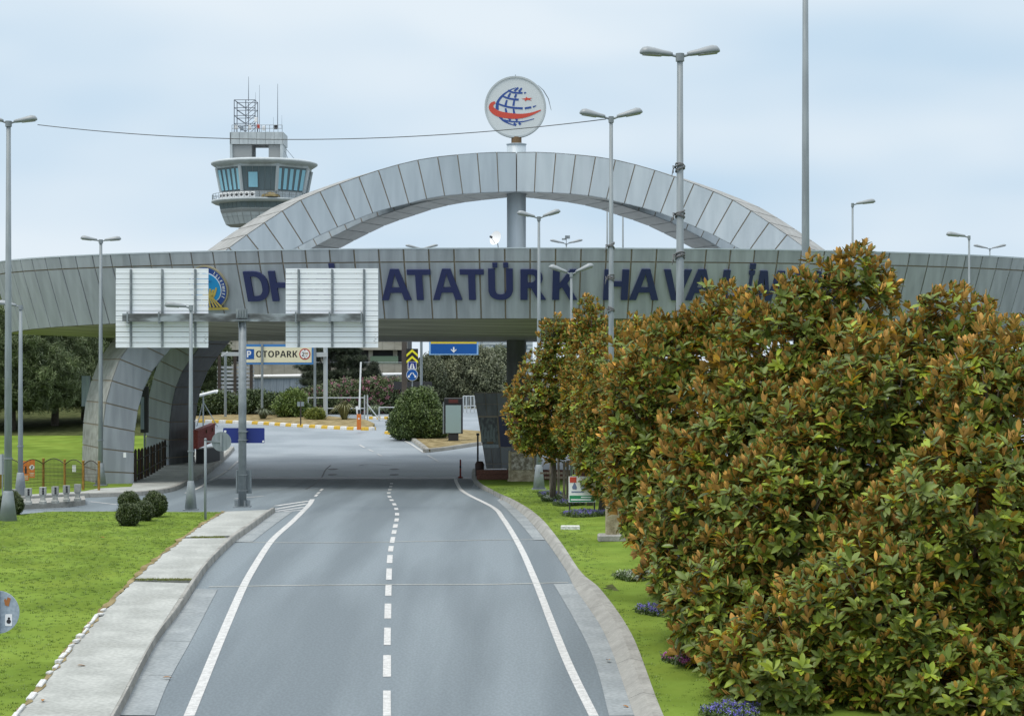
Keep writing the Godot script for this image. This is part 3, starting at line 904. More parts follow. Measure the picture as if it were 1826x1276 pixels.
	# central column from the road island to the disc
	s = Sh.new()
	s.smooth()
	s.tube([GP(0.26, -6.4, 115), GP(0.26, 13.05, 115)], [0.56 * GS, 0.56 * GS], 28)
	s.smooth(false)
	s.tube([GP(0.26, 13.05, 115), GP(0.26, 13.1, 115)], [0.6 * GS, 0.6 * GS], 28)
	var col := wkid("column", s.done(), M.panel, g)
	s = Sh.new()
	s.tube([GP(0.26, -6.3, 115), GP(0.26, 1.62, 115)], [0.575 * GS, 0.575 * GS], 28)
	wkid("dark_column_casing", s.done(), M.dark_panel, col)
	s = Sh.new()
	s.tube([GP(0.26, 13.1, 115), GP(0.26, 13.5, 115)], [0.3 * GS, 0.3 * GS], 16)
	wkid("disc_neck", s.done(), M.rust, col)
	# lettering on the fascia
	var font := SystemFont.new()
	font.font_names = PackedStringArray(["Droid Sans"])
	font.font_weight = 700
	var row := [["D", 440, 481, 55], ["H", 484, 527, 55], ["M", 534, 587, 54], ["İ", 592, 602, 54],
		["A", 680, 733, 53], ["T", 728, 770, 53], ["A", 771.5, 824, 53], ["T", 821, 864, 53], ["Ü", 871, 915, 53], ["R", 928, 974, 53], ["K", 985, 1030, 53],
		["H", 1076, 1120, 53], ["A", 1123, 1175, 53], ["V", 1180, 1230, 53], ["A", 1224, 1272, 53], ["L", 1286, 1318, 53], ["İ", 1331, 1341, 53], ["M", 1350, 1394, 53], ["A", 1398, 1442, 54], ["N", 1447, 1480, 54], ["I", 1487, 1496, 54]]
	for q in row:
		var t := TextMesh.new()
		t.text = {"Ü": "U", "İ": "I"}.get(q[0], q[0])
		t.font = font
		t.font_size = 64
		t.pixel_size = 0.02
		t.depth = 0.1
		t.curve_step = 1.0
		var box := t.get_aabb()
		var cap := TextMesh.new()
		cap.text = "H"; cap.font = font; cap.font_size = 64; cap.pixel_size = 0.02; cap.depth = 0.1
		var ch := cap.get_aabb()
		var a0 := fascia_angle(q[1], 0.55); var a1 := fascia_angle(q[2], 0.55)
		var am := (a0 + a1) * 0.5
		var lv0 := 0.335; var lv1 := 0.862
		var foot := ring_point(am, lv0, 0.07); var head := ring_point(am, lv1, 0.07)
		var xa := (ring_point(a1, 0.5) - ring_point(a0, 0.5))
		var ya := head - foot
		var xd := xa.normalized(); var za := xd.cross(ya.normalized()).normalized()
		var sxx := xa.length() / box.size.x; var syy := ya.length() / ch.size.y
		var bs := Basis(xd * sxx, ya.normalized() * syy, za)
		var org := foot - bs * Vector3(box.get_center().x, ch.position.y, 0)
		var o := kid("letter", t, M.letter, g)
		o.transform = g.global_transform.affine_inverse() * Transform3D(bs, org)
		if q[0] in ["Ü", "İ"]:
			var dots := [0.28, 0.72] if q[0] == "Ü" else [0.5]
			for f in dots:
				var dt := Sh.new()
				var dw: float = xa.length() * (0.2 if q[0] == "Ü" else 1.0)
				dt.box(Vector3.ZERO, Vector3(dw, dw if q[0] == "Ü" else 0.26, 0.1))
				var dk := kid("dot", dt.done(), M.letter, o)
				dk.transform = o.transform.affine_inverse() * g.global_transform.affine_inverse() * Transform3D(Basis(xd, ya.normalized(), za), head + ya.normalized() * 0.2 + xd * (f - 0.5) * xa.length())
	emblem()
	globe_sign()
	dish_and_roof()

func fascia_angle(px: float, level: float) -> float:
	var a := 0.02; var b := PI - 0.02
	for i in 50:
		var m := (a + b) * 0.5
		var p := ring_point(m, level)
		if CX + p.x / -p.z * F > px: a = m
		else: b = m
	return (a + b) * 0.5

func arc_band(c: Vector2, r0: float, r1: float, a0: float, a1: float, k := 32) -> PackedVector2Array:
	var p := PackedVector2Array()
	for i in k + 1:
		var a := lerpf(a0, a1, i / float(k))
		p.append(c + Vector2(cos(a), sin(a)) * r1)
	for i in k + 1:
		var a := lerpf(a1, a0, i / float(k))
		p.append(c + Vector2(cos(a), sin(a)) * r0)
	return p

func disc_poly(r: float, k := 40, c := Vector2.ZERO) -> PackedVector2Array:
	var p := PackedVector2Array()
	for i in k: p.append(c + Vector2(cos(TAU * i / k), sin(TAU * i / k)) * r)
	return p

func stroke(pts: Array, w0: float, w1: float, taper_start := false) -> PackedVector2Array:
	# a brush stroke: smooth centre line, width w0 at the start to w1 at the end
	var p := PackedVector2Array()
	for q in pts: p.append(Vector2(q[0], q[1]))
	var f := PackedVector2Array()
	for i in p.size() - 1:
		for k in 6: f.append(p[i].cubic_interpolate(p[i + 1], p[maxi(i - 1, 0)], p[mini(i + 2, p.size() - 1)], k / 6.0))
	f.append(p[p.size() - 1])
	var l := PackedVector2Array(); var r := PackedVector2Array()
	for i in f.size():
		var t := (f[mini(i + 1, f.size() - 1)] - f[maxi(i - 1, 0)]).normalized()
		var k := i / float(f.size() - 1)
		var w := lerpf(w0, w1, k)
		if taper_start: w = w0 * sin(PI * clampf(0.12 + k * 0.85, 0, 1)) + w1 * k
		l.append(f[i] + Vector2(-t.y, t.x) * w * 0.5); r.append(f[i] - Vector2(-t.y, t.x) * w * 0.5)
	r.reverse()
	l.append_array(r)
	return l

func text_on(txt: String, h: float, m: Material, parent: Node3D, t: Transform3D, called := "lettering", width := 0.0, serif := false) -> MeshInstance3D:
	# flat raised lettering of cap height h, centred at t
	var font := SystemFont.new()
	font.font_names = PackedStringArray(["Droid Serif" if serif else "Droid Sans"])
	font.font_weight = 700
	var x := TextMesh.new()
	x.text = txt; x.font = font; x.font_size = 48; x.pixel_size = 0.01; x.depth = 0.004
	var b := x.get_aabb()
	var ref := TextMesh.new()
	ref.text = "H"; ref.font = font; ref.font_size = 48; ref.pixel_size = 0.01; ref.depth = 0.004
	var rb := ref.get_aabb()
	var sy := h / rb.size.y
	var sx := sy if width == 0.0 else width / b.size.x
	var o := kid(called, x, m, parent)
	o.transform = t * Transform3D(Basis.from_scale(Vector3(sx, sy, 1.0)), Vector3(-b.get_center().x * sx, -rb.get_center().y * sy, 0))
	return o

func emblem():
	# round blue badge left of the lettering
	var a := fascia_angle(372, 0.6)
	var p := ring_point(a, 0.59, 0.12)
	var xd := (ring_point(a - 0.01, 0.6) - ring_point(a + 0.01, 0.6)).normalized()
	var yd := (ring_point(a, 0.9) - ring_point(a, 0.3)).normalized()
	var o := thing("round_emblem", "round blue and gold emblem with raised hands on the gateway fascia", "emblem", p)
	o.basis = Basis(xd, yd, xd.cross(yd))
	var put := func(called: String, poly: PackedVector2Array, z: float, m: Material):
		var s := Sh.new()
		s.prism(poly, 0.02, Transform3D(Basis.IDENTITY, Vector3(0, 0, z)))
		kid(called, s.done(), m, o)
	var s := Sh.new()
	s.prism(disc_poly(1.08), 0.12)
	kid("backing_disc", s.done(), M.brass, o)
	put.call("outer_ring", disc_poly(1.0), 0.022, M.logo_blue)
	put.call("inner_rim", disc_poly(0.76), 0.044, M.white)
	put.call("inner_disc", disc_poly(0.72), 0.066, M.sky_blue)
	put.call("aircraft", PackedVector2Array([Vector2(-0.3, 0.34), Vector2(-0.03, 0.3), Vector2(0, 0.4), Vector2(0.05, 0.3), Vector2(0.36, 0.36), Vector2(0.05, 0.24), Vector2(0, 0.18), Vector2(-0.05, 0.24)]), 0.09, M.logo_blue)
	for i in 5:
		var k := i - 2
		put.call("hand", stroke([[k * 0.1, -0.5], [k * 0.13, -0.2], [k * 0.17 + 0.02, 0.02 - absf(k) * 0.06]], 0.13, 0.07), 0.09, M.gold)
	put.call("hand", stroke([[0.15, -0.5], [0.35, -0.3], [0.52, 0.0]], 0.16, 0.07), 0.09, M.gold)
	for i in 7:
		var k := i - 3
		put.call("ray", stroke([[k * 0.06, -0.45], [k * 0.13, -0.7], [k * 0.2, -0.96]], 0.05, 0.085), 0.112, M.gold)
	put.call("foot_bar", PackedVector2Array([Vector2(-0.95, -1.1), Vector2(0.95, -1.1), Vector2(0.86, -0.99), Vector2(-0.86, -0.99)]), 0.06, M.gold)
	var word := "HAVALİMANLARI İŞLETMESİ"
	for i in word.length():
		if word[i] == " ": continue
		var an := PI * 1.12 - i * (PI * 1.30 / (word.length() - 1))
		text_on(word[i], 0.13, M.white, o, Transform3D(Basis(Vector3.BACK, an - PI / 2), Vector3(cos(an) * 0.875, sin(an) * 0.875, 0.026)), "ring_letter")

func globe_sign():
	var c := GP(0.2, 15.25, 115.0)
	var o := thing("round_globe_sign", "round pale sign disc with blue globe and red swoosh on top of the gateway column", "sign", c, "", -0.05)
	var u := 1.77 * GS / 490.0
	var q := func(x: float, y: float) -> Array: return [(x - 724.0) * u, (655.0 - y) * u]
	var s := Sh.new()
	s.prism(disc_poly(1.76 * GS, 64), 0.42, Transform3D(Basis.IDENTITY, Vector3(0, 0, 0.2)))
	kid("disc_body", s.done(), M.disc, o)
	s = Sh.new()
	s.prism(arc_band(Vector2.ZERO, 1.70 * GS, 1.80 * GS, 0, TAU, 64), 0.5, Transform3D(Basis.IDENTITY, Vector3(0, 0, 0.245)))
	kid("rim", s.done(), M.tower, o)
	s = Sh.new()
	s.tube([Vector3(0.0, 1.78 * GS, 0), Vector3(0, 1.92 * GS, 0)], [0.03, 0.02], 6)
	kid("lightning_rod", s.done(), M.galv, o)
	s = Sh.new()
	s.tube([Vector3(1.25, 1.2, 0.1), Vector3(1.55, 0.9, 0.14), Vector3(1.82, 0.45, 0.1), Vector3(1.98, -0.2, 0.1)], [0.015, 0.03, 0.03, 0.012], 6)
	kid("loose_trim", s.done(), M.galv, o)
	var put := func(called: String, pts: Array, w0: float, w1: float, m: Material, z := 0.208, belly := false):
		var pp := []
		for i in range(0, pts.size(), 2): pp.append(q.call(pts[i], pts[i + 1]))
		var b := Sh.new()
		b.prism(stroke(pp, w0 * u * 1.25, w1 * u * 1.25, belly), 0.012, Transform3D(Basis.IDENTITY, Vector3(0, 0, z)))
		kid(called, b.done(), m, o)
	put.call("meridian", [740, 345, 640, 385, 520, 470, 440, 580, 430, 705], 6, 46, M.logo_blue)
	put.call("meridian", [465, 800, 520, 865, 610, 920, 735, 965], 34, 8, M.logo_blue, 0.210)
	for m in [[775, 345, 710, 400], [830, 352, 785, 412], [645, 432, 612, 495], [742, 450, 718, 508], [588, 545, 566, 632], [708, 548, 694, 640], [566, 678, 582, 756], [696, 692, 708, 770], [612, 826, 646, 872], [732, 834, 756, 882], [700, 920, 738, 955], [780, 915, 812, 945]]:
		put.call("meridian_dash", m, 22, 30, M.logo_blue, 0.212)
	put.call("parallel", [605, 388, 680, 420, 760, 430, 842, 431], 22, 24, M.logo_blue, 0.214)
	put.call("parallel", [505, 472, 590, 510, 690, 532, 780, 540], 20, 28, M.logo_blue, 0.214)
	put.call("parallel", [450, 606, 560, 645, 700, 672, 846, 682], 20, 28, M.logo_blue, 0.214)
	put.call("parallel", [540, 872, 680, 895, 850, 895, 1030, 850], 24, 8, M.logo_blue, 0.214)
	put.call("parallel", [868, 435, 902, 424], 26, 8, M.logo_blue, 0.214)
	put.call("parallel", [878, 682, 985, 665], 26, 26, M.logo_blue, 0.214)
	put.call("parallel", [1012, 660, 1065, 638], 24, 6, M.logo_blue, 0.214)
	put.call("swoosh", [398, 578, 340, 620, 345, 690, 450, 765, 640, 802, 820, 806, 980, 775, 1140, 712], 74, 4, M.logo_red, 0.218, true)
	var star := Sh.new()
	var sp := PackedVector2Array()
	for v in [[825, 525], [890, 518], [905, 495], [925, 515], [1000, 515], [960, 535], [990, 558], [930, 545], [880, 565], [880, 540]]:
		var r: Array = q.call(v[0], v[1])
		sp.append(Vector2(r[0], r[1]))
	star.prism(sp, 0.012, Transform3D(Basis.IDENTITY, Vector3(0, 0, 0.214)))
	kid("star", star.done(), M.logo_red, o)

func dish_and_roof():
	var d := 103.0
	var foot := W(893, 441, d)
	foot.y = EYE + 5.5 * GS
	var o := thing("satellite_dish", "small white satellite dish on the gateway canopy left of the column", "satellite dish", foot)
	var c := W(885, 425, d) - foot
	var s := Sh.new()
	s.smooth()
	var b := Basis(Vector3.UP, -0.65) * Basis(Vector3.RIGHT, -0.3)
	var rings := []
	for i in 5:
		var r := 0.36 * i / 4.0
		var ring := []
		for k in 20: ring.append(c + b * Vector3(cos(TAU * k / 20) * r, sin(TAU * k / 20) * r * 1.08, r * r * 0.7))
		rings.append(ring)
	s.loft(rings, false)
	kid("dish", s.done(), M.white, o)
	s = Sh.new()
	s.tube([Vector3(0, 0, 0), Vector3(-0.02, 0.35, 0), c - b.z * 0.06], [0.03, 0.025, 0.03], 6)
	kid("mast", s.done(), M.galv, o)
	s = Sh.new()
	s.tube([c - b.y * 0.3, c + b.z * 0.42 - b.y * 0.1], [0.012, 0.012], 5)
	s.box(c + b.z * 0.45 - b.y * 0.08, Vector3(0.09, 0.09, 0.14), b)
	kid("receiver", s.done(), M.dark, o)

# ---- lamps, signs and other street furniture
func head_shell(L: float) -> ArrayMesh:
	# a cobra lamp head along +X, bulging on top towards its far end
	var s := Sh.new()
	s.smooth()
	var st := [[0.0, 0.045, 0.04, 0.04], [0.10, 0.07, 0.06, 0.05], [0.3, 0.11, 0.075, 0.05], [0.55, 0.145, 0.105, 0.05], [0.78, 0.16, 0.125, 0.05], [0.92, 0.13, 0.10, 0.045], [0.98, 0.07, 0.05, 0.03], [1.0, 0.02, 0.02, 0.02]]
	var rings := []
	for q in st:
		var r := []
		for k in 14:
			var a: float = TAU * k / 14
			var y: float = sin(a) * (q[2] * 1.3 if sin(a) > 0 else q[3])
			r.append(Vector3(q[0] * L, y, cos(a) * q[1]))
		rings.append(r)
	s.loft(rings)
	return s.done()

func head_lens(L: float) -> ArrayMesh:
	var s := Sh.new()
	s.smooth()
	var rings := []
	for q in [[0.34, 0.08], [0.42, 0.115], [0.75, 0.125], [0.9, 0.09]]:
		var r := []
		for k in 12:
			var a: float = TAU * k / 12
			r.append(Vector3(q[0] * L, -0.035 + (sin(a) * 0.035), cos(a) * q[1]))
		rings.append(r)
	s.loft(rings)
	return s.done()

func lamp_post(label: String, foot: Vector3, top: float, heads: Array, r0 := 0.09, r1 := 0.05, cone := true, group := "street lamps along the road", turn := 0.0, L := 0.8) -> Node3D:
	# top = height above the foot; heads = [[side, tilt in degrees], ...]
	var o := thing("street_lamp", label, "street lamp", foot, group, turn)
	var s := Sh.new()
	s.smooth()
	s.tube([Vector3(0, 0, 0), Vector3(0, top * 0.4, 0), Vector3(0, top, 0)], [r0, lerpf(r0, r1, 0.35), r1], 14)
	kid("pole", s.done(), M.steel, o)
	if cone:
		s = Sh.new()
		s.smooth()
		s.tube([Vector3(0, 0, 0), Vector3(0, 1.05, 0), Vector3(0, 1.08, 0)], [r0 * 2.3, r0 * 1.25, r0 * 1.05], 14)
		s.smooth(false)
		s.box(Vector3(0, 0.02, 0), Vector3(r0 * 5.2, 0.04, r0 * 5.2))
		kid("base_cone", s.done(), M.galv, o)
		s = Sh.new()
		s.tube([Vector3(0, 2.15, 0), Vector3(0, 2.2, 0)], [r0 * 1.18, r0 * 1.18], 14)
		kid("collar", s.done(), M.galv, o)
	s = Sh.new()
	s.tube([Vector3(0, top - 0.16, 0), Vector3(0, top + 0.03, 0)], [r1 * 1.5, r1 * 1.5], 12)
	for h in heads:
		s.tube([Vector3(0, top - 0.06, 0), Vector3(h[0] * 0.22, top - 0.02 + sin(deg_to_rad(h[1])) * 0.2, 0)], [0.035, 0.03], 8)
	kid("bracket", s.done(), M.galv, o)
	for h in heads:
		var b := Basis(Vector3.UP, 0.0 if h[0] > 0 else PI) * Basis(Vector3.BACK, deg_to_rad(h[1]))
		var hd := kid("lamp_head", shell_mesh(L), M.lamp_shell, o, Transform3D(b, Vector3(h[0] * 0.18, top - 0.01 + sin(deg_to_rad(h[1])) * 0.18, 0)))
		kid("lens", lens_mesh(L), M.lamp_glass, hd)
	return o

var shells := {}
func shell_mesh(L: float) -> ArrayMesh:
	if not shells.has(L): shells[L] = [head_shell(L), head_lens(L)]
	return shells[L][0]
func lens_mesh(L: float) -> ArrayMesh:
	return shells[L][1]

func lamp_px(label: String, px: float, d: float, lift: float, head_y: float, heads: Array, r0 := 0.09, r1 := 0.05, cone := true, group := "street lamps along the road", turn := 0.0, L := 0.8) -> Node3D:
	var foot := on_ground((px - CX) * d / F, d, lift)
	return lamp_post(label, foot, EYE - (head_y - HZ) * d / F - foot.y, heads, r0, r1, cone, group, turn, L)

func lamps():
	var a := lamp_px("tallest double lamp at right with three bundles of cord tied on its grey pole", 1213, 47.0, 0.35, 97, [[-1, 3], [1, 7]], 0.12, 0.07, true, "street lamps along the road", 0.1)
	for y in [297, 381, 455]:
		cord(a, EYE - (y - HZ) * 47.0 / F - a.position.y, 0.10)
	var b := lamp_px("double lamp right of the globe sign whose head holds the overhead wire", 1090, 60.0, 0.25, 209, [[-1, 9], [1, 11]], 0.105, 0.055, false)
	var kk := 60.0 / F
	var fb := Sh.new()
	fb.bbox(Vector3(4 * kk, 4 * kk, 0), Vector3(56 * kk, 11 * kk, 0.7), 0.04)
	kid("foot_block", fb.done(), M.kerb, b)
	fb = Sh.new()
	fb.bbox(Vector3(2 * kk, 42 * kk, 0), Vector3(24 * kk, 70 * kk, 0.38), 0.03)
	kid("base_casing", fb.done(), M.stone, b)
	for y in [437, 494, 551]:
		cord(b, EYE - (y - HZ) * 60.0 / F - b.position.y, 0.085)
	lamp_px("double lamp standing on the lawn before the carved stone panel", 961, 86.0, 0.3, 387, [[-1, 11], [1, 16]], 0.12, 0.055)
	lamp_px("low double lamp with steeply raised heads above a magnolia crown", 1019, 82.0, 0.4, 487, [[-1, 16], [1, 20]], 0.07, 0.05, false)
	lamp_px("single headed lamp rising behind the highest magnolia tip", 1521, 92.0, 0.2, 363, [[1, 6]], 0.07, 0.045, false, "street lamps along the road", 0.0, 0.9)
	lamp_px("single headed lamp before the right end of the canopy", 1729, 92.0, 0.2, 421, [[-1, 5]], 0.07, 0.045, false, "street lamps along the road", 0.0, 0.9)
	lamp_px("tall double lamp at the left edge on the lawn beside a round shrub", 14, 66.5, 0.2, 217, [[-1, 13], [1, 6]], 0.135, 0.075)
	lamp_px("pale double lamp before the gateway's near left leg", 179, 95.0, 0.2, 428, [[-1, 6], [1, 4]], 0.12, 0.07, true, "street lamps along the road", 0.05)
	lamp_px("short single lamp in front of the left blank sign board", 340, 72.5, 0.2, 546, [[-1, 3]], 0.10, 0.055)
	lamp_px("short single lamp with its head to the left beside the bollard island", 36, 82.0, 0.1, 545, [[-1, 7]], 0.115, 0.065)
	# far lamps behind the gateway
	var far := [[752, 443, 168.0, "thin double lamp far behind the canopy left of the satellite dish"], [1010, 434, 168.0, "thin double lamp with two cameras far behind the canopy"], [1766, 443, 168.0, "thin double lamp far behind the right end of the canopy"]]
	for q in far:
		var o := lamp_px(q[3], q[0], q[2], 0.0, q[1], [[-1, 11], [1, 12]], 0.09, 0.05, false, "thin lamps behind the gateway", 0.0, 1.25)
		if q[0] == 1010:
			var s := Sh.new()
			var t: float = EYE - (q[1] - HZ) * q[2] / F - o.position.y
			s.tube([Vector3(0, t, 0), Vector3(0, t + 0.55, 0)], [0.03, 0.03], 6)
			s.box(Vector3(0.1, t + 0.55, 0), Vector3(0.42, 0.26, 0.3))
			s.box(Vector3(-0.2, t + 0.38, 0), Vector3(0.36, 0.14, 0.2))
			kid("camera", s.done(), M.galv, o)
	for q in [[1083, 150.0, 344, "thin grey mast behind the right half of the arch, the left of two"], [1111, 150.0, 350, "thin grey mast behind the right half of the arch, the right of two"]]:
		var foot := on_ground((q[0] - CX) * q[1] / F, q[1])
		var s := Sh.new()
		s.smooth()
		var h: float = EYE - (q[2] - HZ) * q[1] / F - foot.y
		s.tube([Vector3.ZERO, Vector3(0, h, 0)], [0.11, 0.06], 10)
		solo("mast", s.done(), M.steel, q[3], "mast", foot, "thin masts behind the arch")
	# big mast at right
	var foot := on_ground((1437 - CX) * 52.0 / F, 52.0, 0.4)
	var o := thing("tall_mast", "tall tapering grey mast that leaves the top of the photo, behind the magnolias", "mast", foot)
	var s := Sh.new()
	s.smooth()
	s.tube([Vector3.ZERO, Vector3(0, 8, 0), Vector3(0, 19, 0)], [0.125, 0.105, 0.06], 16)
	kid("pole", s.done(), M.steel, o)
	s = Sh.new()
	s.box(Vector3(0, 0.03, 0), Vector3(0.5, 0.06, 0.5))
	kid("base_plate", s.done(), M.galv, o)
	# overhead wire from the left lamp to the right one
	var pts := []; var rr := []
	var w0 := W(66, 222, 66.4); var w1 := W(1081, 212, 60.0)
	for i in 41:
		var t := i / 40.0
		var p := w0.lerp(w1, t)
		p.y -= 0.56 * 4.0 * t * (1.0 - t)
		pts.append(p); rr.append(0.014)
	s = Sh.new()
	s.tube(pts, rr, 5)
	solo("overhead_wire", s.done(), M.cable, "thin dark wire sagging across the sky between two street lamps", "wire")
	# small pale floodlight on a low pole among the magnolias
	var p0 := W(1026, 574, 81.0)
	o = thing("floodlight", "small pale floodlight just above the magnolia crown left of the lamp pole", "floodlight", on_ground(p0.x, 81.0, 0.3))
	var hh := p0.y - o.position.y
	s = Sh.new()
	s.tube([Vector3.ZERO, Vector3(0, hh - 0.1, 0)], [0.04, 0.03], 8)
	kid("pole", s.done(), M.steel, o)
	s = Sh.new()
	s.bbox(Vector3(0, hh, 0), Vector3(0.2, 0.2, 0.22), 0.04)
	s.tube([Vector3(0, hh + 0.1, 0), Vector3(-0.03, hh + 0.3, 0)], [0.05, 0.04], 8)
	kid("lamp_body", s.done(), M.white, o)

func cord(post: Node3D, y: float, r: float):
	# a bundle of cord wound round a pole with loose ends
	var s := Sh.new()
	s.smooth()
	for k in 4:
		var pts := []; var rr := []
		var tilt := rng.randf_range(-0.5, 0.5); var ph := rng.randf() * TAU
		for i in 13:
			var a := TAU * i / 12 + ph
			pts.append(Vector3(cos(a) * (r + 0.01), y + (k - 2) * 0.035 + sin(a + tilt * 4.0) * 0.05, sin(a) * (r + 0.01)))
			rr.append(rng.randf_range(0.008, 0.026))
		s.tube(pts, rr, 6)
	for k in 2:
		var q := Vector3(-r - 0.02, y, rng.randf_range(0.0, 0.08))
		s.tube([q, q + Vector3(-0.06, 0.02 - 0.1 * k, 0.02), q + Vector3(-0.05 - 0.04 * k, -0.16 - 0.08 * k, 0.03)], [0.02, 0.016, 0.008], 6)
	kid("cord_bundle", s.done(), M.rag, post)

func big_sign():
	# cantilever road sign seen from behind: two boards of white extruded slats
	var d := 76.3
	var foot := G(432, 904, 0.2)
	d = -foot.z
	var o := thing("cantilever_sign", "two blank white slatted sign backs carried by a galvanised T shaped post", "road sign", foot)
	var k := d / F
	var lx := func(px: float) -> float: return (px - 432.0) * k
	var ly := func(py: float) -> float: return EYE - (py - HZ) * k - foot.y
	var s := Sh.new()
	s.smooth()
	s.tube([Vector3(0, 0, 0), Vector3(0, ly.call(574), 0)], [0.155, 0.145], 8)
	var post := kid("post", s.done(), M.galv, o)
	s = Sh.new()
	s.box(Vector3(0, 0.02, 0), Vector3(0.62, 0.04, 0.62))
	for q in 6:
		var a := TAU * q / 6
		s.box(Vector3(cos(a) * 0.22, 0.15, sin(a) * 0.22), Vector3(0.16, 0.24, 0.02), Basis(Vector3.UP, -a))
	kid("base_plate", s.done(), M.galv, post)
	s = Sh.new()
	s.box(Vector3(0, ly.call(571), 0), Vector3(0.52, 0.05, 0.5))
	s.box(Vector3(-0.12, ly.call(576), 0.13), Vector3(0.03, 0.3, 0.12))
	s.box(Vector3(0.12, ly.call(576), 0.13), Vector3(0.03, 0.3, 0.12))
	s.box(Vector3(0, ly.call(559), 0.2), Vector3(0.44, 0.36, 0.04))
	for i in 4: s.box(Vector3(-0.15 + i * 0.1, ly.call(559), 0.24), Vector3(0.035, 0.3, 0.05))
	kid("flange", s.done(), M.galv, post)
	s = Sh.new()
	s.box(Vector3(lx.call(433), ly.call(566), 0), Vector3(lx.call(648) - lx.call(219), 0.30, 0.24))
	kid("cross_beam", s.done(), M.stained, o)
	for q in [[204, 369.5, [231, 287, 346]], [508, 673.5, [531, 591, 648]]]:
		var x0: float = lx.call(q[0]); var x1: float = lx.call(q[1])
		var y0: float = ly.call(620); var y1: float = ly.call(477.5)
		var n := 15
		var board := Node3D.new()
		board.name = "sign_board"
		o.add_child(board, true)
		var h := (y1 - y0) / n
		for i in n:
			var b := Sh.new()
			# an extruded profile: a flat web with a lip at either long edge and a shallow rib
			var z := -0.22
			var pf := PackedVector2Array([Vector2(0, 0.011), Vector2(0.03, 0.011), Vector2(0.034, 0.03), Vector2(0.026, h * 0.44), Vector2(0.034, h * 0.48), Vector2(0.034, h * 0.52), Vector2(0.026, h * 0.56), Vector2(0.034, h - 0.03), Vector2(0.03, h - 0.011), Vector2(0, h - 0.011)])
			b.prism(pf, x1 - x0, Transform3D(Basis(Vector3(0, 0, 1), Vector3(0, 1, 0), Vector3(-1, 0, 0)), Vector3(x0, y0 + i * h, z)))
			kid("slat", b.done(), M.slat, board)
		for x in q[2]:
			var b := Sh.new()
			var xx: float = lx.call(x)
			b.box(Vector3(xx, (y0 + y1) * 0.5, -0.138), Vector3(0.065, y1 - y0 - 0.06, 0.05))
			b.box(Vector3(xx + 0.04, (y0 + y1) * 0.5, -0.16), Vector3(0.03, y1 - y0 - 0.1, 0.01))
			kid("upright", b.done(), M.galv, board)
			b = Sh.new()
			b.box(Vector3(xx - 0.07, ly.call(566), 0.135), Vector3(0.06, 0.42, 0.03))
			b.box(Vector3(xx - 0.07, ly.call(566) + 0.2, 0.0), Vector3(0.06, 0.03, 0.27))
			b.box(Vector3(xx - 0.07, ly.call(566) - 0.2, 0.0), Vector3(0.06, 0.03, 0.27))
			kid("clamp", b.done(), M.galv, board)
		for i in 5:
			var b := Sh.new()
			b.box(Vector3(x1 - 0.1 - 0.04 * (i % 2), lerpf(y0 + 0.5, y0 + 0.1, i / 5.0), -0.195), Vector3(0.07, 0.02, 0.012))
			kid("bracket", b.done(), M.dark, board)
	# blue plate strapped to the far side of the post, and a narrow grey plate lower down
	s = Sh.new()
	s.prism(round_rect(74 * k, 27 * k, 0.03), 0.02, Transform3D(Basis.IDENTITY, Vector3(lx.call(433.2), ly.call(776.5), -0.2)))
	var p := solo("blue_plate", s.done(), M.navy, "dark blue rectangular plate strapped across the post of the white sign backs", "sign plate", foot)
	s = Sh.new()
	s.tube([Vector3(lx.call(400), ly.call(769), -0.19), Vector3(lx.call(400), ly.call(769), -0.185)], [0.045, 0.045], 12)
	s.tube([Vector3(lx.call(468), ly.call(787), -0.19), Vector3(lx.call(468), ly.call(787), -0.185)], [0.04, 0.04], 12)
	kid("fixing", s.done(), M.white, p)
	s = Sh.new()
	s.box(Vector3(lx.call(433.2), ly.call(769), 0), Vector3(0.34, 0.025, 0.4))
	s.box(Vector3(lx.call(433.2), ly.call(784), 0), Vector3(0.34, 0.025, 0.4))
	kid("strap", s.done(), M.galv, p)
	s = Sh.new()
	s.box(Vector3(lx.call(433.2), ly.call(859), -0.2), Vector3(28 * k, 42 * k, 0.025))
	s.box(Vector3(lx.call(421), ly.call(859), -0.17), Vector3(0.05, 42 * k, 0.04))
	s.box(Vector3(lx.call(445), ly.call(859), -0.17), Vector3(0.05, 42 * k, 0.04))
	p = solo("grey_plate", s.done(), M.steel, "narrow grey sign back strapped low on the post of the white sign backs", "sign plate", foot)
	s = Sh.new()
	s.box(Vector3(lx.call(433.2), ly.call(846), 0), Vector3(0.33, 0.02, 0.36))
	s.box(Vector3(lx.call(433.2), ly.call(874), 0), Vector3(0.33, 0.02, 0.36))
	kid("strap", s.done(), M.galv, p)

func round_rect(w: float, h: float, r: float) -> PackedVector2Array:
	var p := PackedVector2Array()
	for q in [[1, 1, 0.0], [-1, 1, PI / 2], [-1, -1, PI], [1, -1, PI * 1.5]]:
		for i in 5:
			var a: float = q[2] + PI / 2 * i / 4.0
			p.append(Vector2(q[0] * (w * 0.5 - r) + cos(a) * r, q[1] * (h * 0.5 - r) + sin(a) * r))
	return p

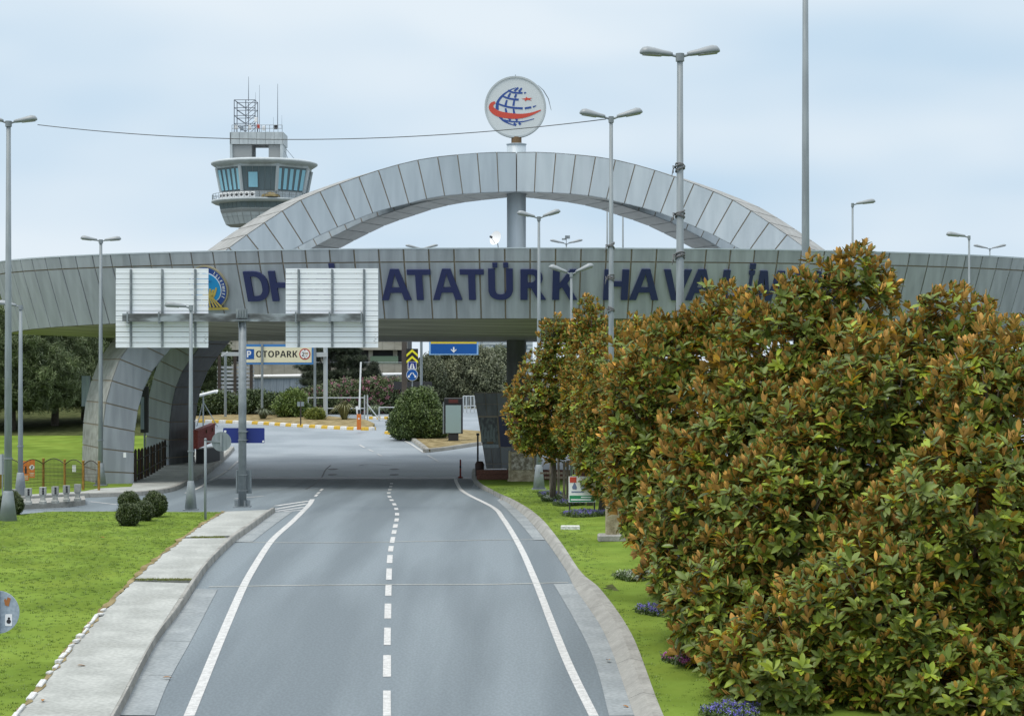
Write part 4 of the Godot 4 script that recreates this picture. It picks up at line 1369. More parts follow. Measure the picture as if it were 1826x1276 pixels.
func near_left_things():
	# post with a bracketed round sign seen from behind
	var foot := G(366, 926, 0.2)
	var k := -foot.z / F
	var o := thing("round_sign_post", "thin grey post with a round sign seen from behind on a side bracket", "road sign", foot)
	var top := (926 - 784) * k
	var s := Sh.new()
	s.smooth()
	s.tube([Vector3.ZERO, Vector3(0, top, 0)], [0.045, 0.045], 10)
	s.tube([Vector3(0, top, 0), Vector3(0, top + 0.06, 0)], [0.06, 0.03], 10)
	kid("post", s.done(), M.steel, o)
	s = Sh.new()
	s.box(Vector3(0.28, top - 0.06, 0), Vector3(0.56, 0.05, 0.03))
	s.box(Vector3(0.54, top - 0.06, 0.02), Vector3(0.06, 0.62, 0.03))
	kid("bracket", s.done(), M.galv, o)
	s = Sh.new()
	s.prism(disc_poly(0.34), 0.02, Transform3D(Basis.IDENTITY, Vector3(0.55, top - 0.06, -0.012)))
	kid("sign_disc", s.done(), M.steel, o)
	# round sign cut by the left edge, close to the camera
	var c := W(-4, 1091, 28.0)
	o = thing("stickered_round_sign", "round grey sign back with rusty and white stickers at the left edge", "road sign", on_ground(c.x, 28.0, 0.18))
	var h := c.y - o.position.y
	s = Sh.new()
	s.smooth()
	s.tube([Vector3(0, 0, 0.04), Vector3(0, h + 0.34, 0.04)], [0.03, 0.03], 10)
	kid("post", s.done(), M.galv, o)
	s = Sh.new()
	s.prism(disc_poly(0.305, 48), 0.02, Transform3D(Basis.IDENTITY, Vector3(0, h, 0)))
	var disc := kid("sign_disc", s.done(), M.galv_smooth, o)
	s = Sh.new()
	s.prism(PackedVector2Array([Vector2(0.105, 0.10), Vector2(0.155, 0.085), Vector2(0.185, 0.2), Vector2(0.14, 0.215), Vector2(0.125, 0.17), Vector2(0.105, 0.2), Vector2(0.09, 0.17)]), 0.003, Transform3D(Basis.IDENTITY, Vector3(0, h, 0.006)))
	kid("sticker", s.done(), M.rust_sticker, disc)
	s = Sh.new()
	s.prism(round_rect(0.1, 0.17, 0.015), 0.002, Transform3D(Basis.IDENTITY, Vector3(0.155, h - 0.11, 0.005)))
	kid("sticker", s.done(), M.white, disc)
	s = Sh.new()
	s.prism(disc_poly(0.032, 16), 0.002, Transform3D(Basis.IDENTITY, Vector3(0.157, h - 0.13, 0.008)))
	s.prism(disc_poly(0.017, 12), 0.002, Transform3D(Basis.IDENTITY, Vector3(0.159, h - 0.085, 0.008)))
	kid("sticker_print", s.done(), M.dark, disc)
	# clipped round shrubs
	for q in [[230, 913, 900, 17, "clipped round shrub on the left lawn, the rearmost left of the four together"], [229, 936, 918, 18, "clipped round shrub on the left lawn, nearest of the four together"], [256, 927, 908, 15, "clipped round shrub on the left lawn, smallest and middle of the four together"], [276, 920, 902, 20, "clipped round shrub on the left lawn, largest and rightmost of the four together"], [18, 921, 900, 21, "clipped round shrub behind the left edge lamp"]]:
		var f := G(q[0], q[1], 0.2)
		ball_shrub(f, q[3] * -f.z / F, q[4], "clipped shrubs on the left lawn")
	# bollards on a kerbed island
	var b0 := [[40, 899], [150, 893], [152, 900], [120, 904], [40, 908], [-60, 912], [-60, 902]]
	var isl := pd(b0)
	struct("bollard_island", slab(isl, func(_p): return 0.22, 0.3, 1.0), M.kerb)
	var i := 0
	for q in [[22, 897, 872], [50, 899, 870], [76, 898, 868], [98, 897, 867], [118, 894, 865], [138, 893, 863]]:
		var f := G(q[0], q[1], 0.22)
		var kk := -f.z / F
		var hgt: float = (q[1] - q[2]) * kk
		o = thing("bollard", "concrete bollard on the kerbed island, %s" % ["leftmost, behind the lamp pole and shrub", "second from the left, right of the lamp cone", "third from the left", "fourth from the left", "fifth from the left", "rightmost, plain and broadest at its foot"][i], "bollard", f, "concrete bollards beside the slip road")
		s = Sh.new()
		s.bbox(Vector3(0, 0.07, 0), Vector3(0.26, 0.14, 0.26), 0.04)
		s.loft([[Vector3(-0.09, 0.12, 0.09), Vector3(0.09, 0.12, 0.09), Vector3(0.09, 0.12, -0.09), Vector3(-0.09, 0.12, -0.09)], [Vector3(-0.07, hgt * 0.45, 0.08), Vector3(0.07, hgt * 0.45, 0.08), Vector3(0.07, hgt * 0.45, -0.08), Vector3(-0.07, hgt * 0.45, -0.08)], [Vector3(-0.12, hgt * 0.55, 0.1), Vector3(0.12, hgt * 0.55, 0.1), Vector3(0.12, hgt * 0.55, -0.1), Vector3(-0.12, hgt * 0.55, -0.1)], [Vector3(-0.12, hgt, 0.1), Vector3(0.12, hgt, 0.1), Vector3(0.12, hgt, -0.1), Vector3(-0.12, hgt, -0.1)]])
		kid("post", s.done(), M.concrete, o)
		if i < 5:
			s = Sh.new()
			for j in 3: s.box(Vector3(0.035, hgt * (0.62 + 0.14 * j), 0.1), Vector3(0.075, 0.08, 0.016))
			kid("reflector", s.done(), M.dark, o)
		i += 1
	# arched mesh fence with ochre posts
	var fx := [[-36, 872], [0, 871], [38, 872], [77, 869], [115, 871], [148, 873], [176, 874]]
	o = thing("mesh_fence", "low dark wire fence with arched panels between ochre posts beside the far left lawn", "fence", G(77, 869, 0.2))
	for q in fx:
		var f := G(q[0], q[1], 0.18)
		s = Sh.new()
		var hgt: float = (50 if q[0] > 70 else 45) * -f.z / F
		s.bbox(f + Vector3(0, hgt * 0.5, 0), Vector3(0.1, hgt, 0.1), 0.012)
		s.bbox(f + Vector3(0, hgt + 0.03, 0), Vector3(0.12, 0.06, 0.12), 0.02)
		wkid("post", s.done(), M.ochre, o)
	for j in fx.size() - 1:
		var p := G(fx[j][0], fx[j][1], 0.18); var q := G(fx[j + 1][0], fx[j + 1][1], 0.18)
		s = Sh.new()
		var hgt := 47.0 * -p.z / F
		var pts := []; var rr := []
		for m in 9:
			var t := m / 8.0
			pts.append(p.lerp(q, t) + Vector3(0, hgt - 0.1 + 0.24 * sin(PI * t), 0)); rr.append(0.022)
		s.tube(pts, rr, 6)
		for m in 16:
			var t := (m + 0.5) / 16.0
			var a := p.lerp(q, t)
			s.tube([a + Vector3(0, 0.08, 0), a + Vector3(0, hgt - 0.1 + 0.24 * sin(PI * t), 0)], [0.006, 0.006], 4, false)
		for m in 7:
			var y := 0.1 + m * (hgt - 0.25) / 6
			s.tube([p + Vector3(0, y, 0), q + Vector3(0, y, 0)], [0.006, 0.006], 4, false)
		wkid("wire_panel", s.done(), M.picket, o)
	# orange notices
	i = 0
	for q in [[45.5, 839, 10.5, 35, "left of the two orange notices on the mesh fence, hung lower, with a dark figure"], [56.5, 835, 10.5, 33, "right of the two orange notices on the mesh fence, with a white prohibition disc"]]:
		var dd := 99.8
		var c2 := W(q[0], q[1], dd)
		var w: float = q[2] * dd / F; var hh: float = q[3] * dd / F
		o = thing("orange_notice", q[4], "sign", c2, "orange notices on the fence")
		s = Sh.new()
		s.prism(round_rect(w, hh, 0.02), 0.02)
		kid("board", s.done(), M.orange, o)
		s = Sh.new()
		if i == 0:
			s.prism(PackedVector2Array([Vector2(-0.05, -0.14), Vector2(0.05, -0.14), Vector2(0.06, 0.1), Vector2(0.03, 0.14), Vector2(0.03, 0.22), Vector2(-0.03, 0.22), Vector2(-0.03, 0.14), Vector2(-0.06, 0.1)]), 0.004, Transform3D(Basis.IDENTITY, Vector3(0, 0, 0.006)))
			kid("figure", s.done(), M.dark, o)
		else:
			s.prism(disc_poly(0.125, 24), 0.004, Transform3D(Basis.IDENTITY, Vector3(0, 0.06, 0.006)))
			kid("white_disc", s.done(), M.white, o)
			s = Sh.new()
			s.prism(round_rect(0.06, 0.15, 0.02), 0.004, Transform3D(Basis.IDENTITY, Vector3(0, 0.06, 0.012)))
			s.prism(round_rect(0.16, 0.03, 0.01), 0.004, Transform3D(Basis(Vector3.BACK, 0.8), Vector3(0, 0.06, 0.016)))
			kid("pictogram", s.done(), M.dark, o)
		s = Sh.new()
		for r in 3:
			s.prism(round_rect(w * (0.8 - 0.15 * (r % 2)), 0.03, 0.01), 0.004, Transform3D(Basis.IDENTITY, Vector3(0, -hh * 0.5 + 0.09 + r * 0.075, 0.006)))
		kid("faded_print", s.done(), M.cream, o)
		i += 1
	s = Sh.new()
	s.prism(round_rect(0.2, 0.34, 0.02), 0.02)
	solo("white_notice", s.done(), M.white, "small white notice on the mesh fence between two ochre posts", "sign", W(131.5, 835, 100.0))
	s = Sh.new()
	s.prism(round_rect(0.14, 0.24, 0.01), 0.01)
	solo("leg_plate", s.done(), M.white, "tiny white plate on the gateway's near left leg", "plate", W(222, 811, 97.0))
	# white sign edge at the far left
	var fs := G(4, 883, 0.2)
	o = thing("edge_sign", "pale grey sign on a thin post at the left edge behind the tall lamp", "sign", fs)
	s = Sh.new()
	s.tube([Vector3(0, 0, 0), Vector3(0, 1.75, 0)], [0.03, 0.03], 8)
	kid("post", s.done(), M.galv, o)
	s = Sh.new()
	s.prism(round_rect(0.42, 0.85, 0.02), 0.02, Transform3D(Basis.IDENTITY, Vector3(-0.16, 1.3, -0.035)))
	kid("board", s.done(), M.pale_metal, o)
	# boards standing behind the left leg
	var bx := [[257.5, 730, 13, 82, 113.0, "dark framed board seen edge on between the two left legs"], [153, 697, 14, 54, 112.0, "pale blue grey board peeping out left of the near left leg"]]
	for j in 2:
		var q: Array = bx[j]
		var c3 := W(q[0], q[1], q[4])
		var f := on_ground(c3.x, q[4], 0.2)
		o = thing("standing_board", q[5], "board", f)
		var hh: float = c3.y - f.y
		s = Sh.new()
		s.box(Vector3(0, hh, 0), Vector3(q[2] * q[4] / F, q[3] * q[4] / F, 0.3))
		kid("panel", s.done(), M.grey_blue if j == 1 else M.dark, o)
		if j == 0:
			s = Sh.new()
			s.box(Vector3(-0.1, hh - 0.2, 0.16), Vector3(0.2, q[3] * q[4] / F * 0.7, 0.03))
			kid("pale_side", s.done(), M.grey_blue, o)
		s = Sh.new()
		s.tube([Vector3.ZERO, Vector3(0, hh, 0)], [0.06, 0.06], 8)
		kid("post", s.done(), M.galv, o)
	# picket fence along the footway under the canopy
	var f0 := G(242, 858, 0.2); var f1 := G(312, 817, 0.2)
	o = thing("picket_fence", "dark wooden picket fence beside the footway between the two left legs", "fence", f0)
	var n := 15
	for j in n:
		var t := j / float(n - 1)
		var p := f0.lerp(f1, t)
		p.y = gy(-p.z) + 0.2
		s = Sh.new()
		var hgt := lerpf(58, 42, t) * -p.z / F
		var along := atan2(f1.z - f0.z, f1.x - f0.x)
		s.prism(PackedVector2Array([Vector2(-0.075, 0), Vector2(0.075, 0), Vector2(0.075, hgt - 0.1), Vector2(0, hgt), Vector2(-0.075, hgt - 0.1)]), 0.05, Transform3D(Basis(Vector3.UP, -along * 0.6), p))
		var pk := wkid("picket", s.done(), M.picket, o)
		if j % 2 == 0:
			s = Sh.new()
			s.box(p + Vector3(-0.1, hgt * 0.45, 0.04), Vector3(0.05, hgt * 0.9, 0.04))
			wkid("stake", s.done(), M.ochre_dark, o)
	for y in [0.3, 1.05]:
		s = Sh.new()
		s.tube([f0 + Vector3(0, y, -0.06), f1 + Vector3(0, y, -0.06)], [0.035, 0.035], 4)
		wkid("rail", s.done(), M.picket, o)
	# red plastic barrier on a dark base block and grey parapet at the footway's end
	var bf := G(352, 827, 0.2)
	o = thing("red_barrier", "red plastic road barrier standing end on beside the back left leg", "barrier", bf)
	var kb := -bf.z / F
	s = Sh.new()
	var e0 := Vector3(0, (827 - 768) * kb, 0); var e1 := Vector3(21 * kb, (827 - 757) * kb, -2.2)
	var dn := Vector3(0, -32 * kb, 0)
	s.hexa(e0 + dn, e1 + dn, e1, e0, Vector3(-0.3, 0, -0.1))
	s.hexa(e0 + dn + Vector3(-0.35, 0, 0.02), e0 + dn + Vector3(0.02, 0, 0.02), e0 + Vector3(0.02, 0, 0.02), e0 + Vector3(-0.35, 0, 0.02), Vector3(0, 0, -0.1))
	s.hexa(e0 + Vector3(0.03, -0.12, 0.02), e1 + Vector3(0.03, -0.12, 0), e1 + Vector3(0.03, 0.03, 0), e0 + Vector3(0.03, 0.03, 0.02), Vector3(-0.36, 0, -0.1))
	kid("barrier_body", s.done(), M.barrier_red, o)
	s = Sh.new()
	for q in [[0.5, 0.25], [0.85, 0.3]]:
		var p: Vector3 = e0.lerp(e1, q[0]) + Vector3(0.015, -q[1], 0)
		s.box(p, Vector3(0.04, 0.2, 0.12))
	kid("slot", s.done(), M.rust, o)
	s = Sh.new()
	var pf := G(349, 826, 0.2)
	s.hexa(Vector3(0, 0, 0), Vector3(17 * kb, 0, 0), Vector3(17 * kb, 26 * kb, 0), Vector3(0, 26 * kb, 0), Vector3(0.5, 0, -2.4))
	kid("dark_base", s.done(), M.dark, thing("barrier_block", "dark block with pale flank carrying the red barrier", "block", pf))
	s = Sh.new()
	s.hexa(Vector3(17.2 * kb, 0, 0), Vector3(33 * kb, 0, -3.8), Vector3(33 * kb, 0.85, -3.8), Vector3(17.2 * kb, 26 * kb, 0), Vector3(-0.02, 0, -0.05))
	s.hexa(Vector3(0, 26 * kb + 0.01, 0.01), Vector3(17.2 * kb, 26 * kb + 0.01, 0.01), Vector3(34 * kb, 0.9, -3.8), Vector3(16 * kb, 0.9, -3.8), Vector3(0, -0.04, 0))
	var blk := get_node(NodePath("barrier_block")) as Node3D
	kid("pale_flank", s.done(), M.concrete, blk)

func ball_shrub(foot: Vector3, r: float, label: String, group: String):
	var o := thing("round_shrub", label, "shrub", foot, group)
	var s := Sh.new()
	s.tube([Vector3.ZERO, Vector3(0, r, 0)], [0.05, 0.04], 8)
	kid("trunk", s.done(), M.bark, o)
	var xf := []; var cols := PackedColorArray()
	for i in 1500:
		var v := Vector3(rng.randfn(), rng.randfn(), rng.randfn()).normalized()
		var lump := 1.0 + 0.09 * sin(v.x * 5.0 + foot.x * 9.0) * cos(v.y * 4.0 + foot.z) + 0.04 * sin(v.z * 11.0)
		var p := v * r * rng.randf_range(0.8, 1.0) * lump + Vector3(0, r * 1.02, 0)
		if p.y < 0.04: continue
		xf.append(Transform3D(rand_basis().scaled(Vector3.ONE * rng.randf_range(0.06, 0.10)), p))
		cols.append(Color(0.030, 0.048, 0.010).lerp(Color(0.085, 0.115, 0.022), rng.randf() * rng.randf()))
	swarm("foliage", tuft_leafy, xf, cols, o)

func rand_basis() -> Basis:
	return Basis(Vector3(rng.randfn(), rng.randfn(), rng.randfn()).normalized(), rng.randf() * TAU)

# ---- beyond the gateway
func booth_and_planter():
	# panelled pedestal with posters round the column, on a brick planter
	var d := 104.0
	var k := d / F
	var foot := on_ground((880 - CX) * k, d, 0.0)
	var o := thing("panelled_pedestal", "dark grey panelled pedestal widening upwards with a poster window beside the column", "pedestal", foot)
	var X := func(px: float) -> float: return (px - 880.0) * k
	var Y := func(py: float) -> float: return EYE - (py - HZ) * k - foot.y
	# two faces meet at an edge: left face recedes, right face faces the road
	var front := func(px: float, py: float, dz: float) -> Vector3: return Vector3(X.call(px), Y.call(py), dz)
	var s := Sh.new()
	s.hexa(front.call(867, 835, 0), front.call(948, 835, 0), front.call(964, 700, 0), front.call(845, 700, 0), Vector3(0.3, 0, -2.6))
	kid("body", s.done(), M.joint, o)
	var rows := [[834, 827], [826, 797], [796, 742], [741, 721], [720, 701]]
	for r in rows.size():
		var y0: float = rows[r][0]; var y1: float = rows[r][1]
		var le := func(y: float) -> float: return lerpf(867, 845, (835 - y) / 135.0)
		var ri := func(y: float) -> float: return lerpf(948, 964, (835 - y) / 135.0)
		var cuts := [0.0, 0.16, 0.34, 0.56, 0.78, 1.0]
		for c in 5:
			if r == 2 and c < 2: continue
			var a0: float = lerpf(le.call(y0), ri.call(y0), cuts[c] + 0.006); var a1: float = lerpf(le.call(y0), ri.call(y0), cuts[c + 1] - 0.004)
			var b0: float = lerpf(le.call(y1), ri.call(y1), cuts[c] + 0.006); var b1: float = lerpf(le.call(y1), ri.call(y1), cuts[c + 1] - 0.004)
			s = Sh.new()
			s.hexa(front.call(a0, y0, 0.04), front.call(a1, y0, 0.04), front.call(b1, y1, 0.04), front.call(b0, y1, 0.04), Vector3(0, 0, -0.05))
			kid("panel", s.done(), M.navy_dark if (r == 2 and c == 2) else (M.dark_panel if c < 2 else M.dark_panel_b), o)
	s = Sh.new()
	s.hexa(front.call(862, 794, 0.05), front.call(889, 794, 0.05), front.call(886, 744, 0.05), front.call(854, 744, 0.05), Vector3(0, 0, -0.04))
	var win := kid("poster_window", s.done(), M.poster, o)
	s = Sh.new()
	s.box(front.call(874, 789, 0.06), Vector3(0.36, 0.10, 0.02))
	kid("red_strip", s.done(), M.rust, win)
	s = Sh.new()
	s.hexa(front.call(861.5, 798, 0.055), front.call(889.5, 798, 0.055), front.call(889.3, 792, 0.055), front.call(861, 792, 0.055), Vector3(0, 0, -0.04))
	kid("sill", s.done(), M.steel, win)
	s = Sh.new()
	for i in 5:
		var x := lerpf(858, 884, (i + 0.5) / 5.0)
		s.prism(stroke([[X.call(x), Y.call(788 - i % 2 * 6)], [X.call(x - 1), Y.call(772)], [X.call(x + 1), Y.call(757 + i % 3 * 5)]], 0.16, 0.05), 0.004, Transform3D(Basis.IDENTITY, Vector3(0, 0, 0.058)))
	kid("poster_print", s.done(), M.poster_pale, win)
	# planter of three boards
	var pl := thing("planter", "low reddish brown planter wall at the foot of the panelled pedestal", "planter", on_ground((916 - CX) * k, 102.6, 0.0))
	for r in 3:
		for seg in 2:
			s = Sh.new()
			s.bbox(Vector3(-0.9 + seg * 3.2 - 0.2, 0.12 + 0.235 * r, 0), Vector3(3.18 if seg else 3.18, 0.225, 0.3), 0.015)
			kid("board", s.done(), M.brick, pl)
			pl.get_child(pl.get_child_count() - 1).position.x += 0.75
	# carved stone panel
	var f := G(931, 857, 0.22)
	var kk := -f.z / F
	o = thing("carved_stone_panel", "sandstone slab with a worn carved relief standing before the planter", "monument", f)
	s = Sh.new()
	s.bbox(Vector3(0, 26 * kk, 0), Vector3(44 * kk, 52 * kk, 0.3), 0.03)
	kid("slab", s.done(), M.stone, o)
	s = Sh.new()
	s.bbox(Vector3(-22.5 * kk, 27 * kk, 0.02), Vector3(4 * kk, 54 * kk, 0.38), 0.03)
	kid("side_block", s.done(), M.stone, o)
	s = Sh.new()
	s.bbox(Vector3(2 * kk, 1.5 * kk, 0.04), Vector3(56 * kk, 4 * kk, 0.5), 0.03)
	kid("foot_block", s.done(), M.stone, o)
	s = Sh.new()
	s.bbox(Vector3(0, 34 * kk, 0.16), Vector3(38 * kk, 28 * kk, 0.05), 0.02)
	kid("carved_relief", s.done(), M.carving, o)
	# small things at the corner: dark bin, red bollard, thin post
	f = on_ground(-1.75, 106.0, 0.1)
	o = thing("litter_bin", "dark rounded bin behind the thin post at the pedestal's left foot", "bin", f)
	s = Sh.new()
	s.smooth()
	s.tube([Vector3.ZERO, Vector3(0, 0.75, 0), Vector3(0, 0.9, 0)], [0.22, 0.25, 0.16], 12)
	kid("body", s.done(), M.rust_dark, o)
	f = G(852, 838, 0.15)
	kk = -f.z / F
	s = Sh.new()
	s.tube([Vector3.ZERO, Vector3(0, 62 * kk, 0)], [0.055, 0.05], 8)
	s.tube([Vector3(0, 62 * kk, 0), Vector3(0, 66 * kk, 0)], [0.10, 0.08], 8)
	solo("thin_post", s.done(), M.dark, "thin dark post with a knob before the pedestal", "post", f)
	f = G(821, 852)
	kk = -f.z / F
	o = thing("red_marker_post", "short dark red flexible marker post at the kerb under the gateway", "bollard", f)
	s = Sh.new()
	s.smooth()
	s.tube([Vector3.ZERO, Vector3(0, 0.06, 0), Vector3(0, 0.1, 0), Vector3(0, 33 * kk, 0)], [0.16, 0.14, 0.055, 0.045], 10)
	kid("post", s.done(), M.red_dark, o)
	s = Sh.new()
	s.tube([Vector3(0, 18 * kk, 0), Vector3(0, 22 * kk, 0)], [0.056, 0.054], 10)
	kid("band", s.done(), M.dark, o)

func signs_beyond():
	var s: Sh
	# parking sign on a gantry
	var d := 160.0
	var k := d / F
	var foot := on_ground((497 - CX) * k, d, 0.1)
	var X := func(px: float) -> float: return (px - 497.0) * k
	var Y := func(py: float) -> float: return EYE - (py - HZ) * k - foot.y
	var o := thing("parking_sign", "long cream parking sign lettered OTOPARK with a height limit roundel, seen under the canopy", "road sign", foot)
	s = Sh.new()
	s.box(Vector3(X.call(497), Y.call(631.5), 0), Vector3(125 * k, 36 * k, 0.12))
	kid("frame", s.done(), M.blue_frame_dark, o)
	s = Sh.new()
	s.box(Vector3(X.call(497), Y.call(632), 0.065), Vector3(117 * k, 28 * k, 0.02))
	kid("face", s.done(), M.cream, o)
	s = Sh.new()
	s.box(Vector3(X.call(445), Y.call(631), 0.08), Vector3(16 * k, 18 * k, 0.02))
	kid("parking_square", s.done(), M.blue, o)
	text_on("P", 12 * k, M.white, o, Transform3D(Basis.IDENTITY, Vector3(X.call(444), Y.call(631), 0.094)))
	text_on("OTOPARK", 11.5 * k, M.black, o, Transform3D(Basis.IDENTITY, Vector3(X.call(493.5), Y.call(631), 0.08)), "lettering", 74 * k)
	s = Sh.new()
	s.prism(disc_poly(10 * k), 0.02, Transform3D(Basis.IDENTITY, Vector3(X.call(543.5), Y.call(631), 0.09)))
	kid("limit_ring", s.done(), M.red, o)
	s = Sh.new()
	s.prism(disc_poly(8 * k), 0.02, Transform3D(Basis.IDENTITY, Vector3(X.call(543.5), Y.call(631), 0.096)))
	kid("limit_disc", s.done(), M.white, o)
	text_on("2", 7.5 * k, M.black, o, Transform3D(Basis.IDENTITY, Vector3(X.call(540.5), Y.call(631), 0.1)))
	text_on("00", 4.0 * k, M.ochre, o, Transform3D(Basis.IDENTITY, Vector3(X.call(546.5), Y.call(630), 0.1)))
	text_on("m", 2.5 * k, M.black, o, Transform3D(Basis.IDENTITY, Vector3(X.call(546.5), Y.call(634.5), 0.1)))
	for q in [1, -1]:
		s = Sh.new()
		s.prism(PackedVector2Array([Vector2(-1.6 * k, q * 7.5 * k), Vector2(1.6 * k, q * 7.5 * k), Vector2(0, q * 5.0 * k)]), 0.01, Transform3D(Basis.IDENTITY, Vector3(X.call(543.5), Y.call(631), 0.1)))
		kid("limit_arrow", s.done(), M.black, o)
	for q in [[402, 634, 0.11], [467.5, 612, 0.10], [561.5, 612, 0.11]]:
		s = Sh.new()
		s.tube([Vector3(X.call(q[0]), -0.3, 0.14), Vector3(X.call(q[0]), Y.call(q[1]), 0.14)], [q[2], q[2]], 10)
		kid("post", s.done(), M.steel, o)
	s = Sh.new()
	s.box(Vector3(X.call(414), Y.call(631), 0), Vector3(38 * k, 7 * k, 0.2))
	s.box(Vector3(X.call(572), Y.call(632), 0), Vector3(24 * k, 8 * k, 0.2))
	s.tube([Vector3(X.call(395), Y.call(635), 0), Vector3(X.call(406), Y.call(628), 0)], [0.12, 0.12], 6)
	kid("cross_beam", s.done(), M.pale_metal, o)
	s = Sh.new()
	s.tube([Vector3(X.call(579.5), -0.3, -0.3), Vector3(X.call(579.5), Y.call(614), -0.3)], [4.1 * k, 3.9 * k], 14)
	kid("thick_post", s.done(), M.pale_metal, o)
	# slatted hoarding back
	d = 172.0; k = d / F
	foot = on_ground((420 - CX) * k, d, 0.0)
	o = thing("slatted_hoarding", "back of a hoarding with pale horizontal slats between dark posts behind the parking sign poles", "hoarding", foot)
	for q in [391, 419, 448]:
		s = Sh.new()
		s.box(Vector3((q - 420) * k, 2.4, 0.12), Vector3(0.26, 5.0, 0.1))
		kid("post", s.done(), M.picket, o)
	for i in 9:
		s = Sh.new()
		s.box(Vector3(0, 1.1 + i * 0.345, 0.03), Vector3(66 * k, 0.2, 0.06))
		kid("slat", s.done(), M.slat_grey, o)
	# blue direction gantry
	d = 152.0; k = d / F
	foot = on_ground((751 - CX) * k, d, 0.1)
	X = func(px: float) -> float: return (px - 751.0) * k
	Y = func(py: float) -> float: return EYE - (py - HZ) * k - foot.y
	o = thing("lane_sign", "blue overhead lane sign with yellow band and white down arrow under the canopy edge", "road sign", foot)
	s = Sh.new()
	s.box(Vector3(X.call(809), Y.call(612), 0), Vector3(88 * k, 41 * k, 0.1))
	kid("frame", s.done(), M.blue_frame, o)
	s = Sh.new()
	s.box(Vector3(X.call(809), Y.call(621.5), 0.055), Vector3(82 * k, 17.5 * k, 0.02))
	kid("blue_face", s.done(), M.blue, o)
	s = Sh.new()
	s.box(Vector3(X.call(809), Y.call(604), 0.055), Vector3(82 * k, 17 * k, 0.02))
	kid("yellow_band", s.done(), M.yellow, o)
	s = Sh.new()
	var c := Vector2(X.call(809), Y.call(624))
	s.prism(PackedVector2Array([c + Vector2(-0.055, 0.24), c + Vector2(0.055, 0.24), c + Vector2(0.055, -0.03), c + Vector2(0.17, 0.07), c + Vector2(0.24, 0.05), c + Vector2(0.0, -0.2), c + Vector2(-0.24, 0.05), c + Vector2(-0.17, 0.07), c + Vector2(-0.055, -0.03)]), 0.02, Transform3D(Basis.IDENTITY, Vector3(0, 0, 0.085)))
	kid("arrow", s.done(), M.white, o)
	s = Sh.new()
	s.tube([Vector3(0, -0.3, 0), Vector3(0, Y.call(603), 0)], [0.115, 0.10], 10)
	s.box(Vector3(X.call(780), Y.call(606), -0.1), Vector3(62 * k, 0.16, 0.1))
	kid("post", s.done(), M.steel, o)
	# chevron cluster on a brown post
	d = 149.0; k = d / F
	foot = on_ground((721 - CX) * k, d, 0.1)
	X = func(px: float) -> float: return (px - 721.0) * k
	Y = func(py: float) -> float: return EYE - (py - HZ) * k - foot.y
	o = thing("brown_post", "thick dark brown post rising behind the feathery bush", "post", foot)
	s = Sh.new()
	s.box(Vector3(0, Y.call(600) * 0.5, 0), Vector3(9.2 * k, Y.call(600), 0.4))
	kid("shaft", s.done(), M.brown, o)
	o = thing("chevron_sign", "yellow chevrons over a blue square and a blue roundel with two arrows", "road sign", on_ground((735.5 - CX) * k, d - 0.5, 0.1))
	X = func(px: float) -> float: return (px - 735.5) * k
	s = Sh.new()
	s.box(Vector3(0, Y.call(634.5), 0), Vector3(21 * k, 27 * k, 0.05))
	kid("black_board", s.done(), M.black, o)
	for i in 2:
		var yy: float = Y.call(626.5 + i * 11.5)
		s = Sh.new()
		s.prism(PackedVector2Array([Vector2(0, yy + 4.5 * k), Vector2(10 * k, yy - 4.5 * k), Vector2(10 * k, yy - 9 * k), Vector2(0, yy), Vector2(-10 * k, yy - 9 * k), Vector2(-10 * k, yy - 4.5 * k)]), 0.02, Transform3D(Basis.IDENTITY, Vector3(0, 0, 0.04)))
		kid("chevron", s.done(), M.bright_yellow, o)
	s = Sh.new()
	s.box(Vector3(0, Y.call(651), 0.03), Vector3(15.5 * k, 14 * k, 0.04))
	kid("square_border", s.done(), M.white, o)
	s = Sh.new()
	s.box(Vector3(0, Y.call(650.5), 0.055), Vector3(13.5 * k, 12 * k, 0.02))
	kid("blue_square", s.done(), M.navy, o)
	s = Sh.new()
	for q in [-1, 1]:
		s.prism(PackedVector2Array([Vector2(q * 4.8 * k, Y.call(656)), Vector2(q * 1.2 * k, Y.call(656)), Vector2(q * 0.8 * k, Y.call(647)), Vector2(q * 1.8 * k, Y.call(647))]), 0.01, Transform3D(Basis.IDENTITY, Vector3(0, 0, 0.075)))
	kid("road_symbol", s.done(), M.white, o)
	s = Sh.new()
	s.prism(disc_poly(10.4 * k, 32, Vector2(0, Y.call(667.5))), 0.04, Transform3D(Basis.IDENTITY, Vector3(0, 0, 0.085)))
	kid("roundel_border", s.done(), M.white, o)
	s = Sh.new()
	s.prism(disc_poly(9.7 * k, 32, Vector2(0, Y.call(667.5))), 0.04, Transform3D(Basis.IDENTITY, Vector3(0, 0, 0.095)))
	kid("roundel", s.done(), M.blue, o)
	for q in [-1, 1]:
		s = Sh.new()
		s.prism(stroke([[q * 1.0 * k, Y.call(663.5)], [q * 3.2 * k, Y.call(667)], [q * 5.6 * k, Y.call(670.5)]], 1.6 * k, 1.6 * k), 0.02, Transform3D(Basis.IDENTITY, Vector3(0, 0, 0.11)))
		s.prism(PackedVector2Array([Vector2(q * 7.6 * k, Y.call(672.5)), Vector2(q * 3.6 * k, Y.call(672)), Vector2(q * 7.0 * k, Y.call(667.6))]), 0.02, Transform3D(Basis.IDENTITY, Vector3(0, 0, 0.115)))
		kid("arrow", s.done(), M.white, o)
	s = Sh.new()
	s.tube([Vector3(0, 0, -0.06), Vector3(0, Y.call(622), -0.06)], [0.05, 0.05], 8)
	kid("post", s.done(), M.galv, o)
	# dark board behind the bush
	s = Sh.new()
	s.box(Vector3.ZERO, Vector3(68 * 160.0 / F, 14 * 160.0 / F, 0.12))
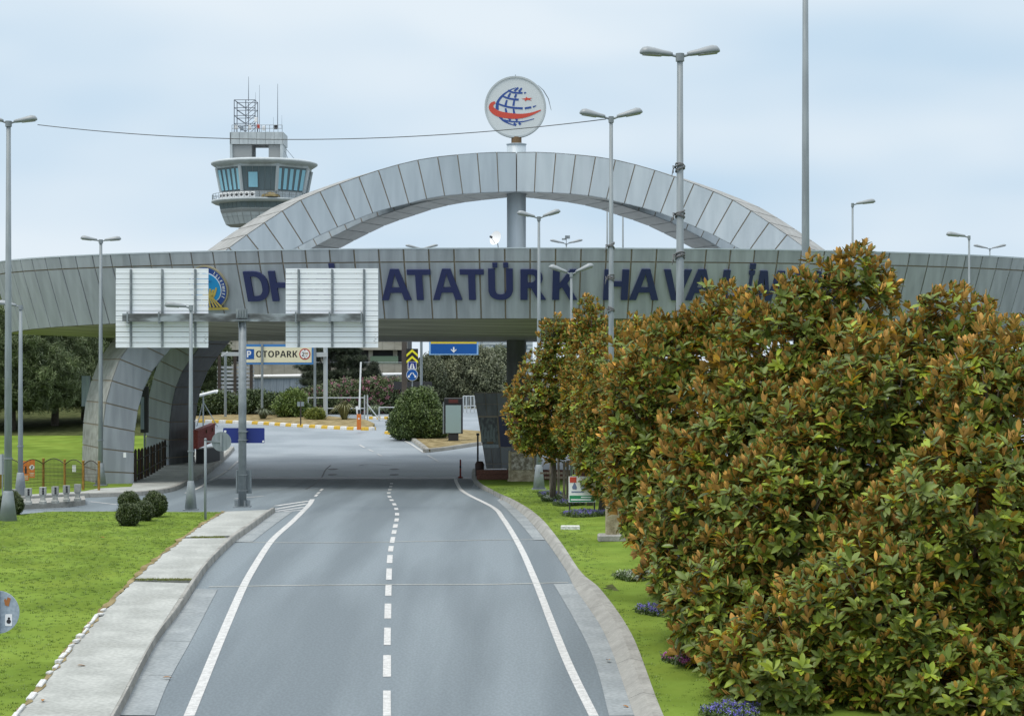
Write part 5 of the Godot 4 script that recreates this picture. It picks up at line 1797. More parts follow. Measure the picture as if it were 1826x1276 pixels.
	o = thing("dark_board", "long low dark board behind the brown post and feathery bush", "sign", on_ground((736 - CX) * 160.0 / F, 160.0))
	var at := W(736, 687, 160.0) - o.position
	kid("board", s.done(), M.dark, o, Transform3D(Basis.IDENTITY, at))
	for q in [-1, 1]:
		s = Sh.new()
		s.tube([Vector3(q, 0, -0.12), at + Vector3(q, 0, -0.12)], [0.05, 0.05], 6)
		kid("post", s.done(), M.dark, o)
	# lit information kiosk on the island
	foot = G(808.5, 785, 0.2)
	k = -foot.z / F
	o = thing("information_kiosk", "dark framed poster kiosk with blank pale screen on a narrow foot on the island", "kiosk", foot)
	s = Sh.new()
	s.bbox(Vector3(0, 7 * k, 0), Vector3(18 * k, 14 * k, 0.35), 0.04)
	kid("foot", s.done(), M.dark, o)
	s = Sh.new()
	s.bbox(Vector3(0, 44 * k, 0), Vector3(33.5 * k, 64 * k, 0.4), 0.05)
	kid("frame", s.done(), M.black, o)
	s = Sh.new()
	s.box(Vector3(0, 38.2 * k, 0.2), Vector3(27.5 * k, 49.5 * k, 0.03))
	kid("screen_panel", s.done(), M.screen, o)
	s = Sh.new()
	s.box(Vector3(0, 70 * k, 0.2), Vector3(18 * k, 7 * k, 0.02))
	kid("display", s.done(), M.rust_dark, o)
	for r in 3:
		s = Sh.new()
		s.box(Vector3(0, (68 + r * 2.0) * k, 0.213), Vector3(16 * k, 0.8 * k, 0.01))
		kid("display_line", s.done(), M.red_dark, o)
	s = Sh.new()
	s.box(Vector3(-17.5 * k, 40 * k, -0.1), Vector3(2.6 * k, 56 * k, 0.5))
	kid("side_plate", s.done(), M.steel, o)
	# raised barrier arm
	foot = G(640, 766, 0.2)
	k = -foot.z / F
	o = thing("barrier_gate", "raised white barrier arm on an orange post at the end of the striped kerb", "barrier", foot)
	s = Sh.new()
	s.bbox(Vector3(0, 14 * k, 0), Vector3(7.5 * k, 28 * k, 0.34), 0.03)
	kid("cabinet", s.done(), M.orange, o)
	s = Sh.new()
	s.box(Vector3(0, 20 * k, 0.175), Vector3(3 * k, 2.5 * k, 0.01))
	kid("label_plate", s.done(), M.white, o)
	s = Sh.new()
	s.bbox(Vector3(0.0, 32 * k, 0), Vector3(4 * k, 8 * k, 0.3), 0.02)
	kid("hinge", s.done(), M.dark, o)
	s = Sh.new()
	s.box(Vector3(-3 * k, 35 * k, 0), Vector3(4 * k, 14 * k, 0.1), Basis(Vector3.BACK, 0.12))
	s.box(Vector3(2.0 * k, 78 * k, 0.08), Vector3(2.8 * k, 86 * k, 0.08), Basis(Vector3.BACK, -0.035))
	kid("arm", s.done(), M.white, o)
	# small fences
	rail_fence([[549, 738], [642, 738], [650, 738]], 29, "low grey tube fence before the pink oleanders", 163.0, false)
	rail_fence([[650, 748], [655, 748]], 44, "braced end post of the wire fence right of the barrier arm", 158.0, true)
	rail_fence([[676, 747], [704, 747]], 21, "short white tube rail left of the feathery bush", 158.0, false)
	rail_fence([[826, 733], [832, 733], [839, 733], [846, 733], [854, 733]], 27, "white railing on the far road between the kiosk and the pedestal", 170.0, false, true)
	# camera pole with braces
	var d2 := 150.0
	var k2 := d2 / F
	foot = on_ground((362 - CX) * k2, d2, 0.1)
	o = thing("camera_post", "braced thin post carrying a long white tube camera right of the back left leg", "camera", foot)
	s = Sh.new()
	s.tube([Vector3.ZERO, Vector3(0, 2.7, 0)], [0.06, 0.06], 8)
	kid("post", s.done(), M.steel, o)
	for q in [-0.5, 1.1]:
		s = Sh.new()
		s.tube([Vector3(0, 1.9, 0), Vector3(q, 0, 0)], [0.035, 0.035], 6)
		kid("brace", s.done(), M.steel, o)
	s = Sh.new()
	s.tube([Vector3(-0.45, 2.35, 0.2), Vector3(1.0, 2.72, 0.2)], [0.11, 0.11], 10)
	s.tube([Vector3(1.0, 2.72, 0.2), Vector3(1.12, 2.66, 0.2)], [0.15, 0.15], 10)
	kid("tube", s.done(), M.white, o)
	# small dark sign on a post in the verge
	foot = G(536, 758, 0.2)
	k = -foot.z / F
	o = thing("verge_sign", "small grey twin plate sign on a thin post in the dry verge", "sign", foot)
	s = Sh.new()
	s.tube([Vector3.ZERO, Vector3(0, 44 * k, 0)], [0.05, 0.05], 8)
	kid("post", s.done(), M.picket, o)
	for q in [-1, 1]:
		s = Sh.new()
		s.box(Vector3(q * 3.3 * k, 38 * k, 0.05), Vector3(5.4 * k, 8 * k, 0.03))
		kid("plate", s.done(), M.steel, o)

func rail_fence(at: Array, hpx: float, label: String, d: float, brace: bool, pickets := false):
	var k := d / F
	var p0 := on_ground((at[0][0] - CX) * k, d)
	p0.y = EYE - (at[0][1] - HZ) * k
	var o := thing("rail_fence", label, "fence", p0)
	var h := hpx * k
	var xs := []
	for q in at: xs.append((q[0] - at[0][0]) * k)
	for x in xs:
		var s := Sh.new()
		s.tube([Vector3(x, -0.5, 0), Vector3(x, h, 0)], [0.055, 0.055], 8)
		kid("post", s.done(), M.pale_metal, o)
	var w: float = xs[xs.size() - 1]
	if brace:
		var s := Sh.new()
		s.tube([Vector3(w, h * 0.62, 0), Vector3(w + 22 * k, 0, 0.3)], [0.05, 0.05], 6)
		kid("brace", s.done(), M.pale_metal, o)
		return
	for y in [h, h * 0.35]:
		var s := Sh.new()
		s.tube([Vector3(0, y, 0), Vector3(w, y, 0)], [0.05, 0.05], 6)
		kid("rail", s.done(), M.pale_metal, o)
	if pickets:
		var n := 10
		for i in n:
			var s := Sh.new()
			s.box(Vector3(w * (i + 0.5) / n, h * 0.66, 0), Vector3(0.04, h * 0.66, 0.04))
			kid("picket", s.done(), M.pale_metal, o)

func buildings():
	# parking structure: concrete parapets with dark open decks
	var d := 232.0
	var k := d / F
	var foot := on_ground((560 - CX) * k, d, 0.0)
	var o := thing("parking_garage", "long beige concrete parking garage with dark open decks behind the shrubs", "building", foot)
	var Y := func(py: float) -> float: return EYE - (py - HZ) * k - foot.y
	var x0 := (330.0 - 560.0) * k; var x1 := (725.0 - 560.0) * k
	var s := Sh.new()
	s.box(Vector3((x0 + x1) * 0.5, Y.call(560) * 0.5, -9), Vector3(x1 - x0 - 0.4, Y.call(560), 14))
	kid("inner_deck", s.done(), M.dark, o)
	for q in [[604, 624], [648, 672], [574, 590]]:
		s = Sh.new()
		s.box(Vector3((x0 + x1) * 0.5, Y.call((q[0] + q[1]) * 0.5), -1.2), Vector3(x1 - x0, (q[1] - q[0]) * k, 1.2))
		kid("parapet", s.done(), M.beton, o)
		var n := 18
		for i in n:
			s = Sh.new()
			s.box(Vector3(lerpf(x0, x1, (i + 0.5) / n), Y.call((q[0] + q[1]) * 0.5), -0.585), Vector3((x1 - x0) / n - 0.06, (q[1] - q[0]) * k - 0.08, 0.05))
			kid("parapet_panel", s.done(), M.beton, o)
	for i in 9:
		s = Sh.new()
		s.box(Vector3(lerpf(x0, x1, (i + 0.5) / 9.0), Y.call(600) * 0.5, -1.6), Vector3(0.5, Y.call(600), 0.5))
		kid("pillar", s.done(), M.beton, o)
	s = Sh.new()
	s.box(Vector3((684 - 560) * k, Y.call(643), -1.0), Vector3(50 * k, 17 * k, 0.1))
	kid("netting", s.done(), M.net, o)
	s = Sh.new()
	s.tube([Vector3(x0, Y.call(646), -0.5), Vector3(x1, Y.call(646), -0.5)], [0.05, 0.05], 6)
	kid("handrail", s.done(), M.galv, o)
	# covered walkway: white rounded roof over blue grey sheets
	d = 190.0; k = d / F
	foot = on_ground((590 - CX) * k, d, 0.0)
	o = thing("covered_walkway", "long low shed of blue grey sheeting with a white rounded roof edge behind the oleanders", "shed", foot)
	Y = func(py: float) -> float: return EYE - (py - HZ) * k - foot.y
	x0 = (448.0 - 590.0) * k; x1 = (722.0 - 590.0) * k
	s = Sh.new()
	s.box(Vector3((x0 + x1) * 0.5, Y.call(700) * 0.5 + 0.8, -1.5), Vector3(x1 - x0, Y.call(670) - 0.2, 3))
	kid("body", s.done(), M.dark, o)
	var nn := 24
	for i in nn:
		s = Sh.new()
		s.box(Vector3(lerpf(x0, x1, (i + 0.5) / nn), (Y.call(672) + Y.call(700)) * 0.5, 0.03), Vector3((x1 - x0) / nn - 0.02, 28 * k, 0.05))
		kid("sheet_panel", s.done(), M.grey_blue, o)
	s = Sh.new()
	s.smooth()
	s.tube([Vector3(x0 - 0.3, Y.call(671.5), 0.05), Vector3((x0 + x1) * 0.5, Y.call(669.5), 0.05), Vector3(x1 + 0.3, Y.call(667.5), 0.05)], [0.19, 0.19, 0.19], 10)
	kid("roof_edge", s.done(), M.white, o)
	# pale ribbed block at right behind the olive trees
	d = 260.0; k = d / F
	foot = on_ground((900 - CX) * k, d, 0.0)
	o = thing("pale_office_block", "pale blue grey ribbed building behind the olive trees left of the column", "building", foot)
	Y = func(py: float) -> float: return EYE - (py - HZ) * k - foot.y
	s = Sh.new()
	s.box(Vector3(0, Y.call(560) * 0.5, -6), Vector3(100 * k, Y.call(560), 12))
	kid("wall", s.done(), M.grey_blue_pale, o)
	for i in 22:
		s = Sh.new()
		s.box(Vector3(0, Y.call(700) + i * 0.5, 0.03), Vector3(100 * k, 0.32, 0.08))
		kid("ribbed_panel", s.done(), M.tower, o)
	s = Sh.new()
	s.box(Vector3(-50.5 * k + 0.2, Y.call(560) * 0.5, 0.1), Vector3(0.5, Y.call(560), 0.4))
	kid("corner_pier", s.done(), M.tower, o)
	for y in [618.0, 636.0]:
		s = Sh.new()
		s.box(Vector3(10 * k, Y.call(y), 0.09), Vector3(60 * k, 6 * k, 0.06))
		kid("window", s.done(), M.pane, o)

func control_tower():
	var d := 330.0
	var k := d / F
	var foot := on_ground((471 - CX) * k, d, 0.0)
	var o := thing("control_tower", "grey airport control tower with glazed cab and antenna mast behind the gateway", "tower", foot)
	var X := func(px: float) -> float: return (px - 471.0) * k
	var Y := func(py: float) -> float: return EYE - (py - HZ) * k - foot.y
	var oct := func(r: float, y: float, n := 8, off := 0.5) -> Array:
		var p := []
		for i in n:
			var a := TAU * (i + off) / n
			p.append(Vector3(sin(a) * r, y, cos(a) * r))
		p.reverse()
		return p
	var s := Sh.new()
	s.loft([oct.call(2.6, -1.0), oct.call(2.6, Y.call(402))])
	kid("shaft", s.done(), M.tower, o)
	# tapering lower storey of panels
	s = Sh.new()
	s.loft([oct.call(6.55, Y.call(403)), oct.call(7.55, Y.call(379)), oct.call(7.7, Y.call(362))])
	kid("lower_core", s.done(), M.tower_dark, o)
	var facets := func(r0: float, y0: float, r1: float, y1: float, per: int, m: Material, called: String, parent: Node3D, gap := 0.05, alt: Material = null):
		for f in 8:
			var a := TAU * (f - 0.5) / 8; var b := TAU * (f + 0.5) / 8
			var mid := (a + b) * 0.5
			if cos(mid) < -0.3: continue
			for c in per:
				var t0 := (c + gap) / per; var t1 := (c + 1.0 - gap) / per
				var P := func(t: float, r: float, y: float) -> Vector3: return Vector3(lerpf(sin(a), sin(b), t) * r, y, lerpf(cos(a), cos(b), t) * r)
				var q := Sh.new()
				q.hexa(P.call(t0, r0, y0), P.call(t1, r0, y0), P.call(t1, r1, y1), P.call(t0, r1, y1), Vector3(-sin(mid), 0, -cos(mid)) * 0.1)
				kid(called, q.done(), alt if alt and f in [0, 4] else m, parent)
	facets.call(6.62, Y.call(402.5), 7.18, Y.call(389.5), 4, M.tower, "wall_panel", o)
	facets.call(7.2, Y.call(389), 7.6, Y.call(376), 4, M.tower, "wall_panel", o)
	facets.call(7.62, Y.call(375), 7.85, Y.call(363), 5, M.pane, "lower_window", o, 0.03)
	# balcony
	s = Sh.new()
	s.smooth()
	s.loft([oct.call(8.3, Y.call(365), 40), oct.call(8.85, Y.call(362), 40), oct.call(8.85, Y.call(359), 40), oct.call(7.2, Y.call(358.6), 40)])
	var bal := kid("balcony", s.done(), M.tower, o)
	s = Sh.new()
	for i in 48:
		var a := TAU * i / 48
		s.tube([Vector3(sin(a) * 8.7, Y.call(359), cos(a) * 8.7), Vector3(sin(a) * 8.7, Y.call(348.5), cos(a) * 8.7)], [0.035, 0.035], 4)
	for y in [348.5, 353]:
		var ring := []; var rr := []
		for i in 49:
			ring.append(Vector3(sin(TAU * i / 48) * 8.7, Y.call(y), cos(TAU * i / 48) * 8.7)); rr.append(0.04)
		s.tube(ring, rr, 4)
	kid("railing", s.done(), M.galv, bal)
	for i in 8:
		var a := -0.92 + i * 0.115
		s = Sh.new()
		s.bbox(Vector3(sin(a) * 8.05, Y.call(353.4), cos(a) * 8.05), Vector3(0.82, 0.9, 0.45), 0.05, Basis(Vector3.UP, a))
		kid("air_conditioner", s.done(), M.white, bal)
		s = Sh.new()
		s.prism(disc_poly(0.26, 14), 0.02, Transform3D(Basis(Vector3.UP, a), Vector3(sin(a) * 8.3, Y.call(353.4), cos(a) * 8.3)))
		kid("fan", s.done(), M.dark, bal)
	s = Sh.new()
	s.tube([Vector3(X.call(492), Y.call(357.5), 7.3), Vector3(X.call(492), Y.call(354), 7.3), Vector3(X.call(492), Y.call(348.5), 7.3)], [1.6, 1.5, 0.1], 10)
	kid("canvas_cover", s.done(), M.dry, bal)
	# wall under the cab windows, cab and roof
	s = Sh.new()
	s.loft([oct.call(7.05, Y.call(359)), oct.call(7.25, Y.call(346)), oct.call(8.1, Y.call(303)), oct.call(8.2, Y.call(299))])
	kid("cab_core", s.done(), M.tower_dark, o)
	facets.call(7.12, Y.call(358), 7.32, Y.call(346.5), 4, M.tower, "wall_panel", o)
	facets.call(7.38, Y.call(345), 8.14, Y.call(304), 6, M.pane, "cab_pane", o, 0.035)
	for f in 8:
		var a := TAU * (f - 0.5) / 8
		if cos(a) < -0.5: continue
		s = Sh.new()
		s.tube([Vector3(sin(a) * 7.42, Y.call(346), cos(a) * 7.42), Vector3(sin(a) * 8.22, Y.call(303), cos(a) * 8.22)], [0.3, 0.3], 6)
		kid("corner_post", s.done(), M.tower, o)
	facets.call(8.2, Y.call(303.5), 8.3, Y.call(298), 1, M.tower, "head_panel", o, 0.0)
	for f in [1, 7]:
		for c in 5:
			var a: float = TAU * (f - 0.5) / 8; var b: float = TAU * (f + 0.5) / 8
			var t := (c + 0.45) / 5.0
			s = Sh.new()
			var p := Vector3(lerpf(sin(a), sin(b), t), 0, lerpf(cos(a), cos(b), t))
			var mid: float = TAU * f / 8.0
			var sd := Vector3(cos(mid), 0, -sin(mid)) * 0.34
			s.hexa(p * 7.5 + Vector3(0, Y.call(343), 0) - sd, p * 7.5 + Vector3(0, Y.call(343), 0) + sd, p * 8.16 + Vector3(0, Y.call(307), 0) + sd, p * 8.16 + Vector3(0, Y.call(307), 0) - sd, -p * 0.03)
			kid("blind", s.done(), M.pane_blue, o)
	s = Sh.new()
	s.hexa(Vector3(-1.7, Y.call(340), 7.12), Vector3(-0.2, Y.call(340), 7.12), Vector3(-0.2, Y.call(314), 7.57), Vector3(-1.7, Y.call(314), 7.57), Vector3(0, 0, -0.05))
	kid("blind", s.done(), M.pane_blue, o)
	s = Sh.new()
	s.smooth()
	s.loft([oct.call(8.25, Y.call(299), 48), oct.call(8.9, Y.call(294.5), 48), oct.call(8.95, Y.call(292), 48), oct.call(8.2, Y.call(289), 48), oct.call(5.0, Y.call(286), 48)])
	kid("roof", s.done(), M.tower, o)
	# machine house on legs, with parapet panels
	for q in [[416, 452, M.tower], [482, 505, M.tower]]:
		s = Sh.new()
		s.box(Vector3(X.call((q[0] + q[1]) * 0.5), Y.call(274), 0), Vector3((q[1] - q[0]) * k, 27 * k, 5.4))
		kid("machine_house", s.done(), M.tower_dark, o)
	for x in [415.0, 504.0]:
		s = Sh.new()
		s.box(Vector3(X.call(x + 1), Y.call(273), 0.2), Vector3(4.5 * k, 28 * k, 5.6))
		kid("corner_wall", s.done(), M.tower, o)
	s = Sh.new()
	s.box(Vector3(X.call(461), Y.call(249.5), 0), Vector3(91 * k, 21 * k, 6.0))
	kid("upper_block", s.done(), M.tower_dark, o)
	for i in 6:
		s = Sh.new()
		s.box(Vector3(X.call(lerpf(415.5, 507.5, (i + 0.5) / 6.0)), Y.call(249.5), 3.02), Vector3(92 * k / 6 - 0.07, 21.5 * k, 0.08))
		kid("wall_panel", s.done(), M.tower, o)
	s = Sh.new()
	for x in [414.0, 508.0]: s.box(Vector3(X.call(x), Y.call(249.5), 0), Vector3(0.1, 21.5 * k, 6.05))
	kid("side_panel", s.done(), M.tower, o)
	# roof railing, lattice mast and antennas
	s = Sh.new()
	for i in 13:
		s.tube([Vector3(X.call(lerpf(417, 506, i / 12.0)), Y.call(239), 2.7), Vector3(X.call(lerpf(417, 506, i / 12.0)), Y.call(226), 2.7)], [0.04, 0.04], 4)
	for y in [226, 232]: s.tube([Vector3(X.call(417), Y.call(y), 2.7), Vector3(X.call(506), Y.call(y), 2.7)], [0.045, 0.045], 4)
	kid("roof_railing", s.done(), M.galv, o)
	s = Sh.new()
	for z in [-1.7, 1.7]:
		for x in [419.5, 440.0, 456.5]:
			s.tube([Vector3(X.call(x), Y.call(239), z), Vector3(X.call(x), Y.call(180), z)], [0.075, 0.075], 5)
		for y in [180.0, 194.0, 208.0, 222.0]:
			s.tube([Vector3(X.call(419.5), Y.call(y), z), Vector3(X.call(456.5), Y.call(y), z)], [0.06, 0.06], 5)
		for y in [180.0, 194.0, 208.0, 222.0]:
			s.tube([Vector3(X.call(419.5), Y.call(y), z), Vector3(X.call(440), Y.call(y + 14), z)], [0.045, 0.045], 4)
			s.tube([Vector3(X.call(456.5), Y.call(y), z), Vector3(X.call(440), Y.call(y + 14), z)], [0.045, 0.045], 4)
	for y in [180.0, 208.0]:
		for x in [419.5, 456.5]:
			s.tube([Vector3(X.call(x), Y.call(y), -1.7), Vector3(X.call(x), Y.call(y), 1.7)], [0.05, 0.05], 4)
	kid("lattice_mast", s.done(), M.mast, o)
	for q in [[442.5, 180, 136, 0.07], [462, 236, 151, 0.05], [494.5, 228, 149, 0.075], [487, 228, 208, 0.03], [502, 228, 205, 0.03], [455, 180, 164, 0.03]]:
		s = Sh.new()
		s.tube([Vector3(X.call(q[0]), Y.call(q[1]), 0), Vector3(X.call(q[0]), Y.call(q[2]), 0)], [q[3], q[3] * 0.4], 5)
		kid("antenna", s.done(), M.mast, o)
	for q in [[463, 228, M.logo_red], [473, 231, M.white], [448, 230, M.white], [434, 231, M.grey_blue], [494, 229, M.dark], [424, 229, M.white], [459, 216, M.white]]:
		s = Sh.new()
		s.bbox(Vector3(X.call(q[0]), Y.call(q[1]), 2.2), Vector3(0.5, 0.75, 0.4), 0.05)
		kid("roof_equipment", s.done(), q[2], o)
	s = Sh.new()
	s.tube([Vector3(X.call(507), Y.call(262), 0), Vector3(X.call(527), Y.call(286), 0)], [0.04, 0.04], 4)
	s.tube([Vector3(X.call(508), Y.call(270), 1), Vector3(X.call(516), Y.call(287), 1)], [0.04, 0.04], 4)
	kid("stay", s.done(), M.galv, o)
	# two very distant masts just above the canopy at left
	for q in [[117, 436, 446], [122, 437, 446], [127, 436, 446], [143, 436, 446]]:
		pass

# ---- trees, shrubs and flowers
var tuft_leafy: ArrayMesh
var tuft_needle: ArrayMesh
var tuft_feather: ArrayMesh

func tufts():
	var s := Sh.new()
	for i in 18:
		var b := rand_basis()
		var p := Vector3(rng.randfn(), rng.randfn(), rng.randfn()) * 0.45
		var w := b.x * 0.16; var l := b.y * 0.42
		s.tri(p - l, p + w, p + l); s.tri(p - l, p + l, p - w)
	tuft_leafy = s.done()
	tuft_leafy.surface_set_material(0, M.leaf)
	s = Sh.new()
	for i in 34:
		var v := Vector3(rng.randfn(), rng.randfn() + 0.5, rng.randfn()).normalized()
		var p := Vector3(rng.randfn(), rng.randfn(), rng.randfn()) * 0.3
		var w := v.cross(rand_basis().x).normalized() * 0.045
		s.tri(p - w, p + w, p + v * 0.7)
	tuft_needle = s.done()
	tuft_needle.surface_set_material(0, M.leaf)
	s = Sh.new()
	for i in 11:
		var side := -1.0 if i % 2 else 1.0
		var t := i / 10.0
		var p := Vector3(0, t, -t * t * 0.25)
		var e := p + Vector3(side * 0.34 * (1.0 - t * 0.6), 0.16, -0.05)
		s.tri(p, p + Vector3(0, 0.09, 0), e)
	tuft_feather = s.done()
	tuft_feather.surface_set_material(0, M.leaf)

func magnolia(label: String, foot: Vector3, lobes: Array, dens: float, n_parts: int, rust: float):
	# lobes in photograph measure: [px, py, rx, ry, distance]
	var o := thing("magnolia_tree", label, "tree", foot, "magnolia trees on the right lawn")
	var L := []
	for q in lobes:
		var c := W(q[0], q[1], q[4])
		var k: float = q[4] / F
		L.append([c, q[2] * k, q[3] * k, q[2] * k * 0.95])
	# trunk and limbs
	var s := Sh.new()
	s.smooth()
	var mid := foot + Vector3(rng.randf_range(-0.1, 0.1), 1.6, 0)
	s.tube([foot, foot.lerp(mid, 0.5) + Vector3(0.03, 0, 0.02), mid], [0.13, 0.105, 0.095], 9)
	var tr := wkid("trunk", s.done(), M.bark, o)
	s = Sh.new()
	s.smooth()
	for q in L:
		var c: Vector3 = q[0]
		var b := mid.lerp(c, 0.5) + Vector3(rng.randf_range(-0.3, 0.3), -0.2, rng.randf_range(-0.3, 0.3))
		s.tube([mid, b, c, c + Vector3(rng.randf_range(-0.3, 0.3), q[2] * 0.6, 0)], [0.075, 0.05, 0.03, 0.012], 6)
		for j in 9:
			var v := Vector3(rng.randfn(), rng.randfn() * 0.7 + 0.35, rng.randfn() + 0.5).normalized()
			var e := c + Vector3(v.x * q[1], v.y * q[2], v.z * q[3]) * rng.randf_range(0.85, 1.0)
			var f := c.lerp(e, 0.5) + Vector3(0, -0.15, 0)
			s.tube([c + v * 0.05 - Vector3(0, q[2] * 0.3, 0), f, e], [0.03, 0.02, 0.009], 5)
	wkid("limbs", s.done(), M.twig, o)
	# rosettes over the lobes
	var per := [[], [], []]; var cols := [PackedColorArray(), PackedColorArray(), PackedColorArray()]
	var show := []
	var grow := 1.14 if foot.z > -43.5 else (1.1 if foot.z > -50.0 else 1.0)
	var clump := FastNoiseLite.new()
	clump.seed = 70 + get_child_count(); clump.frequency = 0.55; clump.fractal_octaves = 2
	var ymin := 1e9; var ymax := -1e9
	for q in L:
		ymin = minf(ymin, q[0].y - q[2]); ymax = maxf(ymax, q[0].y + q[2])
	var cam := Vector3(0, EYE, 0)
	for li in L.size():
		var q: Array = L[li]
		var area: float = 4.0 * PI * pow((pow(q[1] * q[2], 1.6) + pow(q[1] * q[3], 1.6) + pow(q[2] * q[3], 1.6)) / 3.0, 0.625)
		for i in int(area * dens * 1.75 / grow):
			var v := Vector3(rng.randfn(), rng.randfn(), rng.randfn()).normalized()
			var deep := rng.randf()
			var rad := lerpf(1.05, 0.62, deep * deep) if i % 5 else rng.randf_range(0.3, 0.7)
			var rough: float = clump.get_noise_3dv(q[0] + v * 2.2) * 0.24
			var p: Vector3 = q[0] + Vector3(v.x * q[1], v.y * q[2], v.z * q[3]) * (rad + rough)
			if p.y < gy(-p.z) + 0.25: continue
			var inside := false
			for lj in L.size():
				if lj == li: continue
				var r: Array = L[lj]
				var e: Vector3 = p - r[0]
				if Vector3(e.x / r[1], e.y / r[2], e.z / r[3]).length() < 0.72: inside = true; break
			if inside: continue
			# thin out the side turned away from the road and the camera
			var away := (p - (q[0] as Vector3)).normalized().dot((cam - p).normalized())
			if away < -0.35 and rng.randf() < 0.5: continue
			if clump.get_noise_3dv(p * 1.7 + Vector3(31, 7, 3)) < -0.5: continue
			var nrm := Vector3(v.x / q[1], v.y / q[2], v.z / q[3]).normalized()
			var axis := (nrm * 0.62 + Vector3.UP * 0.75 + Vector3(rng.randfn(), rng.randfn(), rng.randfn()) * 0.22).normalized()
			var hgt := clampf((p.y - ymin) / (ymax - ymin), 0.0, 1.0)
			var young := clampf(rust * (0.48 + 0.42 * hgt) + 0.5 * clump.get_noise_3dv(p * 0.8), 0.04, 0.95)
			var size := rng.randf_range(0.8, 1.2) * grow
			var n := 10
			var base := axis.cross(Vector3(rng.randfn(), rng.randfn(), rng.randfn())).normalized()
			var tip := rng.randf() < young and rad > 0.85
			var n_up := rng.randi_range(6, 9) if tip else rng.randi_range(0, 2)
			var lime := rng.randf() < 0.2
			for j in n:
				var a := j * 2.399 + rng.randf_range(-0.25, 0.25)
				var out := base.rotated(axis, a)
				var open := (rng.randf_range(0.12, 0.45) if j < 5 else rng.randf_range(0.4, 0.85)) if j < n_up else rng.randf_range(0.6, 1.3) + (0.2 if hgt < 0.2 else 0.0)
				var dir := (axis * cos(open) + out * sin(open)).normalized()
				if j >= n_up: dir = (dir + Vector3.DOWN * rng.randf_range(0.0, 0.16)).normalized()
				var face := (axis - dir * axis.dot(dir)).normalized()   # the upper side looks along the shoot
				if j < n_up: face = (-out - dir * (-out).dot(dir)).normalized()
				var side := dir.cross(face).normalized()
				var len := size * (rng.randf_range(0.16, 0.22) if j < n_up else rng.randf_range(0.18, 0.245))
				var wd := len * rng.randf_range(0.85, 1.1)
				var at := p - axis * (0.0 if j < n_up else rng.randf_range(0.02, 0.14))
				var t := Transform3D(Basis(side * wd, dir * len, face * len), at)
				var kind := 0
				if j < n_up: kind = 1 if rng.randf() < 0.6 else 0
				else: kind = 2 if rng.randf() < 0.5 else 0
				var f := rng.randf_range(0.65, 1.25)
				var c := Color(f, f, f * rng.randf_range(0.8, 1.2))
				if (lime or rng.randf() < 0.05) and j >= n_up: c = Color(f * 2.0, f * 1.9, f * 1.1)
				per[kind].append(t); cols[kind].append(c)
				if n_parts and rad > 0.9 and away > 0.1:
					show.append([kind, per[kind].size() - 1, at.distance_to(cam) - hgt * 0.5 + rng.randf() * 1.5])
	var solos := [{}, {}, {}]
	if n_parts:
		show.sort_custom(func(x, y): return x[2] < y[2])
		for q in show.slice(0, n_parts):
			solos[q[0]][q[1]] = true
			var l := kid("leaf", leaves[q[0]][rng.randi() % 4], null, o)
			l.transform = o.global_transform.affine_inverse() * (per[q[0]][q[1]] as Transform3D)
	var all := []; var allc := PackedColorArray()
	for kind in 3:
		var xf := []; var cc := PackedColorArray()
		var inv := o.global_transform.affine_inverse()
		for i in per[kind].size():
			if solos[kind].has(i): continue
			xf.append(inv * (per[kind][i] as Transform3D)); cc.append(cols[kind][i])
		swarm(["foliage", "young_foliage", "drooping_foliage"][kind], leaves[kind][4], xf, cc, o)

var leaves := [[], [], []]

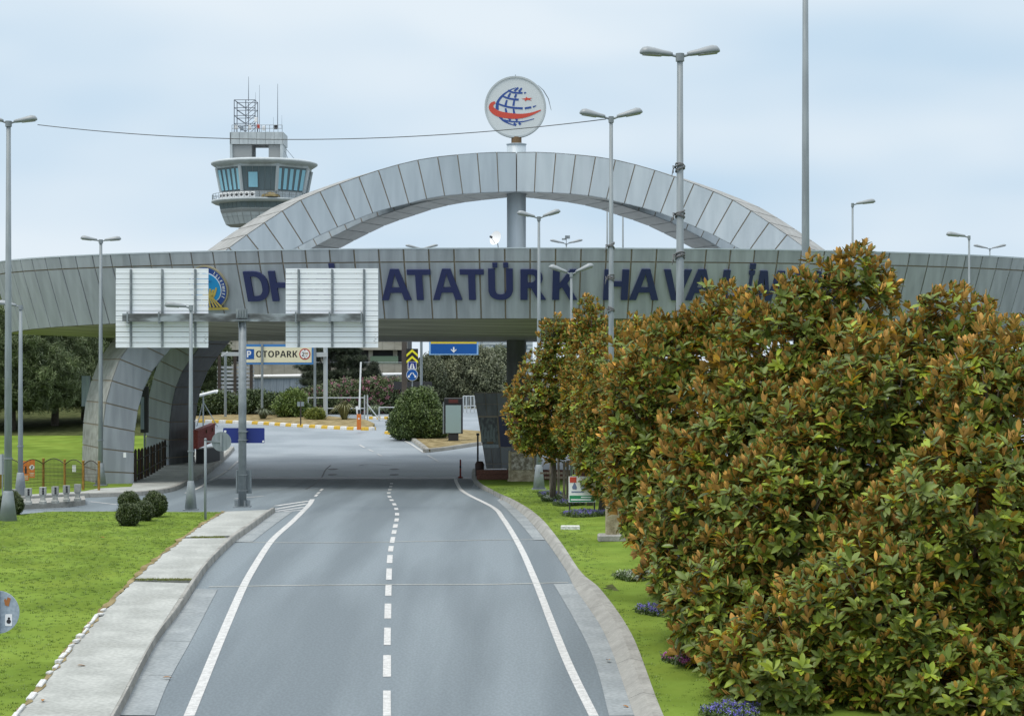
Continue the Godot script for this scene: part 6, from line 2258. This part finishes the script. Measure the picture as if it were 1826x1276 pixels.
func magnolias():
	# four tints for leaves set singly, a fifth mesh for the many that carry their own tint
	var tints := [0.8, 1.0, 1.15, 1.0]
	for kind in 3:
		for i in 5:
			var f: float = 1.0 if i == 4 else tints[i]
			M.leaf_top = mat(lin(0.108 * f, 0.150 * f, 0.022 * f), 0.45)
			if i == 3: M.leaf_top = mat(lin(0.11, 0.17, 0.022), 0.32)
			M.leaf_under = mat(lin(0.68 * f, 0.365 * f, 0.09 * f), 0.85)
			M.leaf_top.metallic_specular = 0.38
			for m in [M.leaf_top, M.leaf_under]:
				m.vertex_color_use_as_albedo = true
			M.leaf_top.backlight_enabled = true
			M.leaf_top.backlight = Color(0.26, 0.32, 0.08)
			leaves[kind].append(leaf_mesh(kind))
	var T := [
		["magnolia with a staked trunk nearest the gateway pedestal, roundest crown", [985, 884], 78.0, [[990, 722, 80, 98, 78], [943, 748, 42, 64, 77], [1022, 650, 52, 80, 78], [988, 615, 30, 50, 78]], 15.0, 0, 0.85],
		["slender magnolia with a narrow upright tip beside the low lamp", [1052, 902], 75.0, [[1053, 612, 32, 76, 75], [1068, 715, 66, 120, 75], [1035, 760, 44, 60, 75]], 15.0, 0, 0.95],
		["magnolia above the white red and green notice board", [1072, 905], 70.0, [[1110, 700, 80, 116, 70], [1150, 645, 65, 78, 70], [1068, 800, 50, 82, 69.5]], 15.0, 300, 1.0],
		["magnolia right of the lamp with the boxed stone base", [1200, 1000], 47.0, [[1225, 690, 103, 128, 47], [1152, 745, 76, 130, 47], [1160, 860, 76, 112, 46.5], [1290, 610, 83, 93, 47], [1300, 760, 100, 120, 47], [1122, 700, 50, 100, 50], [1118, 830, 46, 84, 50]], 15.0, 300, 1.0],
		["tallest magnolia with the highest leafy tip above the gateway canopy", [1340, 1080], 43.0, [[1420, 640, 125, 133, 43], [1350, 790, 150, 160, 42.5], [1528, 548, 66, 104, 43], [1462, 538, 50, 74, 43], [1262, 925, 118, 138, 42], [1235, 1010, 88, 100, 41.5]], 15.0, 300, 0.95],
		["broad magnolia at mid right, its lower boughs hanging to the lawn", [1560, 1190], 40.0, [[1690, 625, 92, 106, 40.5], [1590, 760, 150, 180, 40], [1430, 940, 160, 165, 39.5], [1310, 1085, 112, 126, 39], [1480, 820, 130, 130, 40]], 15.0, 300, 0.85],
		["magnolia nearest the camera filling the lower right corner", [1745, 1330], 36.5, [[1770, 745, 105, 158, 37.5], [1740, 960, 190, 200, 36.5], [1570, 1110, 190, 160, 36], [1430, 1185, 146, 108, 36], [1340, 1180, 88, 76, 36.5], [1680, 1220, 200, 130, 35.5]], 15.0, 300, 0.72],
		["magnolia far right behind the nearest one, only its top showing", [1790, 960], 56.0, [[1800, 660, 90, 95, 56], [1740, 700, 80, 100, 56]], 16.0, 0, 0.9]]
	for q in T:
		var d: float = q[2]
		var x: float = (q[1][0] - CX) * d / F
		magnolia(q[0], on_ground(x, d, 0.2 + 0.05 * clampf(x - 3.0, 0, 3)), q[3], q[4], q[5], q[6])
	# stakes tied to the far trunk
	var i := 0
	for q in [[982, 884], [996, 886], [1006, 894], [1012, 893]]:
		var f := G(q[0], q[1], 0.24)
		var s := Sh.new()
		s.tube([Vector3.ZERO, Vector3(0, 1.6, 0)], [0.055, 0.05], 7)
		solo("tree_stake", s.done(), M.wood, ["wooden stake at the staked magnolia, leftmost of four", "wooden stake at the staked magnolia, second from the left", "wooden stake at the staked magnolia, second from the right", "wooden stake at the staked magnolia, rightmost of four"][i], "stake", f, "stakes round the far magnolia")
		i += 1
	var s2 := Sh.new()
	var a := G(966, 884, 0.24)
	s2.box(Vector3(0.5, 0.95, 0.06), Vector3(1.15, 0.08, 0.05))
	s2.box(Vector3(0.62, 0.75, -0.2), Vector3(1.0, 0.08, 0.05))
	solo("stake_rail", s2.done(), M.wood, "wooden cross rail tying the stakes of the far magnolia together", "rail", a + Vector3(0, 0.0, 0))
	var f := Vector3.ZERO
	var k := 0.0
	var o: Node3D
	# notice board
	f = G(1038, 917, 0.25)
	k = -f.z / F
	o = thing("notice_board", "white notice board with red corner and green band in the right lawn", "sign", f)
	s2 = Sh.new()
	s2.box(Vector3(0, 45 * k, 0), Vector3(48 * k, 46 * k, 0.03))
	kid("board", s2.done(), M.white, o)
	s2 = Sh.new()
	s2.box(Vector3(-16 * k, 62 * k, 0.018), Vector3(12 * k, 10 * k, 0.01))
	kid("red_corner", s2.done(), M.logo_red, o)
	s2 = Sh.new()
	s2.box(Vector3(0, 28.5 * k, 0.018), Vector3(45 * k, 11 * k, 0.01))
	kid("green_band", s2.done(), M.green, o)
	s2 = Sh.new()
	var dp := PackedVector2Array([Vector2(-13.5 * k, 58 * k), Vector2(-9.2 * k, 49 * k), Vector2(-10 * k, 45 * k), Vector2(-17 * k, 45 * k), Vector2(-17.8 * k, 49 * k)])
	s2.prism(dp, 0.008, Transform3D(Basis.IDENTITY, Vector3(0, 0, 0.022)))
	kid("crest", s2.done(), M.logo_blue_pale, o)
	s2 = Sh.new()
	for r in [[-8, 40.5, 22, 2.2], [4, 50, 14, 2.5], [4, 46, 12, 2.0]]: s2.box(Vector3(r[0] * k, r[1] * k, 0.02), Vector3(r[2] * k, r[3] * k, 0.008))
	kid("blurred_print", s2.done(), M.logo_blue_pale, o)
	s2 = Sh.new()
	for r in [[8, 31, 20, 2.0], [-2, 26.5, 36, 2.4]]: s2.box(Vector3(r[0] * k, r[1] * k, 0.026), Vector3(r[2] * k, r[3] * k, 0.008))
	kid("blurred_print", s2.done(), M.white, o)
	for x in [-22, 22]:
		s2 = Sh.new()
		s2.tube([Vector3(x * k, 0, -0.03), Vector3(x * k, 66 * k, -0.03)], [0.03, 0.03], 6)
		kid("leg", s2.done(), M.dark, o)
	flowers()

func flowers():
	i_flower([980, 883, 22, 6], Color(0.13, 0.10, 0.42), "purple flower patch before the carved stone panel")
	i_flower([990, 891, 26, 5], Color(0.62, 0.66, 0.55), "white flower patch left of the notice board")
	i_flower([1012, 899, 26, 6], Color(0.12, 0.09, 0.36), "purple flower patch behind the left leg of the notice board")
	i_flower([1045, 918, 40, 10], Color(0.16, 0.12, 0.46), "largest purple flower patch at the foot of the notice board")
	i_flower([1132, 1030, 32, 8], Color(0.66, 0.68, 0.58), "white flower patch beside the lawn's bare spot under a magnolia")
	i_flower([1172, 1091, 32, 12], Color(0.17, 0.13, 0.55), "small purple flower patch under the tallest magnolia")
	i_flower([1222, 1178, 32, 12], Color(0.58, 0.14, 0.48), "pink flower patch under the broad magnolia")
	i_flower([1310, 1272, 50, 16], Color(0.19, 0.16, 0.60), "violet flower patch at the bottom edge under the nearest magnolia")

func i_flower(q: Array, c: Color, label: String):
	var g := G(q[0], q[1], 0.24)
	var k := -g.z / F
	var o := thing("flower_bed", label, "flowers", g, "flower patches in the right lawn")
	var rx: float = q[2] * k; var rz := maxf(rx * 0.7, 0.45)
	var xf := []; var cols := PackedColorArray(); var xg := []; var cg := PackedColorArray()
	for i in int(160 + rx * 420):
		var a := rng.randf() * TAU; var r := sqrt(rng.randf())
		r *= 1.0 + 0.25 * sin(a * 3.0 + g.x) 
		var p := Vector3(cos(a) * rx * r, 0, sin(a) * rz * r)
		p.y = gy(-(g.z + p.z)) + 0.24 - g.y + rng.randf_range(0.04, 0.16) * (1.1 - r * 0.5)
		if i % 3 == 0:
			xf.append(Transform3D(rand_basis().scaled(Vector3.ONE * rng.randf_range(0.035, 0.055)), p + Vector3(0, 0.04, 0)))
			cols.append(c * rng.randf_range(0.75, 1.25))
		else:
			xg.append(Transform3D(rand_basis().scaled(Vector3.ONE * rng.randf_range(0.06, 0.10)), p - Vector3(0, 0.02, 0)))
			cg.append(Color(0.05, 0.085, 0.018).lerp(Color(0.10, 0.15, 0.035), rng.randf()))
	swarm("blossoms", tuft_leafy, xf, cols, o)
	swarm("greenery", tuft_leafy, xg, cg, o)

func bushy(called: String, label: String, category: String, group: String, foot: Vector3, lobes: Array, n: int, mesh: ArrayMesh, size: float, lo: Color, hi: Color, trunk := 0.12, bloom := Color.BLACK, sag := 0.0):
	# lobes in metres from the foot: [x, y, z, rx, ry, rz]
	var o := thing(called, label, category, foot, group)
	var s := Sh.new()
	s.smooth()
	if trunk > 0.0:
		var low := 1e9
		for q in lobes: low = minf(low, q[1])
		s.tube([Vector3(0, -0.2, 0), Vector3(0.05, low * 0.6, 0), Vector3(0, low, 0)], [trunk, trunk * 0.85, trunk * 0.7], 9)
		for q in lobes:
			s.tube([Vector3(0, low * 0.75, 0), Vector3(q[0] * 0.5, (low + q[1]) * 0.5, q[2] * 0.5), Vector3(q[0], q[1], q[2])], [trunk * 0.6, trunk * 0.4, trunk * 0.2], 6)
		kid("trunk", s.done(), M.bark, o)
	var xf := []; var cols := PackedColorArray(); var xb := []; var cb := PackedColorArray()
	var vol := 0.0
	for q in lobes: vol += q[3] * q[4]
	var clump := FastNoiseLite.new()
	clump.seed = 300 + get_child_count(); clump.frequency = 1.1 / maxf(lobes[0][3], 0.4)
	for q in lobes:
		for i in int(n * q[3] * q[4] / vol):
			var v := Vector3(rng.randfn(), rng.randfn(), rng.randfn()).normalized()
			var r := lerpf(1.05, 0.55, pow(rng.randf(), 2.0)) + clump.get_noise_3dv(Vector3(q[0], q[1], q[2]) + v * q[3]) * 0.3
			var p := Vector3(q[0] + v.x * q[3] * r, q[1] + v.y * q[4] * r, q[2] + v.z * q[5] * r)
			if p.y < 0.02: continue
			if clump.get_noise_3dv(p * 1.8) < -0.38: continue
			var t := clampf(0.5 + clump.get_noise_3dv(p * 2.5) * 0.9 + rng.randf_range(-0.3, 0.3), 0.0, 1.0)
			var b := rand_basis()
			if mesh == tuft_feather:
				var up := (v * Vector3(1, 0.4, 1) + Vector3(0, 0.7 - sag, 0)).normalized()
				var sd := up.cross(Vector3(rng.randfn(), rng.randfn(), rng.randfn())).normalized()
				b = Basis(sd, up, sd.cross(up))
			var z := size * rng.randf_range(0.7, 1.3)
			if bloom != Color.BLACK and r > 0.85 and rng.randf() < 0.34:
				xb.append(Transform3D(b.scaled(Vector3.ONE * z * 0.55), p * Vector3(1.02, 1.02, 1.02))); cb.append(bloom * rng.randf_range(0.7, 1.3))
			else:
				xf.append(Transform3D(b.scaled(Vector3.ONE * z), p)); cols.append(lo.lerp(hi, t))
	swarm("crown" if trunk > 0.0 else "foliage", mesh, xf, cols, o)
	if xb.size(): swarm("blossoms", tuft_leafy, xb, cb, o)
	return o

func at_px(px: float, d: float, lift := 0.1) -> Vector3:
	return on_ground((px - CX) * d / F, d, lift)

func background_trees():
	var pine_lo := Color(0.048, 0.070, 0.026); var pine_hi := Color(0.165, 0.21, 0.085)
	var pines := [[20, 142.0, 6.0, "dense dark pine behind the tall lamp at the left edge"], [97, 146.0, 5.6, "dark pine with forked trunk left of the gateway's near left leg"], [150, 152.0, 5.0, "dark pine directly behind the gateway's near left leg"], [225, 150.0, 4.4, "dark pine seen between the two left legs"], [-70, 148.0, 6.5, "dark pine at the left, mostly outside the frame"]]
	for q in pines:
		var r: float = q[2]
		bushy("pine_tree", q[3], "tree", "dark pines at left", at_px(q[0], q[1], 0.5), [[0, 5.2, 0, r * 0.62, 3.0, r * 0.6], [-r * 0.35, 3.8, 0.8, r * 0.5, 2.2, r * 0.45], [r * 0.35, 3.9, 0.5, r * 0.5, 2.3, r * 0.45], [0.3, 7.6, -0.5, r * 0.5, 2.2, r * 0.5], [-0.6, 2.8, 1.6, r * 0.5, 1.3, r * 0.35]], 4200, tuft_needle, 0.55, pine_lo, pine_hi, 0.3)
	# a far dark belt of trees closing the gap behind
	var k := 0
	for q in [[-40, 175.0], [60, 178.0], [170, 176.0], [262, 178.0], [330, 182.0]]:
		bushy("pine_tree", ["far pine behind the left edge lamp", "far pine behind the orange notices", "far pine behind the near left leg", "far pine filling the gap between the left legs", "far pine right of the back left leg"][k], "tree", "far pines at left", at_px(q[0], q[1], 0.3), [[0, 4.5, 0, 4.0, 4.2, 3.5], [1.5, 7.5, 0, 3.0, 2.5, 3.0], [-1.5, 2.2, 1.0, 3.6, 2.0, 2.5]], 1700, tuft_needle, 0.7, pine_lo, pine_hi * 0.9, 0.28)
		k += 1
	# hedge and shrubs on the bank
	var gl := Color(0.028, 0.048, 0.014); var gh := Color(0.085, 0.125, 0.035)
	var hedge := [[352, 163, 1.3, 1.5, "dark green shrub behind the red barrier"], [383, 164, 1.5, 1.6, "dark green shrub under the slatted hoarding's left post"], [416, 164, 1.4, 1.25, "low dark shrub under the slatted hoarding"], [452, 165, 1.5, 1.7, "dark upright shrub right of the slatted hoarding"]]
	for q in hedge:
		bushy("shrub", q[4], "shrub", "shrubs on the far bank", at_px(q[0], q[1]), [[0, q[3] * 0.55, 0, q[2], q[3] * 0.6, 1.0]], 520, tuft_leafy, 0.3, gl, gh, 0.0)
	bushy("shrub", "bright green rounded shrub left of the small verge sign", "shrub", "shrubs on the far bank", at_px(519, 160), [[0, 0.95, 0, 1.25, 1.05, 1.0], [0.3, 1.3, 0, 0.9, 0.8, 0.8]], 900, tuft_leafy, 0.26, Color(0.045, 0.08, 0.015), Color(0.14, 0.20, 0.03), 0.0)
	bushy("shrub", "small yellow green clipped shrub before the tube fence", "shrub", "shrubs on the far bank", at_px(562, 157), [[0, 0.42, 0, 0.72, 0.5, 0.6]], 500, tuft_leafy, 0.16, Color(0.07, 0.10, 0.012), Color(0.20, 0.22, 0.02), 0.0)
	bushy("shrub", "pale olive tree crown above the slatted hoarding", "tree", "shrubs on the far bank", at_px(378, 190), [[0, 4.0, 0, 1.6, 2.2, 1.4]], 700, tuft_leafy, 0.36, Color(0.06, 0.075, 0.03), Color(0.16, 0.18, 0.08), 0.12)
	bushy("shrub", "low green shrub between the agave and the parking sign pole", "shrub", "shrubs on the far bank", at_px(485, 164), [[0, 0.8, 0, 1.0, 0.9, 0.9]], 400, tuft_leafy, 0.28, gl, gh, 0.0)
	# grasses and agaves
	for q in [[468, 158.0, 1.5, 0.9, Color(0.10, 0.12, 0.06), "grey green agave at the foot of a parking sign pole"], [614, 157.0, 1.9, 1.5, Color(0.15, 0.15, 0.055), "large arching grass clump left of the barrier arm"], [500, 162.0, 1.2, 0.8, Color(0.09, 0.12, 0.05), "spiky plant left of the bright green shrub"], [668, 162.0, 1.4, 1.0, Color(0.12, 0.15, 0.08), "spiky pale plant behind the braced fence post"]]:
		blade_clump(at_px(q[0], q[1]), q[2], q[3], q[4], q[5])
	# oleanders in bloom
	var pink := Color(0.46, 0.17, 0.25)
	k = 0
	for q in [[556, 168, 1.6, 1.5], [585, 168, 1.7, 1.7], [612, 169, 1.9, 2.0], [640, 168, 1.7, 2.0], [668, 168, 1.8, 2.1], [692, 169, 1.6, 2.1]]:
		bushy("oleander", ["pink oleander behind the verge sign, leftmost of the row", "pink oleander behind the tube fence, second from the left", "tall pink oleander behind the tube fence, third from the left", "pink oleander behind the grass clump, fourth from the left", "pink oleander right of the barrier arm, second from the right", "dark oleander with few blooms, rightmost of the row"][k], "shrub", "flowering oleanders", at_px(q[0], q[1]), [[0, q[3] * 0.6, 0, q[2], q[3] * 0.7, 1.2], [0.4, q[3] * 0.95, 0, q[2] * 0.6, q[3] * 0.45, 0.8]], 900, tuft_leafy, 0.27, Color(0.035, 0.055, 0.018), Color(0.11, 0.14, 0.05), 0.0, pink if k < 5 else pink * 0.7)
		k += 1
	# cedar with level tiers
	var tiers := []
	for i in 9:
		var y := 1.6 + i * 0.75
		var r := 3.6 - i * 0.22
		for s in [-1, 1]:
			tiers.append([s * r * 0.5 + rng.randf_range(-0.4, 0.4), y + rng.randf_range(-0.2, 0.2), rng.randf_range(-0.5, 0.6), r * 0.52, 0.28, 1.1])
	bushy("cedar_tree", "dark cedar with level tiers of branches behind the pink oleanders", "tree", "", at_px(594, 176), tiers, 3600, tuft_needle, 0.32, Color(0.016, 0.026, 0.012), Color(0.06, 0.08, 0.04), 0.26)
	bushy("cedar_tree", "small dark conifer right of the barrier arm", "tree", "", at_px(663, 176), [[0, 2.2, 0, 1.0, 0.5, 0.8], [0, 2.9, 0, 0.8, 0.5, 0.7], [0.1, 3.6, 0, 0.5, 0.5, 0.5], [0, 1.5, 0, 1.2, 0.5, 0.9]], 900, tuft_needle, 0.3, Color(0.02, 0.028, 0.014), Color(0.06, 0.075, 0.04), 0.12)
	# feathery bush on the island
	bushy("feathery_bush", "big feathery bright green bush on the island left of the kiosk", "bush", "", G(748, 779, 0.2), [[0, 1.5, 0, 1.5, 1.45, 1.3], [-0.9, 0.9, 0.2, 1.1, 1.0, 1.0], [0.9, 0.9, 0.2, 1.1, 1.0, 1.0], [0.2, 2.3, 0, 1.0, 1.0, 0.9], [-0.4, 2.7, 0, 0.7, 0.6, 0.7]], 5200, tuft_leafy, 0.25, Color(0.038, 0.066, 0.016), Color(0.125, 0.18, 0.042), 0.0, Color.BLACK, 0.55)
	# olive trees
	k = 0
	for q in [[792, 186.0, 3.4, 5.6], [842, 184.0, 3.2, 5.6], [884, 190.0, 3.0, 5.4], [762, 182.0, 1.9, 4.6]]:
		var h: float = q[3]
		bushy("olive_tree", ["dark olive tree behind the blue lane sign, largest of the group", "grey green olive tree right of the blue lane sign", "pale olive tree beside the gateway column", "darkest olive tree behind the chevron sign"][k], "tree", "olive trees behind the island", at_px(q[0], q[1]), [[0, h * 0.55, 0, q[2] * 0.75, h * 0.36, 2.4], [-q[2] * 0.4, h * 0.45, 0.4, q[2] * 0.55, h * 0.32, 1.8], [q[2] * 0.4, h * 0.5, 0.3, q[2] * 0.55, h * 0.34, 1.8], [0.2, h * 0.25, 0.8, q[2] * 0.8, h * 0.25, 1.5], [0.3, h * 0.8, 0, q[2] * 0.5, h * 0.2, 1.6]], 3600, tuft_leafy, 0.29, Color(0.04, 0.05, 0.024), [Color(0.13, 0.145, 0.075), Color(0.24, 0.255, 0.15), Color(0.20, 0.225, 0.13), Color(0.11, 0.125, 0.06)][k], 0.2)
		k += 1

func blade_clump(foot: Vector3, r: float, h: float, c: Color, label: String):
	var o := thing("grass_clump", label, "plant", foot, "spiky plants on the far bank")
	var s := Sh.new()
	for i in 90:
		var a := rng.randf() * TAU; var lean := rng.randf_range(0.1, 1.0)
		var v := Vector3(cos(a), 0, sin(a))
		var w := Vector3(-v.z, 0, v.x) * 0.035
		var p0 := v * 0.15; var p1 := v * r * lean * 0.5 + Vector3(0, h * (1.05 - lean * 0.3), 0); var p2 := v * r * lean + Vector3(0, h * (1.2 - lean * 0.95), 0)
		s.st.set_color(c * rng.randf_range(0.6, 1.3))
		s.quad(p0 - w, p0 + w, p1 + w, p1 - w)
		s.tri(p1 - w, p1 + w, p2)
	var m := kid("blades", s.done(), M.leaf, o)
	m.set_meta("kind", "stuff")

func sky_image() -> ImageTexture:
	# pale overcast: layered cloud bands thinning to blue, brightening smoothly overhead
	var w := 1024; var h := 512
	var img := Image.create(w, h, false, Image.FORMAT_RGBF)
	var n := FastNoiseLite.new()
	n.seed = 12; n.frequency = 1.0; n.fractal_octaves = 4
	for y in h:
		var el := (0.5 - (y + 0.5) / h) * PI
		var se := sin(el); var ce := cos(el)
		for x in w:
			var az := TAU * (x + 0.5) / w
			var c := Color(0.20, 0.21, 0.20)
			if el > 0.0:
				var v := Vector3(cos(az) * ce, se, sin(az) * ce)
				var up := clampf(el / (PI / 2), 0.0, 1.0)
				var q := n.get_noise_3d(v.x * 2.1 + 4.0, el * 13.0, v.z * 2.1) * 0.75 + n.get_noise_3d(v.x * 6.0, el * 26.0 + 7.0, v.z * 6.0) * 0.3
				var t := clampf(0.5 + q * 1.15 + exp(-el * 16.0) * 0.4, 0.0, 1.0)
				c = Color(0.385, 0.505, 0.618).lerp(Color(0.555, 0.62, 0.675), t)
				c = c.lerp(Color(1.15, 1.22, 1.32), smoothstep(0.1, 0.75, up))
			img.set_pixel(x, y, c)
	return ImageTexture.create_from_image(img)

func more_materials():
	M.rust_leaf = mat(lin(0.30, 0.135, 0.03), 0.9)
	M.leaf_top = M.rust_leaf
	M.leaf_under = M.rust
	M.galv_smooth = rough_mat(lin(0.27, 0.33, 0.38), lin(0.37, 0.43, 0.48), 0.012, 61, Vector3(2, 2, 2), 0.5)
	M.rust_sticker = mat(lin(0.36, 0.14, 0.04), 0.8)
	M.ochre_dark = mat(lin(0.13, 0.06, 0.015), 0.85)
	M.dark_panel_b = mat(lin(0.15, 0.16, 0.165), 0.5)
	M.navy_dark = mat(lin(0.015, 0.018, 0.06), 0.4)
	M.poster = rough_mat(lin(0.015, 0.02, 0.02), lin(0.10, 0.12, 0.11), 0.02, 62, Vector3(0.5, 0.3, 0.5), 0.2)
	M.poster_pale = mat(lin(0.12, 0.15, 0.14), 0.4)
	M.rust_dark = mat(lin(0.05, 0.025, 0.02), 0.7)
	M.red_dark = mat(lin(0.17, 0.025, 0.02), 0.6)
	M.blue_frame_dark = mat(lin(0.05, 0.20, 0.48), 0.4)
	M.slat_grey = mat(lin(0.36, 0.38, 0.39), 0.6)
	M.edging = rough_mat(lin(0.38, 0.38, 0.37), lin(0.66, 0.66, 0.64), 0.02, 63, Vector3(1.5, 1.5, 1.5), 0.85)
	M.field = rough_mat(lin(0.10, 0.11, 0.085), lin(0.15, 0.155, 0.12), 0.01, 64, Vector3(0.05, 0.05, 0.05), 0.95)
	M.brown = mat(lin(0.075, 0.062, 0.052), 0.8)
	M.bright_yellow = mat(lin(0.78, 0.72, 0.02), 0.5)
	M.net = mat(lin(0.13, 0.19, 0.13), 0.8)
	M.grey_blue_pale = mat(lin(0.36, 0.42, 0.46), 0.7)
	M.logo_blue_pale = mat(lin(0.14, 0.18, 0.30), 0.6)
	M.mast = mat(lin(0.12, 0.14, 0.17), 0.6)

func _ready():
	rng.seed = 20240611
	var cam := Camera3D.new()
	cam.name = "camera"
	add_child(cam)
	cam.position = Vector3(0, EYE, 0)
	cam.rotation.x = atan((HZ - 638.0) / F)
	cam.fov = rad_to_deg(2.0 * atan(638.0 / F))
	cam.near = 0.5
	cam.far = 3000.0
	cam.current = true
	var env := Environment.new()
	env.background_mode = Environment.BG_SKY
	var sky := Sky.new()
	var sm := PanoramaSkyMaterial.new()
	sm.panorama = sky_image()
	sky.sky_material = sm
	env.sky = sky
	env.background_energy_multiplier = 1.0
	env.tonemap_mode = Environment.TONE_MAPPER_LINEAR
	env.tonemap_exposure = 1.4
	env.sdfgi_enabled = true
	env.ssao_enabled = true
	env.ssil_enabled = true
	var we := WorldEnvironment.new()
	we.name = "world_environment"
	we.environment = env
	add_child(we)
	var sun := DirectionalLight3D.new()
	sun.name = "sun"
	sun.light_energy = 0.48
	sun.light_angular_distance = 25.0
	sun.light_color = Color(1.0, 0.97, 0.92)
	sun.shadow_enabled = true
	add_child(sun)
	sun.rotation = Vector3(deg_to_rad(-64.0), deg_to_rad(-55.0), 0)
	materials()
	more_materials()
	tufts()
	ground()
	markings()
	lawns()
	gateway()
	control_tower()
	buildings()
	booth_and_planter()
	big_sign()
	lamps()
	signs_beyond()
	near_left_things()
	background_trees()
	magnolias()
